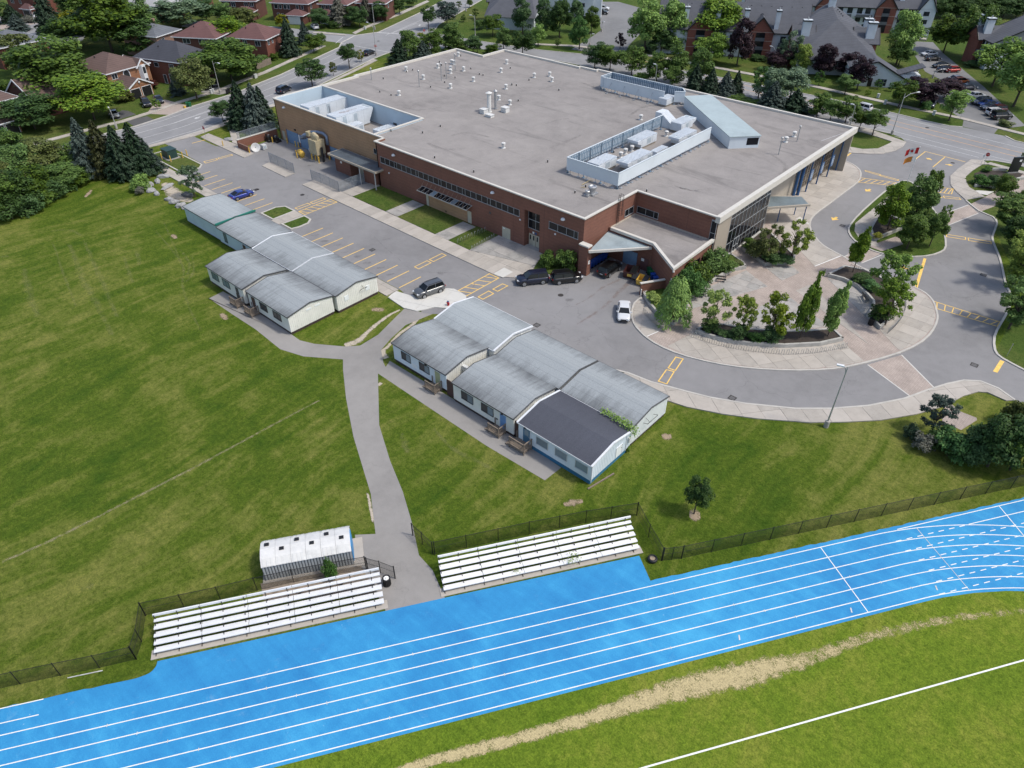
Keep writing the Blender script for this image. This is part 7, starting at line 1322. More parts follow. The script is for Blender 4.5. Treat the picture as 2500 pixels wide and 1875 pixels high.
MB().add([(8.7,0,.3),(10.7,0,.3),(10.2,-.9,.3),(9.2,-.9,.3),(8.7,0,5.6),(10.7,0,5.6),(10.2,-.9,5.6),(9.2,-.9,5.6)],[(0,3,7,4),(3,2,6,7),(2,1,5,6),(4,7,6,5)]).build('bay_front',TRIM,h2); 
for z0 in (3.6,.9): MB().box(9.32,10.08,-.92,-.905,z0,z0+1.5).build('pane',GL,h2)
gable(h2,8.3,11.2,-.4,6,5.5,1.5,ROOFS['brown'],'y',wall=BRICKS['orange'],trim=TRIM,name='bay_roof'); MB().lathe((3.8,-6.3,3.6),[(.2,-.25),(.3,0),(.1,.2),(.02,.35)],8).build('wall_ornament',TRIM,h2)
house((-135.2,-27.5),100,13.5,12.5,'house with a long brown gable roof and pale gable siding','dred','brown',3.6,4.2,[('l',3.2,4.6,2.6,3.9)],roofkind='x')
house((-133.6,-43.5),99,13,13,'orange brick house with brown roof at the left edge','orange','brown',5.6,3.0,[('f',9.6,12.0,3.9,5.2,3),('f',3,5,3.9,5.2)],(3,9,5.5,((3.4,5.8),(6.2,8.6)),'hip'))
house((-186.3,-18),97,13.5,13,'grey hip roofed house beside the small court','red','grey',5.4,2.8,[('f',8,9.5,3.6,4.8)])
house((-166.2,17.0),113,10,12,'pinkish brick house with grey roof behind the dark roofed house','pink','grey',5.6,2.3,[('l',3,4,3.6,4.8),('f',2,3,3.6,4.8)],chim=(6,5))
house((-151.8,27.2),121,12,13,'dark red brick house with maroon hip roof and two pairs of windows','dred','maroon',5.6,3.1,[('l',3.4,5.2,4.0,5.2),('l',8.0,10.2,4.0,5.2),('f',3,5,4,5.2)])
house((-140.5,36.2),118,10.7,12,'bright brick house with maroon hip roof by the corner hedge','red','maroon',5.5,3.0,[('l',1.8,3.4,3.7,5.0),('l',6.0,7.2,3.7,5.0),('f',1.0,2.0,3.9,5.2),('f',3.2,4.0,3.9,5.2),('f',7.4,8.4,.4,2.2)])
house((-199.5,56.8),37,12,9,'red brick house with brown roof and dark garage, left one on the side street','dred','maroon',5.6,2.8,[('f',1.0,2.4,3.8,5.2),('f',3.4,4.8,3.8,5.2),('f',8.0,9.3,3.9,5.1),('f',10,11.2,3.9,5.1)],(5.4,11.6,3.8,((6.6,10.4),),'hip',BLKF))
house((-184.1,66.5),30,13.2,9,'red brick house with brown roof and pale garage door on the side street','dred','maroon',5.6,2.8,[('f',1.0,2.2,3.8,5.1,1),('f',2.8,3.6,3.8,5.1,1),('f',4.4,5.4,3.8,5.1,1),('f',5.8,6.6,3.8,5.1,1),('f',9.0,9.8,3.9,5.1,1),('f',10.8,11.6,3.9,5.1,1),('f',1.6,2.5,.6,2.4,1),('f',3.2,3.9,.2,2.3,1),('r',2,3,3.8,5.0,1)],(6.8,12.8,4.2,((7.6,11.8),),'hip',TRIM))
house((-170.3,76.0),30,10,10,'red brick house with three joined windows, third along the side street','dred','maroon',5.6,2.8,[('f',1.0,1.8,3.8,5.1,1),('f',2.4,3.2,3.8,5.1,1),('f',3.8,4.6,3.8,5.1,1)],(.4,5.4,3.0,((1.2,4.4),),'hip',TRIM))
house((-163.0,86.2),32,10,10,'red brick house half hidden by the big grey spruce','dred','maroon',5.4,2.7,[('r',3,4,3.7,5.0)])
house((-224,50),37,12,9,'red brick house at the upper left behind trees with one tall window','red','maroon',5.6,2.8,[('f',3,4,3.4,4.9,1),('f',9,10.2,3.8,5.0)])
house((-262,10),20,13,10,'red brick house with dark door on the small court','red','maroon',6.0,2.8,[('f',2,3.4,3.8,5.2),('f',6,7,3.8,5.2),('r',3,4.2,3.8,5.2)],(8.4,12.6,2.0,((9,12),),'hip',BLKF))
house((-222,33),22,15,11,'house with pale grey roof at the top edge between trees','red','pale',5.2,2.6,[('r',4,5,3.4,4.6)])
house((-243,30),20,13,10,'house with grey roof at the top edge, mostly hidden','red','grey',5.4,2.6,[])
house((-262,52),30,13,10,'brown roofed house far behind the trees at the top left','red','brown',5.4,2.8,[('f',3,4.4,3.6,5.0)])
house((-246,74),34,13,10,'maroon roofed house in the far upper row','dred','maroon',5.4,2.8,[('f',3,4.4,3.6,5.0)])
# garden fences and hedge
def board_fence(reg,q,label,h=1.7):
    P=Z(reg,*q); L_=math.hypot(P[1][0]-P[0][0],P[1][1]-P[0][1]); t=thing('wooden_fence',label,'fence',(*P[0],0),math.atan2(P[1][1]-P[0][1],P[1][0]-P[0][0])); n=int(L_/.3)
    for i in range(n): MB().box(i*.3+.01,i*.3+.29,-.03,.0,.05,h+.04*math.sin(i*5)).build('board',WOOD,t)
    for i in range(int(L_/2.4)+1): MB().box(i*2.4-.06,i*2.4+.06,0,.1,0,h+.15).build('post',WOOD,t)
board_fence('c',(470,1180,720,1075),'grey brown board fence below the corner hedge'); 
t=thing('patio_umbrella','white patio umbrella in a back yard among the trees','umbrella',(*Z1('b',1625,260),0)); MB().cyl((0,0),.04,0,2.5,6).build('pole',TRIM,t); MB().lathe((0,0,2.1),[(1.6,0),(.8,.35),(.03,.6)],8).build('canopy',TRIM,t)
# ------------------------------------------------------------------ apartment buildings
WST=BRICKS['white']; ABR=brick('apartment_brick',(0.24,0.075,0.05),(0.20,0.062,0.042),(0.2,0.11,0.085)); APT=ROOFS['apt']; BALC=plain('balcony_grey',(0.10,0.11,0.125),.6,var=.15)
def chimney(par,x,y,z0,z1,w_=1.4,d=1.0):
    o=MB().box(x,x+w_,y,y+d,z0,z1).build('chimney',WST,par); MB().box(x-.18,x+w_+.18,y-.18,y+d+.18,z1,z1+.25).build('cap',BLKF,o); MB().box(x-.1,x+w_+.1,y-.1,y+d+.1,z1+.25,z1+.42).build('cap',WST,o); MB().cyl((x+w_/2,y+d/2),.18,z1+.42,z1+1.0,8).build('flue',METAL,o); return o
def bay(par,x0,x1,y,he,hr,label=None,dp=1.0,opening=True):
    MB().box(x0,x1,y-dp,y,0,he).build('brick_bay',ABR,par); gable(par,x0,x1,y-dp,y+4,he,hr,APT,'y',wall=ABR,trim=BLKF,name='bay_roof'); w_=x1-x0
    if opening:
        o=MB().box(x0+w_*.33,x0+w_*.68,y-dp-.04,y-dp-.003,0.2,he-.2).build('stair_opening',MATS['school_glass'],par)
        for z in (he*.33,he*.66): MB().box(x0+w_*.32,x0+w_*.69,y-dp-.08,y-dp-.04,z,z+.9).build('balcony',BALC,o)
    for z in (he*.33,he*.66,he-.1): MB().box(x0+.01,x1-.01,y-dp-.03,y-dp-.004,z,z+.12).build('stone_band',plain('stone_band',(.40,.30,.25),.8),par)
ap=thing('apartment_building','long apartment block with slate roof and a brick gable bay with two white chimneys','building',(-63,117.6,0),R(31)); Lm=42
MB().box(0,Lm,0,14,0,7.0).build('wall',WST,ap); r=gable(ap,0,Lm,0,15,7.0,6.0,APT,'x',wall=WST,trim=BLKF)
for i in range(14): MB().box(3+i*2.8,3.3+i*2.8,6.5,6.7,12.1,12.35).build('roof_vent',DKMET,r)
bay(ap,25.2,32.2,0,7.0,3.8); bay(ap,8.5,15.5,0,7.0,3.8)
for x in (23.6,32.2,7.0,15.8): chimney(ap,x,.6,7.4,12.0,1.2)
for x in (2,18,20.5,34.5,37,39.5):
    for z in (1.0,3.9): wnd(ap,0,x,x+1.3,z+.3,z+1.9,0,-1,GL,BLKF)
for x in (17.5,34):
    MB().box(x,x+5,-1.2,0,3.4,3.55).box(x,x+5,-1.2,-1.12,3.5,4.5).build('balcony',BALC,ap)
f2_=thing('apartment_building','far white apartment block with brick gable bays and a tall white gable end','building',(-60,164.8,0),R(32)); MB().box(0,58,0,13,0,7.4).build('wall',WST,f2_); gable(f2_,0,58,0,13,7.4,5.0,APT,'x',wall=WST,trim=BLKF)
bay(f2_,22,27.5,0,7.4,3.4); bay(f2_,40.5,46.5,0,7.4,3.6); MB().box(53,58,-1.5,0,0,7.4).build('white_bay',WST,f2_); gable(f2_,53,58,-1.5,5,7.4,4.2,APT,'y',wall=WST,trim=BLKF,name='bay_roof')
for z in (.9,3.3,5.6): wnd(f2_,0,54.6,56.2,z,z+1.1,-1.5,-1,GL,BLKF)
for x in (29,32,35,37.5,47.8,50.5): 
    for z in (.6,3.0,5.4): wnd(f2_,0,x,x+1.5,z,z+1.6,0,-1,GL,BLKF)
for x in (28.2,34.6,47): MB().box(x,x+5,-1.3,0,4.4,4.55).box(x,x+5,-1.3,-1.22,4.5,5.3).build('balcony',BALC,f2_)
chimney(f2_,33,2,8.5,12.2); chimney(f2_,47.5,2,8.5,12.2)
# pavilion with the big slate roof
pv=thing('apartment_building','low pavilion with a huge steep slate roof, brick side wings and white chimneys','building',(-23.0,124.5,0),R(32)); W_=20.5
MB().box(0,W_,0,14,0,4.0).build('wall',WST,pv)
m=MB(); a0,a1=-.5,W_+.5; m.add([(a0,-.6,3.7),(a1,-.6,3.7),(a1-3.4,13,9.5),(a0+2.0,13,9.5),(10.2,11.5,11.6),(9.4,22,13.8),(a1-3.4,24,7.2),(a0+1.0,24,7.2)],[(0,1,4),(1,2,4),(2,5,4),(3,0,4),(3,4,5),(2,6,5),(7,3,5),(6,7,5)]); pr_=m.build('roof',APT,pv); MB().bar((a0,-.62,3.62),(a1,-.62,3.62),.1,.25).build('eave_trim',BLKF,pr_)
for x0,x1 in ((-1.0,4.2),(15.2,20.8)):
    MB().box(x0,x1,6.5,13.5,0,7.0).build('brick_wing',ABR,pv); gable(pv,x0-.3,x1+.3,6.2,14,7.0,3.0,APT,'x',wall=ABR,trim=BLKF,name='wing_roof')
chimney(pv,.8,7.2,7.0,11.4,2.2,1.2); chimney(pv,17.6,7.2,7.0,11.4,2.2,1.2); chimney(pv,17.2,10.6,7.6,11.6,2.0,1.1); chimney(pv,8.6,19,12,15,1.8,1.2)
for i in range(4): MB().box(10.6+i*.2,10.9+i*.2,16.5-i*1.6,16.8-i*1.6,12.7-i*.2,12.95-i*.2).build('roof_vent',DKMET,pr_)
gd=thing('white_gable_building','small white stucco wing with a lopsided slate gable, dark door and glass block window','building',(-8.2,123.0,0),R(29)); MB().box(0,15.3,0,8,0,1.4).build('wall',WST,gd); MB().add([(0,0,1.4),(15.3,0,1.4),(6.2,0,6.0),(0,0,4.6),(0,8,1.4),(15.3,8,1.4),(6.2,8,6.0),(0,8,4.6)],[(0,1,2,3),(7,6,5,4),(0,3,7,4)]).build('gable_wall',WST,gd)
m=MB(); m.add([(-.4,-.4,4.45),(6.2,-.4,6.15),(16.0,-.4,1.2),(16.0,8.2,1.2),(6.2,8.2,6.15),(-.4,8.2,4.45)],[(0,1,4,5),(1,2,3,4)]); r=m.build('roof',APT,gd); MB().bar((-.4,-.42,4.38),(6.2,-.42,6.08),.1,.3).bar((6.2,-.42,6.08),(16,-.42,1.13),.1,.3).build('eave_trim',BLKF,r)
door(gd,5.0,6.1,0,2.1,0,-1,BLKF)
for i in range(3):
    for j in range(2): MB().box(7.3+i*.75,7.98+i*.75,-.05,-.004,.35+j*.85,1.12+j*.85).build('pane',GL,gd)
for p,q in (((10.5,8.2),(17.8,8.2)),): pass
lw=thing('carport_roof','low slate roofed wing beside the apartment driveway','building',(0.2,131.6,0),R(-58)); MB().box(0,3.2,0,5.5,0,3.3).build('wall',WST,lw); MB().add([(-.3,-.3,3.2),(3.6,-.3,3.2),(3.6,6,5.4),(-.3,6,5.4)],[(0,1,2,3)]).add([(-.3,-.3,3.05),(3.6,-.3,3.05),(3.6,6,5.25),(-.3,6,5.25)],[(3,2,1,0)]).build('roof',APT,lw)
rb_=thing('apartment_building','apartment building at the right edge with paired white chimneys','building',(14.5,162.3,0),R(41)); MB().box(0,30,0,9,0,7.0).build('wall',WST,rb_); gable(rb_,0,26,0,9,7.0,6.0,APT,'y',wall=plain('grey_siding',(0.20,0.21,0.22),.8,var=.1),trim=BLKF)
MB().box(-1.2,0,5.4,10.5,0,7.0).build('brick_wing',ABR,rb_); gable(rb_,-1.5,5,5,11,7.0,2.6,APT,'x',wall=ABR,trim=BLKF,name='wing_roof'); chimney(rb_,-.2,6.0,7.4,11.4,2.0,1.2); chimney(rb_,-.4,9.2,7.4,11.6,2.0,1.2)
for y in (.8,2.6,4.2): 
    for z in (1.0,4.6): wnd(rb_,0,y,y+1.0,z,z+1.8,0,-1,GL,BLKF,axis='y',panes=1)
MB().box(-1.3,0,.4,5,3.2,4.2).build('balcony',BALC,rb_)
cb=Z('e',180,260,640,280,z=4.0); c0=cb[0]; ca_=math.degrees(math.atan2(cb[1][1]-c0[1],cb[1][0]-c0[0]))
lb=thing('apartment_building','apartment pavilion with a broad slate roof beyond the row of trees','building',(*c0,0),R(ca_)); MB().box(0,16,0,16,0,4.0).build('wall',WST,lb); MB().add([(-.5,-.6,3.8),(16.5,-.6,3.8),(13,10,10.5),(6,10,10.5),(13,22,7),(3,22,7),(-.5,10,7),(16.5,10,7)],[(0,1,2,3),(3,2,4,5),(0,3,6),(6,3,5),(1,7,2),(7,4,2)]).build('roof',APT,lb); MB().box(-1.2,4,9,15,0,6.8).build('brick_wing',ABR,lb); gable(lb,-1.5,5,9,15,6.8,3,APT,'x',wall=ABR,trim=BLKF,name='wing_roof')
eb=thing('apartment_building','tall white apartment end wall at the top edge behind the tree row','building',(*Z1('e',1720,290),0),R(31)); MB().box(-26,5.5,0,13,0,7.6).build('wall',WST,eb); gable(eb,-26,5.5,0,13,7.6,5,APT,'x',wall=WST,trim=BLKF); MB().box(5.5,8.2,.5,3,0,8.0).build('stair_tower',WST,eb)
for z in (.9,3.3,5.6): wnd(eb,0,1,2.4,z,z+1.1,0,-1,GL,BLKF)
t=thing('entrance_ramp','white railed ramp with a grey arch by the far apartment end','ramp',(*Z1('h',560,690),0),R(20)); MB().box(-6,0,0,2,0,.4).build('deck',CON[0],t); 
for i in range(4): MB().box(-6+i*2-.05,-6+i*2+.05,0,.08,0,1.5).build('post',TRIM,t)
MB().box(-6,0,0,.08,1.35,1.45).box(-6,0,0,.08,.85,.92).build('rail',TRIM,t)
# ------------------------------------------------------------------ trees and shrubs
BARK=plain('bark',(0.075,0.058,0.045),.95,var=.35,scale=3); BARKG=plain('grey_bark',(0.16,0.145,0.13),.95,var=.3,scale=3)
LV=dict(green=leaves('leaf_green',(0.0304,0.0705,0.0135),(0.1725,0.2863,0.0341)),bright=leaves('leaf_bright',(0.0527,0.1260,0.0149),(0.2908,0.4413,0.0422)),dark=leaves('leaf_dark',(0.0228,0.0567,0.0158),(0.0988,0.1891,0.0383)),olive=leaves('leaf_olive',(0.0520,0.0743,0.0180),(0.2058,0.2449,0.0554)),yellow=leaves('leaf_yellow',(0.1050,0.1350,0.0090),(0.3900,0.3750,0.0210)),lime=leaves('leaf_lime',(0.0693,0.1305,0.0135),(0.3632,0.4579,0.0532)),purple=leaves('leaf_purple',(0.0105,0.0053,0.0090),(0.0630,0.0285,0.0390),.12),redb=leaves('leaf_red',(0.0375,0.0090,0.0075),(0.1350,0.0330,0.0240),.15),
 spruce=leaves('needle_green',(0.0090,0.0270,0.0135),(0.0510,0.0960,0.0450),.08),blue=leaves('needle_blue',(0.0165,0.0330,0.0255),(0.1023,0.1500,0.1211),.08),brownsp=leaves('needle_olive',(0.0240,0.0330,0.0120),(0.1080,0.1170,0.0390),.08),silver=leaves('leaf_silver',(0.0518,0.0990,0.0473),(0.3062,0.4335,0.2572)),bush=leaves('leaf_bush',(0.0292,0.0891,0.0203),(0.1384,0.2929,0.0537)),grey=leaves('leaf_greyish',(0.0675,0.0675,0.0540),(0.2556,0.2556,0.1917)))
def quads_mesh(name,C,Nn,T,a,b,mat):
    "diamond leaves: centres C, normals Nn, long direction T, half sizes a (along) and b (across)"
    Bn=np.cross(Nn,T); Bn/=np.linalg.norm(Bn,axis=1,keepdims=True)+1e-9; T2=np.cross(Bn,Nn); n=len(C)
    V=np.empty((n,4,3)); V[:,0]=C+T2*a[:,None]; V[:,1]=C+Bn*b[:,None]; V[:,2]=C-T2*a[:,None]; V[:,3]=C-Bn*b[:,None]
    V[:,1]+=Nn*(b*.25)[:,None]; V[:,3]+=Nn*(b*.25)[:,None]
    me=bpy.data.meshes.new(name); me.vertices.add(n*4); me.vertices.foreach_set('co',V.reshape(-1).astype(np.float32)); me.loops.add(n*4); me.loops.foreach_set('vertex_index',np.arange(n*4,dtype=np.int32)); me.polygons.add(n); me.polygons.foreach_set('loop_start',np.arange(0,n*4,4,dtype=np.int32)); me.polygons.foreach_set('loop_total',np.full(n,4,dtype=np.int32)); me.materials.append(mat); me.update(calc_edges=True); return me
def unit_(v): return v/(np.linalg.norm(v,axis=1,keepdims=True)+1e-9)
def crown(kind,seed,n):
    "crown in a unit box: height 0..1, radius 0.5"
    g=np.random.default_rng(seed)
    if kind=='spruce':
        K=30; P=[];Tn=[];Nn=[];A=[]
        for k in range(K):
            f=(k+.5)/K; z=.03+.95*f; r=.5*(1-f)**.82*(.86+.28*g.random())+.012; nb=max(4,int(13*(1-f)+4)); ph=g.random()*6.28
            for j in range(nb):
                a=ph+j*6.283/nb+g.normal(0,.18); rr=r*g.uniform(.72,1.12); m=max(3,int(n/(K*9)*(rr/.3+.35)))
                for tier in (0,1):
                    s=np.sqrt(g.random(m)); x=s*rr; dz=-.13*rr*s**1.5+.05*s*rr+g.normal(0,.008,m); sd=g.normal(0,.055,m)*(1.1-s*.6)*rr*2
                    P.append(np.stack([x*math.cos(a)-sd*math.sin(a),x*math.sin(a)+sd*math.cos(a),z+dz-.01*tier],1)); Tn.append(np.stack([math.cos(a+0)+sd*-4*math.sin(a),math.sin(a)+sd*4*math.cos(a),np.full(m,-.35)],1)); Nn.append(np.stack([math.cos(a)*.45+g.normal(0,.35,m),math.sin(a)*.45+g.normal(0,.35,m),np.ones(m)],1))
        C=np.concatenate(P); T=unit_(np.concatenate(Tn)+g.normal(0,.25,(len(C),3))); Nv=unit_(np.concatenate(Nn)); k=g.random(len(C)); return C,Nv,T,.020+.016*k,.009+.007*k
    L_=[]
    if kind=='round':
        for i in range(46):
            f=g.random(); th_=g.random()*6.28; z=.12+.78*f; R_=.36*math.sqrt(max(0,1-((z-.47)/.55)**2)); q=g.uniform(.45,1.05); L_.append((R_*q*math.cos(th_),R_*q*math.sin(th_),z,g.uniform(.075,.15)))
        L_.append((0,0,.5,.27))
    elif kind=='oval':
        for i in range(44):
            z=.08+.86*g.random(); th_=g.random()*6.28; R_=.37*max(.03,math.sin(math.pi*min(1,(z*.86+.06)**.75)))**.75; L_.append((R_*g.uniform(.4,1)*math.cos(th_),R_*g.uniform(.4,1)*math.sin(th_),z,g.uniform(.065,.135)))
        L_.append((0,0,.45,.24))
    elif kind=='column':
        for i in range(34):
            z=.05+.62*g.random(); th_=g.random()*6.28; R_=.30*math.sin(math.pi*min(.97,.18+z*1.05))**.6; L_.append((R_*math.cos(th_)*g.uniform(.4,1.1),R_*math.sin(th_)*g.uniform(.4,1.1),z,g.uniform(.10,.17)))
        for i in range(9): L_.append((.12+g.normal(0,.04),.05+g.normal(0,.05),.62+.36*i/8,.105-.006*i))
    elif kind=='loose':
        for i in range(40):
            th_=g.random()*6.28; z=.1+.84*g.random(); R_=.44*math.sin(math.pi*min(.95,.2+z*.72))**.8; q=g.uniform(.3,1.1); L_.append((R_*q*math.cos(th_),R_*q*math.sin(th_),z,g.uniform(.05,.105)))
    elif kind=='bush':
        for i in range(26): th_=g.random()*6.28; q=math.sqrt(g.random())*.40; L_.append((q*math.cos(th_),q*math.sin(th_),g.uniform(.12,.78)*(1-.5*q),g.uniform(.11,.2)))
        L_.append((0,0,.4,.3))
    elif kind=='layer':
        for i in range(9):
            z=.14+.8*(i/8)**.9; R_=.46*math.sin(math.pi*min(.96,.25+.72*(1-z)+.1))**.7
            for j in range(7): th_=g.random()*6.28; q=g.uniform(.3,1); L_.append((R_*q*math.cos(th_),R_*q*math.sin(th_),z+g.normal(0,.03),g.uniform(.06,.12)))
    elif kind=='feather':
        P=[];Tn=[];Nn=[]
        for k in range(170):
            a=g.random()*6.283; z=.06+.86*g.random()**.9; r=.50*math.sqrt(max(.02,1-z**1.6)); m=int(n/170); s=.35+.65*np.sqrt(g.random(m)); x=s*r; zz=z+.10*np.sin(s*2.2)-.16*s**3+g.normal(0,.012,m); sd=g.normal(0,.035,m)
            P.append(np.stack([x*math.cos(a)-sd*math.sin(a),x*math.sin(a)+sd*math.cos(a),zz],1)); Tn.append(np.tile([math.cos(a),math.sin(a),-.35],(m,1))); Nn.append(np.stack([math.cos(a)*.5+g.normal(0,.3,m),math.sin(a)*.5+g.normal(0,.3,m),np.ones(m)],1))
        C=np.concatenate(P); T=unit_(np.concatenate(Tn)+g.normal(0,.3,(len(C),3))); k=g.random(len(C)); return C,unit_(np.concatenate(Nn)),T,.022+.018*k,.010+.008*k
    L_=np.array(L_); wts=L_[:,3]**2; idx=g.choice(len(L_),n,p=wts/wts.sum()); d=unit_(g.normal(size=(n,3))); d[:,2]=np.abs(d[:,2])*np.where(g.random(n)<.30,-1,1); fr=g.uniform(.62,1.06,n)**.8
    sq=np.array([1,1,.82 if kind!='layer' else .45]); C=L_[idx,:3]+d*L_[idx,3:4]*fr[:,None]*sq
    C+=g.normal(0,.012,C.shape); Nv=unit_(d*.75+np.array([0,0,.55])+g.normal(0,.42,(n,3))); T=unit_(g.normal(size=(n,3))); k=g.random(n); s=.0135+.0125*k
    if kind in('bush',): s=s*1.5
    if kind=='column': s=s*1.25
    return C,Nv,T,s*1.25,s*.85
_cr={}
NV=dict(spruce=5200,round=6500,oval=6500,column=6500,loose=4200,bush=2600,layer=6000,feather=5100)
def crown_mesh(kind,var,leaf):
    key=(kind,var,leaf)
    if key not in _cr:
        bk=(kind,var)
        if bk not in _cr: _cr[bk]=crown(kind,100+var*7+len(kind),NV[kind])
        C,Nv,T,a,b=_cr[bk]; _cr[key]=quads_mesh('crown',C,Nv,T,a,b,LV[leaf])
    return _cr[key]
_tk={}
def trunk_mesh(var,grey=False,fork=True):
    key=(var,grey,fork)
    if key not in _tk:
        rn=random.Random(var); m=MB(); m.tube([(0,0,-.02),(.004,.003,.25),(rn.uniform(-.02,.02),rn.uniform(-.02,.02),.55),(rn.uniform(-.03,.03),rn.uniform(-.03,.03),.86)],.028,7,r2=.006)
        if fork:
            for i in range(8): a=i*.9+rn.random(); z=rn.uniform(.26,.55); L_=rn.uniform(.16,.3); m.tube([(0,0,z),(math.cos(a)*L_*.5,math.sin(a)*L_*.5,z+.10),(math.cos(a)*L_,math.sin(a)*L_,z+rn.uniform(.17,.30))],.012,5,r2=.003)
        _tk[key]=m.mesh('trunk',[BARKG if grey else BARK])
    return _tk[key]
RNT=random.Random(77)
def tree(kind,leaf,reg,b,t,wpx,label,group=None,cat='tree',name=None,cb=None,z=0.0,var=None,hmin=1.0,grey=False):
    "b foot pixel, t top row, wpx crown width in zoom pixels; cb = share of the height where the crown starts"
    p,h=height(reg,b,t,z); h=max(h,hmin); s=S2 if reg in 'MNOQ' else (S3 if reg.islower() else S1); h*=1.06; w_=(1.12 if group==G3 else 1)*{'loose':1.02,'feather':1.0,'bush':1.06,'column':1.15}.get(kind,1.18)*wpx*s/ppm(p[0],p[1],h*.5)
    cb={'spruce':.04,'bush':0.0,'feather':0.0,'round':.20,'oval':.14,'column':.16,'loose':.18,'layer':.15}[kind] if cb is None else cb
    nm=name or {'spruce':'spruce_tree','bush':'shrub','feather':'shrub'}.get(kind,'tree')
    q=thing(nm,label,cat,(*p,z),RNT.uniform(0,6.28),group); var=RNT.randrange(3) if var is None else var
    c=place(crown_mesh(kind,var,leaf),'crown',q,(0,0,h*cb)); c.scale=(w_,w_,h*(1-cb))
    if nm!='shrub': o=place(trunk_mesh(var,grey,kind!='spruce'),'trunk',q); hw=min(w_,h); o.scale=(hw*.9,hw*.9,h)
    else: o=place(trunk_mesh(var,grey,True),'stem',q); o.scale=(w_*.7,w_*.7,h*.85)
    return q
G1='trees of the wooded belt beside the field'; G2='spruces at the corner of the field'; G3='garden trees among the houses'; G4='street trees'; G5='trees behind the school'; G6='trees round the apartments'; G7='small plaza trees'; G8='trees along the right side of the drive'; G9='shrubs'
def many(rows,group):
    for r in rows: tree(*r[:7],group=group,**(r[7] if len(r)>7 else {}))
many([('spruce','blue','A',(790,1480),1010,270,'blue green spruce, leftmost of the spruces at the field corner'),('spruce','brownsp','A',(930,1480),1030,260,'olive tinted spruce second from the left at the field corner'),('spruce','spruce','A',(1070,1500),1075,270,'dark spruce in the middle of the spruces at the field corner'),('spruce','spruce','A',(1200,1465),1050,290,'tallest dark spruce right of the olive one at the field corner'),('spruce','blue','A',(1285,1440),1190,190,'short spruce at the right end of the field corner row'),
 ('spruce','spruce','A',(2060,1075),690,250,'left spruce beside the tan school wall'),('spruce','blue','A',(2185,1090),715,250,'middle spruce beside the tan school wall'),('spruce','spruce','B',(95,1075),740,220,'right spruce touching the tan school wall')],G2)
wd_='dense green tree in the wooded belt at the left edge of the field'
many([('round','green','E',(30,370),60,400,'tree of the wooded belt by the field, second from the left'),('round','dark','E',(170,330),30,360,'tree of the wooded belt by the field, sixth from the left'),('round','green','E',(310,250),-20,360,'tree of the wooded belt by the field, ninth from the left'),('bush','dark','E',(440,205),30,300,'low bush along the front edge of the wooded belt, sixth from the left'),('round','green','E',(560,120),-60,330,'tree of the wooded belt by the field, eleventh from the left'),('bush','dark','E',(690,60),-90,260,'low bush along the front edge of the wooded belt, ninth from the left'),('oval','olive','E',(60,200),-80,300,'tree of the wooded belt by the field, fourth from the left'),('round','green','E',(230,130),-190,360,'tree of the wooded belt by the field, eighth from the left'),('round','olive','E',(420,60),-250,380,'tree of the wooded belt by the field, tenth from the left'),('round','green','E',(590,20),-200,320,'tree of the wooded belt by the field, twelfth from the left'),('oval','dark','E',(40,0),-300,300,'tree of the wooded belt by the field, third from the left'),('oval','green','E',(200,-30),-330,300,'tree of the wooded belt by the field, seventh from the left'),('bush','dark','E',(110,395),200,260,'low bush along the front edge of the wooded belt, second from the left'),('bush','dark','E',(250,330),150,260,'low bush along the front edge of the wooded belt, third from the left'),('bush','green','E',(380,265),100,240,'low bush along the front edge of the wooded belt, fifth from the left'),('bush','dark','E',(520,190),40,240,'low bush along the front edge of the wooded belt, seventh from the left'),('bush','green','E',(640,120),-20,220,'low bush along the front edge of the wooded belt, eighth from the left'),('bush','dark','E',(730,70),-60,160,'low bush along the front edge of the wooded belt, tenth from the left'),('round','olive','E',(-60,160),-200,330,'tree of the wooded belt by the field, first from the left'),('oval','bush','E',(130,-60),-380,230,'tree of the wooded belt by the field, fifth from the left'),('bush','dark','E',(-10,400),180,240,'low bush along the front edge of the wooded belt, first from the left'),('bush','green','E',(330,180),20,280,'low bush along the front edge of the wooded belt, fourth from the left')],G1)
tree('bush','bright','E',(1180,150),0,175,'light green bush with bare lower stems standing alone at the field corner',G9,'shrub'); tree('bush','grey','E',(1190,190),110,80,'small grey twiggy bush below the light green one',G9,'shrub')
tree('loose','silver','E',(1650,215),-45,210,'small pale tree behind the green trimmed portable',G4)
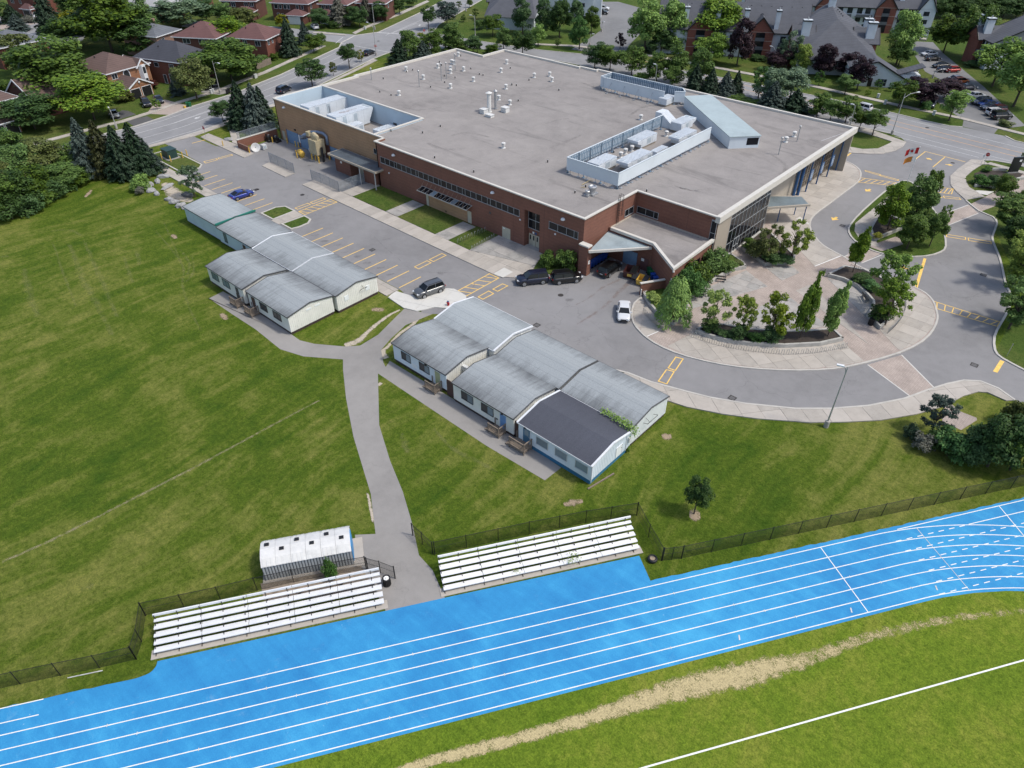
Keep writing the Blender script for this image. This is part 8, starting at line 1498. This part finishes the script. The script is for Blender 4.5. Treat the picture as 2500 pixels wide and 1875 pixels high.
many([('round','dark','A',(300,1090),820,420,'dark bushy tree in front of the orange house at the left'),('round','bright','A',(800,1010),660,520,'large light green maple over the sidewalk'),('round','green','A',(540,850),345,640,'large tall tree beside the house with pale gable siding',{'hmin':12}),('loose','olive','A',(190,640),300,380,'greyish half bare tree near the left edge',{'grey':True}),('round','green','A',(70,430),270,300,'green tree below the small court'),('round','green','A',(950,440),-60,560,'huge green tree behind the houses at the top left'),('oval','yellow','A',(640,300),110,260,'golden yellow tree at the top left'),('round','dark','A',(620,400),150,360,'dark tree below the golden one'),('oval','dark','A',(1180,450),130,430,'dark drooping tree behind the orange house'),('spruce','spruce','A',(450,300),-120,190,'tall dark narrow conifer beside the court'),('round','dark','A',(610,140),-30,200,'dark tree behind the narrow conifer'),('spruce','blue','A',(165,262),120,150,'blue spruce at the driveway of the small court'),('spruce','spruce','A',(120,190),40,150,'dark spruce behind the blue one on the court'),('bush','grey','A',(250,190),125,110,'brownish shrub by the court driveway'),('round','green','A',(330,90),-40,130,'green tree behind the white off-roader on the court'),('round','silver','A',(1530,230),0,430,'silvery willow like tree at the top'),('round','dark','A',(1750,190),0,240,'dark tree right of the silvery one'),('round','green','A',(1910,190),30,170,'green tree before the upper brick row'),('oval','olive','A',(2075,250),60,250,'round olive tree left of the brick houses'),('round','bright','A',(1880,420),165,380,'bright green tree behind the dark roofed house'),('round','green','A',(1960,690),370,480,'broad green tree overhanging the sidewalk by the lamp'),('round','dark','A',(2080,640),470,240,'dark tree at the end of the garden row'),('round','olive','A',(1665,840),520,280,'olive front yard tree before the dark roofed house'),('spruce','blue','A',(1500,800),655,120,'small blue spruce in the front yard'),('bush','redb','A',(1290,745),665,130,'dark red bush at the garage corner'),('bush','lime','A',(1440,812),775,60,'tiny lime shrub in the front yard'),('loose','bright','A',(1330,925),840,70,'young staked tree on the verge by the paved driveway'),('bush','green','A',(60,770),655,150,'green bush at the left edge above the orange house'),('round','dark','A',(150,560),500,200,'dark tree under the half bare one'),('bush','olive','A',(1060,860),760,150,'creeper covered bush left of the garage'),
 ('round','green','A',(1230,420),-30,240,'tall green tree in the back row at the top'),('round','dark','A',(1000,330),0,300,'dark tree in the dense back row'),('round','green','A',(730,130),-80,300,'green tree at the top edge above the golden one'),('oval','dark','A',(0,200),-40,200,'dark tree at the top left corner')],G3)
many([('round','dark','A',(1885,1030),855,195,'small street tree beside the turning arrow',{'cb':.3}),('round','dark','B',(495,735),520,255,'rounded street maple in front of the school corner',{'cb':.28}),('round','dark','B',(808,578),382,172,'second rounded street maple toward the crossing',{'cb':.28}),('loose','olive','B',(672,640),530,80,'thin yellowish young tree between the two maples'),('loose','yellow','B',(908,522),425,70,'thin yellowish young tree before the black car'),('round','dark','d',(1292,500),120,265,'street maple beyond the crossing',{'cb':.28}),('round','blue','d',(1600,440),50,430,'big bluish dark pine like tree beyond the crossing'),('loose','green','d',(1800,150),25,110,'small tree far along the street'),('round','green','d',(1985,130),-10,110,'small round tree far along the street'),('loose','green','d',(2080,310),145,130,'young tree on the lawn beyond the crossing'),('loose','green','d',(1880,370),245,120,'young tree by the far sidewalk'),('round','dark','d',(800,240),-40,250,'dark tree on the far verge of the crossing'),('round','dark','d',(500,370),40,300,'dark tree by the tall street lamp'),('round','dark','d',(130,470),120,340,'dark tree at the corner behind the sidewalk'),('spruce','grey','d',(250,350),-60,300,'grey spruce on the corner lot'),('round','green','d',(2150,500),340,200,'tree by the lawn lamp'),('round','dark','d',(1000,120),-60,220,'dark tree at the top edge by the far sidewalk'),
 ('oval','yellow','c',(900,470),260,250,'yellow green tree by the pale garage'),('spruce','spruce','c',(1040,950),310,340,'tall dark spruce at the corner garden'),('spruce','blue','c',(1290,740),370,260,'smaller bluish spruce beside the tall dark one'),('round','green','c',(1430,880),600,340,'round tree on the verge by the crossing'),('round','green','c',(1565,790),560,170,'thin tree at the side street corner'),('round','dark','c',(1560,470),170,380,'dark tree hiding the white off-roader'),('spruce','grey','c',(1870,430),-60,360,'big grey spruce in front of the third brick house'),('round','dark','c',(2110,430),130,330,'dark tree right of the grey spruce'),('bush','dark','c',(1780,470),330,220,'dark bush in front of the grey spruce'),('loose','bright','c',(1170,940),790,110,'small light tree by the corner sidewalk'),('bush','green','c',(870,960),840,190,'hedge bush at the right end of the corner hedge'),('bush','green','c',(740,1010),880,200,'hedge bush in the middle of the corner hedge'),('bush','green','c',(590,1040),900,200,'hedge bush above the board fence'),('round','dark','c',(280,1290),1000,420,'dark tree by the white pedestal on the sidewalk'),('round','green','c',(250,980),640,420,'green tree left of the corner hedge')],G4)
many([('spruce','spruce','B',(1230,545),335,190,'dark spruce at the left end of the row behind the school'),('round','green','B',(1320,520),265,190,'tree second from left behind the school'),('spruce','blue','B',(1430,520),350,200,'bluish spruce in the row behind the school'),('round','green','B',(1500,490),265,210,'tree above the bluish spruce behind the school'),('oval','green','B',(1685,420),195,210,'taller tree at the peak of the roof edge'),('bush','green','B',(1645,420),300,170,'bush below the taller tree at the roof edge'),('round','dark','B',(1850,450),310,140,'small dark tree at the roof notch'),('bush','green','B',(2010,450),370,110,'small bush in the roof notch'),('bush','green','B',(1740,420),330,130,'low bush by the roof corner'),('bush','yellow','B',(1405,300),270,60,'light bush by the far stop sign'),
 ('round','dark','C',(730,580),370,210,'dark tree at the left of the row along the school back'),('round','green','C',(860,600),390,220,'second tree along the school back'),('round','green','C',(1040,640),410,240,'third tree along the school back'),('oval','green','C',(1250,690),450,200,'fourth tree along the school back'),('oval','green','C',(1420,700),400,220,'fifth tree along the school back by the lamp'),('oval','green','C',(1610,760),430,240,'tall tree right of the lamp behind the roof'),('spruce','spruce','C',(1570,790),550,180,'spruce just behind the rooftop screen'),('bush','bright','C',(1130,680),600,140,'light bush just behind the strutted screen'),('round','green','C',(1380,740),570,170,'low round tree behind the strutted screen'),('spruce','spruce','C',(1700,810),580,170,'spruce left of the gap behind the school'),('spruce','blue','C',(1825,815),610,180,'bluish spruce at the gap behind the school'),('spruce','spruce','C',(1915,800),600,130,'slim spruce right of the gap behind the school'),('loose','bush','C',(2110,830),580,230,'loose grey green tree right of the gap'),('bush','green','C',(1950,860),800,200,'low hedge bush at the back roof edge'),('bush','green','C',(2080,890),830,200,'low hedge bush further right at the back roof edge'),
 ('oval','silver','D',(60,880),580,270,'pale grey green tree behind the roof'),('round','silver','D',(230,850),590,260,'second pale grey green tree behind the roof'),('spruce','blue','D',(70,940),690,240,'silvery blue spruce behind the roof edge'),('spruce','spruce','D',(265,950),760,250,'dark spruce beside the silvery blue one'),('oval','green','D',(460,990),780,210,'green tree in the row behind the roof'),('round','green','D',(570,1030),850,190,'low tree before the white off-roader'),('oval','green','D',(700,1040),825,210,'tree at the left of the white off-roader'),('round','green','D',(820,1095),940,170,'tree at the far roof corner'),('round','green','D',(930,1145),930,195,'lone round tree on the grass by the drive entrance',{'cb':.3}),
 ('round','green','e',(300,610),260,420,'tree across the street left of the pale pavilion'),('oval','green','e',(480,850),490,280,'tree on the near verge before the pavilion'),('round','dark','e',(800,950),530,420,'dark tree at the near kerb before the street'),('round','green','e',(290,920),750,220,'low tree just over the roof edge'),('round','dark','e',(40,900),660,180,'dark tree left of the low one at the roof edge')],G5)
many([('oval','dark','e',(800,570),-20,380,'tall linden, first of the row before the apartment pavilion'),('oval','dark','e',(1150,590),-20,330,'tall linden, second of the row before the apartment pavilion'),('oval','dark','e',(1420,640),-20,420,'tall linden, third of the row with its trunk at the parking stalls'),('oval','dark','e',(1690,540),0,320,'tall linden, fourth of the row before the white end wall'),('oval','green','e',(1960,560),140,290,'linden at the apartment lot entrance'),('round','bright','e',(1060,780),420,290,'light green tree on the far verge'),('loose','green','e',(1393,800),640,115,'small young tree on the far verge'),('oval','bush','e',(1757,830),310,370,'mid green tree by the far sidewalk'),
 ('loose','purple','C',(945,410),285,110,'small dark red tree by the apartment entrance'),('round','bright','C',(1150,445),10,340,'large bright tree right of the apartment entrance'),('oval','bright','C',(1370,440),0,290,'tall bright tree in the middle of the apartment row'),('round','bright','C',(1720,440),10,440,'broad bright tree left of the brick gable bay'),('oval','dark','C',(1290,450),240,270,'dark green tree under the bright ones'),('round','bright','C',(1700,530),300,280,'light tree before the broad bright one'),('oval','purple','C',(1930,555),180,230,'dark red maple left of the brick gable bay'),('bush','dark','C',(1120,440),380,160,'clipped hedge at the apartment entrance'),('bush','dark','C',(2110,510),450,130,'dark shrub at the brick bay foot'),
 ('oval','lime','D',(305,620),375,185,'narrow yellow green tree before the apartments'),('oval','purple','D',(500,650),380,220,'dark red maple left of the pavilion'),('round','purple','D',(690,650),445,210,'dark red maple in front of the pavilion roof'),('round','purple','D',(800,760),490,220,'dark red maple at the white gable'),('round','purple','D',(120,590),430,240,'dark red maple under the birch'),('loose','silver','D',(200,590),280,210,'birch like tree with pale stems at the brick bay',{'grey':True}),('loose','bush','D',(475,725),600,95,'small tree on the far verge by the dark red maples'),('round','green','D',(697,800),640,170,'small round tree on the far verge',{'cb':.3}),('loose','bright','D',(890,815),760,60,'very small young tree on the apartment lawn'),('loose','bush','D',(975,750),670,70,'slim shrub at the dark door of the white gable'),('loose','bush','D',(1090,770),700,70,'slim shrub right of the glass block window'),('round','green','D',(1150,910),685,215,'tree on the far verge by the entrance walk',{'cb':.25}),('round','bright','D',(1130,550),110,270,'large bright tree beside the pavilion'),('round','green','D',(1150,560),360,230,'lower green tree beside the large bright one'),('round','bright','D',(940,260),165,130,'bright tree in the apartment court'),('round','purple','D',(1330,890),670,330,'broad dark red crab tree over the driveway cars'),('round','purple','D',(1530,840),680,280,'second dark red crab tree beside the first'),('round','bright','D',(1575,1020),765,225,'bright tree at the driveway corner',{'cb':.28}),('bush','bush','D',(1375,930),825,80,'small shrub under the dark red tree'),
 ('round','green','D',(1530,445),140,330,'green tree beside the paired chimneys'),('round','green','D',(1720,490),60,340,'tall green tree left of the paired chimneys'),('round','bright','D',(1940,730),350,400,'bright tree before the right apartment building'),('round','bright','D',(2120,900),460,400,'bright tree at the right edge of the apartments'),('round','green','D',(2240,700),420,260,'tree cut by the right edge of the photo'),('bush','dark','D',(1760,560),500,140,'dark shrub at the foot of the right apartment building'),('bush','olive','D',(2050,1060),1000,130,'clipped ball shrub behind the pale rocks'),('loose','green','D',(2182,1410),1275,80,'small young tree behind the school sign')],G6)
OW=['first','second','third','fourth','fifth','sixth','seventh','eighth','ninth','tenth']; pn='tall dark pine in the wood at the top right corner'
many([('oval','dark','D',(1440+95*i,110+12*(i%3)),-170-20*(i%2),170,'tall pale trunked pine in the top right wood, %s from the left'%OW[i],{'grey':True,'cb':.3}) for i in range(10)]+[('round','dark','D',(1480+110*i,150),0,200,'dark undergrowth tree below the top right pines, %s from the left'%OW[i],{'cb':.1}) for i in range(7)],'pines in the wood at the top right')
many([('oval','bright','I',(1050,650),265,280,'left tree of the dense island group'),('oval','green','I',(1250,600),195,290,'middle tree of the dense island group'),('oval','green','I',(1340,500),130,190,'tallest pointed tree of the island group'),('oval','green','I',(1220,790),520,270,'front tree of the island group with its trunk on the grass',{'cb':.2}),('oval','green','I',(1410,770),480,190,'slim tree on the right part of the island',{'cb':.25}),('loose','bright','I',(1500,640),430,115,'thin light tree at the right edge of the island')],'trees on the teardrop island')
tree('bush','yellow','I',(968,692),640,85,'yellow green shrub in the point of the island planter',G9,'shrub',z=.5)
many([('layer','green','I',(2050,630),370,350,'broad tree at the top of the right hand row'),('round','dark','I',(2130,800),540,300,'dark tree second in the right hand row'),('layer','lime','I',(2110,1110),710,330,'yellow green layered tree in the right hand row'),('layer','green','I',(2080,1460),1105,340,'lower layered tree at the right hand kerb'),('round','dark','I',(2230,1000),560,300,'dark tree cut by the right edge'),('round','green','I',(2230,1400),1000,260,'green tree cut by the right edge, lower one'),('round','green','I',(2000,400),175,160,'round tree in the sign garden',{'cb':.25}),('bush','green','I',(2210,350),280,80,'small shrub at the right edge by the paver walk')],G8)
many([('bush','bush','I',(1850,250),150,170,'grey green shrub at the left of the sign garden'),('bush','dark','I',(1950,270),150,160,'dark shrub in the middle of the sign garden'),('bush','olive','I',(2040,255),170,150,'yellow green shrub in the sign garden'),('bush','bush','I',(1895,140),85,90,'small shrub at the top of the sign garden'),('bush','green','I',(2100,230),165,90,'green shrub by the school sign')],G9)
many([('column','bright','I',(765,985),615,165,'columnar tree standing alone at the planter end by the drive',{'z':.5,'cb':.24}),('column','bright','I',(320,1540),1015,185,'columnar tree in the long planter, left of the two',{'z':.5}),('column','bright','I',(555,1525),1080,185,'columnar tree at the right end of the long planter',{'z':.5}),
 ('loose','lime','H',(895,1470),1160,275,'loose light green tree at the left end of the long planter',{'z':.5}),('loose','lime','H',(1140,1495),1200,245,'loose light green tree second in the long planter',{'z':.5}),('loose','lime','H',(1385,1530),1180,330,'widest loose tree, third in the long planter',{'z':.5}),('loose','bright','I',(1020,1290),860,380,'spreading tree in the curved planter, upper one',{'z':.5}),('loose','bright','I',(1040,1420),1090,310,'spreading tree in the curved planter, lower one',{'z':.5}),
 ('loose','lime','H',(1560,870),560,260,'bright loose tree under the glass front',{'z':.5}),('loose','olive','H',(1365,880),590,260,'dull olive loose tree under the glass front',{'z':.5})],G7)
many([('feather','bright','H',(560,1400),1040,330,'large bright green feathery shrub in the planter by the bike rack',{'z':.45}),('bush','dark','H',(880,1490),1370,150,'dark low shrub under the left loose tree',{'z':.45}),('bush','dark','H',(1110,1540),1400,150,'dark upright shrub in the long planter',{'z':.45}),('bush','dark','H',(1390,1560),1430,170,'dark shrub under the widest loose tree',{'z':.45}),('bush','bush','H',(1250,1545),1480,160,'low spreading shrub in the long planter',{'z':.45}),('bush','dark','H',(1000,1530),1465,140,'low dark shrub between two loose trees in the long planter',{'z':.45}),('bush','dark','H',(1370,905),800,150,'dark shrub below the olive loose tree',{'z':.5}),('bush','dark','H',(1500,905),830,160,'dark shrub below the bright loose tree',{'z':.5}),('bush','olive','H',(1260,860),690,170,'olive grassy shrub at the glass front',{'z':.5}),('bush','green','H',(1210,790),680,140,'green shrub against the glass front',{'z':.5}),
 ('bush','green','H',(770,1120),860,240,'green shrub along the wing windows, middle one',{'z':.45}),('bush','green','H',(890,990),740,220,'tall green shrub at the tan pier',{'z':.45}),('bush','bush','H',(690,1190),900,200,'dark green shrub along the wing windows, lower one',{'z':.45}),('bush','green','H',(1000,960),850,180,'light shrub at the upper end of the wing planter',{'z':.45}),('bush','bush','H',(770,1170),1050,180,'low shrub at the bench wall',{'z':.45}),('bush','olive','H',(1090,930),880,130,'brownish ground shrub at the end of the wing planter',{'z':.45}),('bush','lime','H',(390,1230),1150,150,'low light shrub beside the feathery one',{'z':.45}),('bush','dark','I',(990,1380),1230,190,'dark shrub at the lower end of the curved planter',{'z':.45}),('bush','dark','I',(850,1060),990,170,'low dark shrub in the curved planter, upper part',{'z':.45}),('bush','bush','I',(920,1130),1040,150,'low shrub in the curved planter, middle part',{'z':.45}),
 ('bush','green','G',(1035,805),640,150,'left bush at the brick corner behind the parked cars'),('bush','green','G',(1175,825),620,190,'right bush at the brick corner behind the parked cars'),('bush','olive','D',(575,1390),1330,70,'potted shrub between the blue columns',{'z':.5}),
 ('bush','bush','M',(1412,592),452,100,'leafy bush poking through the fence behind the left bleachers'),('bush','bright','K',(800,1115),1070,45,'small bush at the corner of the charcoal roofed portable')],G9)
tree('round','dark','K',(1362,1640),1360,225,'small dark tree standing alone on the right lawn',G4,cb=.28)
worn('bare_patch',Z('K',1320,1645,1365,1650,1420,1655),[1.2,2.6,1.2],DRT,0.012,label='bare dirt ring under the lone small tree')
many([('loose','blue','L',(1425,960),685,300,'loose blue green pine at the left of the shrub mass'),('bush','spruce','L',(1240,1010),880,130,'small round juniper at the left tip of the shrub mass'),('bush','grey','L',(1350,1095),950,190,'grey twiggy shrub at the front of the shrub mass'),('bush','bush','L',(1560,1150),910,310,'mid green shrub in the shrub mass'),('round','dark','L',(1740,1200),960,330,'dark bushy tree in the front of the shrub mass',{'cb':.02}),('round','dark','L',(1900,1240),830,400,'large blue green bushy tree in the shrub mass',{'cb':.02}),('round','green','L',(2090,1270),830,380,'large dark bushy tree in the shrub mass',{'cb':.02}),('round','dark','L',(2220,1270),840,300,'dark bushy tree cut by the right edge',{'cb':.02}),('bush','dark','L',(1640,1180),1010,240,'dark low shrub at the front edge of the shrub mass'),('bush','olive','L',(2110,880),640,230,'yellow green shrub above the paver patch'),('bush','lime','L',(2200,840),690,180,'yellow green shrub at the right edge'),('bush','dark','L',(1480,1080),900,230,'dark shrub behind the grey twiggy one')],G9)
# creeper on the charcoal roofed portable and weeds in the bleachers
def creeper(pts,n,spread,label,leaf='bright',s=.10,seed=3):
    g=np.random.default_rng(seed); P=np.array(pts); k=g.random(n)*(len(P)-1); i=np.minimum(k.astype(int),len(P)-2); C=P[i]+(P[i+1]-P[i])*(k-i)[:,None]+g.normal(0,1,(n,3))*np.array([spread,spread,spread*.3]); C[:,2]=np.maximum(C[:,2],P[:,2].min()-.05)
    Nv=unit_(g.normal(size=(n,3))*.6+np.array([0,0,1])); T=unit_(g.normal(size=(n,3))); k2=g.random(n); o=place(quads_mesh('leaves',C,Nv,T,s*(.7+.7*k2),s*(.5+.5*k2),LV[leaf]),'leaves',None); o.name='creeper'; tag(o,label,'creeper'); return o
creeper([(24.0,-27.7,3.2),(25.6,-27.7,3.25),(26.9,-27.8,3.4),(28.0,-27.9,3.3),(28.4,-27.7,2.4)],520,.28,'leafy creeper spilling over the edge of the charcoal roof')
bp=Z1('N',1225,490,1.0); creeper([(*Z1('N',1190,520,.7),.75),(*Z1('N',1250,490,.9),.98)],70,.3,'weeds growing up through the right bleachers','lime',.07,5); creeper([(*Z1('N',815,595,.5),.55),(*Z1('N',850,585,.5),.55)],25,.18,'few weeds through the lower row of the right bleachers','lime',.06,6)
# ------------------------------------------------------------------ grass tufts, weeds and litter (uncountable)
def tufts(name,n,region,mat,h,seed,label,z=0.0):
    g=np.random.default_rng(seed); xs_,ys_=[],[]; pts=region(g,n); n=len(pts); a=g.random(n)*6.283; hh=h*(.6+.8*g.random(n)); w_=hh*.45
    V=np.empty((n,3,3)); V[:,0,0]=pts[:,0]-np.cos(a)*w_; V[:,0,1]=pts[:,1]-np.sin(a)*w_; V[:,0,2]=z; V[:,1,0]=pts[:,0]+np.cos(a)*w_; V[:,1,1]=pts[:,1]+np.sin(a)*w_; V[:,1,2]=z; V[:,2,0]=pts[:,0]+g.normal(0,.35,n)*hh; V[:,2,1]=pts[:,1]+g.normal(0,.35,n)*hh; V[:,2,2]=z+hh
    me=bpy.data.meshes.new(name); me.vertices.add(n*3); me.vertices.foreach_set('co',V.reshape(-1).astype(np.float32)); me.loops.add(n*3); me.loops.foreach_set('vertex_index',np.arange(n*3,dtype=np.int32)); me.polygons.add(n); me.polygons.foreach_set('loop_start',np.arange(0,n*3,3,dtype=np.int32)); me.polygons.foreach_set('loop_total',np.full(n,3,dtype=np.int32)); me.materials.append(mat); me.update(calc_edges=True); return place(me,name,None,kind='stuff',label=label,cat='grass')
TUF=leaves('grass_blades',(0.10,0.15,0.016),(0.26,0.28,0.05),.3,1.0); TUI=leaves('infield_blades',(0.052,0.088,0.008),(0.105,0.145,0.018),.2,1.0)
def inpoly(pts,poly):
    x,y=pts[:,0],pts[:,1]; r=np.zeros(len(pts),bool); n=len(poly)
    for i in range(n):
        (x0,y0),(x1,y1)=poly[i],poly[(i+1)%n]; c=((y0>y)!=(y1>y))&(x<(x1-x0)*(y-y0)/((y1-y0) if abs(y1-y0)>1e-9 else 1e-9)+x0); r^=c
    return r
def sampler(polys):
    def f(g,n):
        o=[]
        ar=[abs(area(p)) for p in polys]; tot=sum(ar)
        for p,a in zip(polys,ar):
            P=np.array(p); lo,hi=P.min(0),P.max(0); k=int(n*a/tot); q=lo+(hi-lo)*g.random((k*2+8,2)); q=q[inpoly(q,p)][:k]; o.append(q)
        return np.concatenate(o)
    return f
FLD=Z('-',0,480,250,440,330,430,480,640,495,735,560,778,620,818,675,864,735,884,825,892,850,1000,905,1290,640,1300,350,1470,330,1600,0,1680)
FR=Z('-',935,930,1340,1175,1440,1175,1560,1060,1640,990,2150,1010,2400,1170,1600,1330,1560,1240,1080,1330,1015,1280)
tufts('grass_tufts',26000,sampler([FLD,FR]),TUF,.05,11,'short rough grass of the fields')
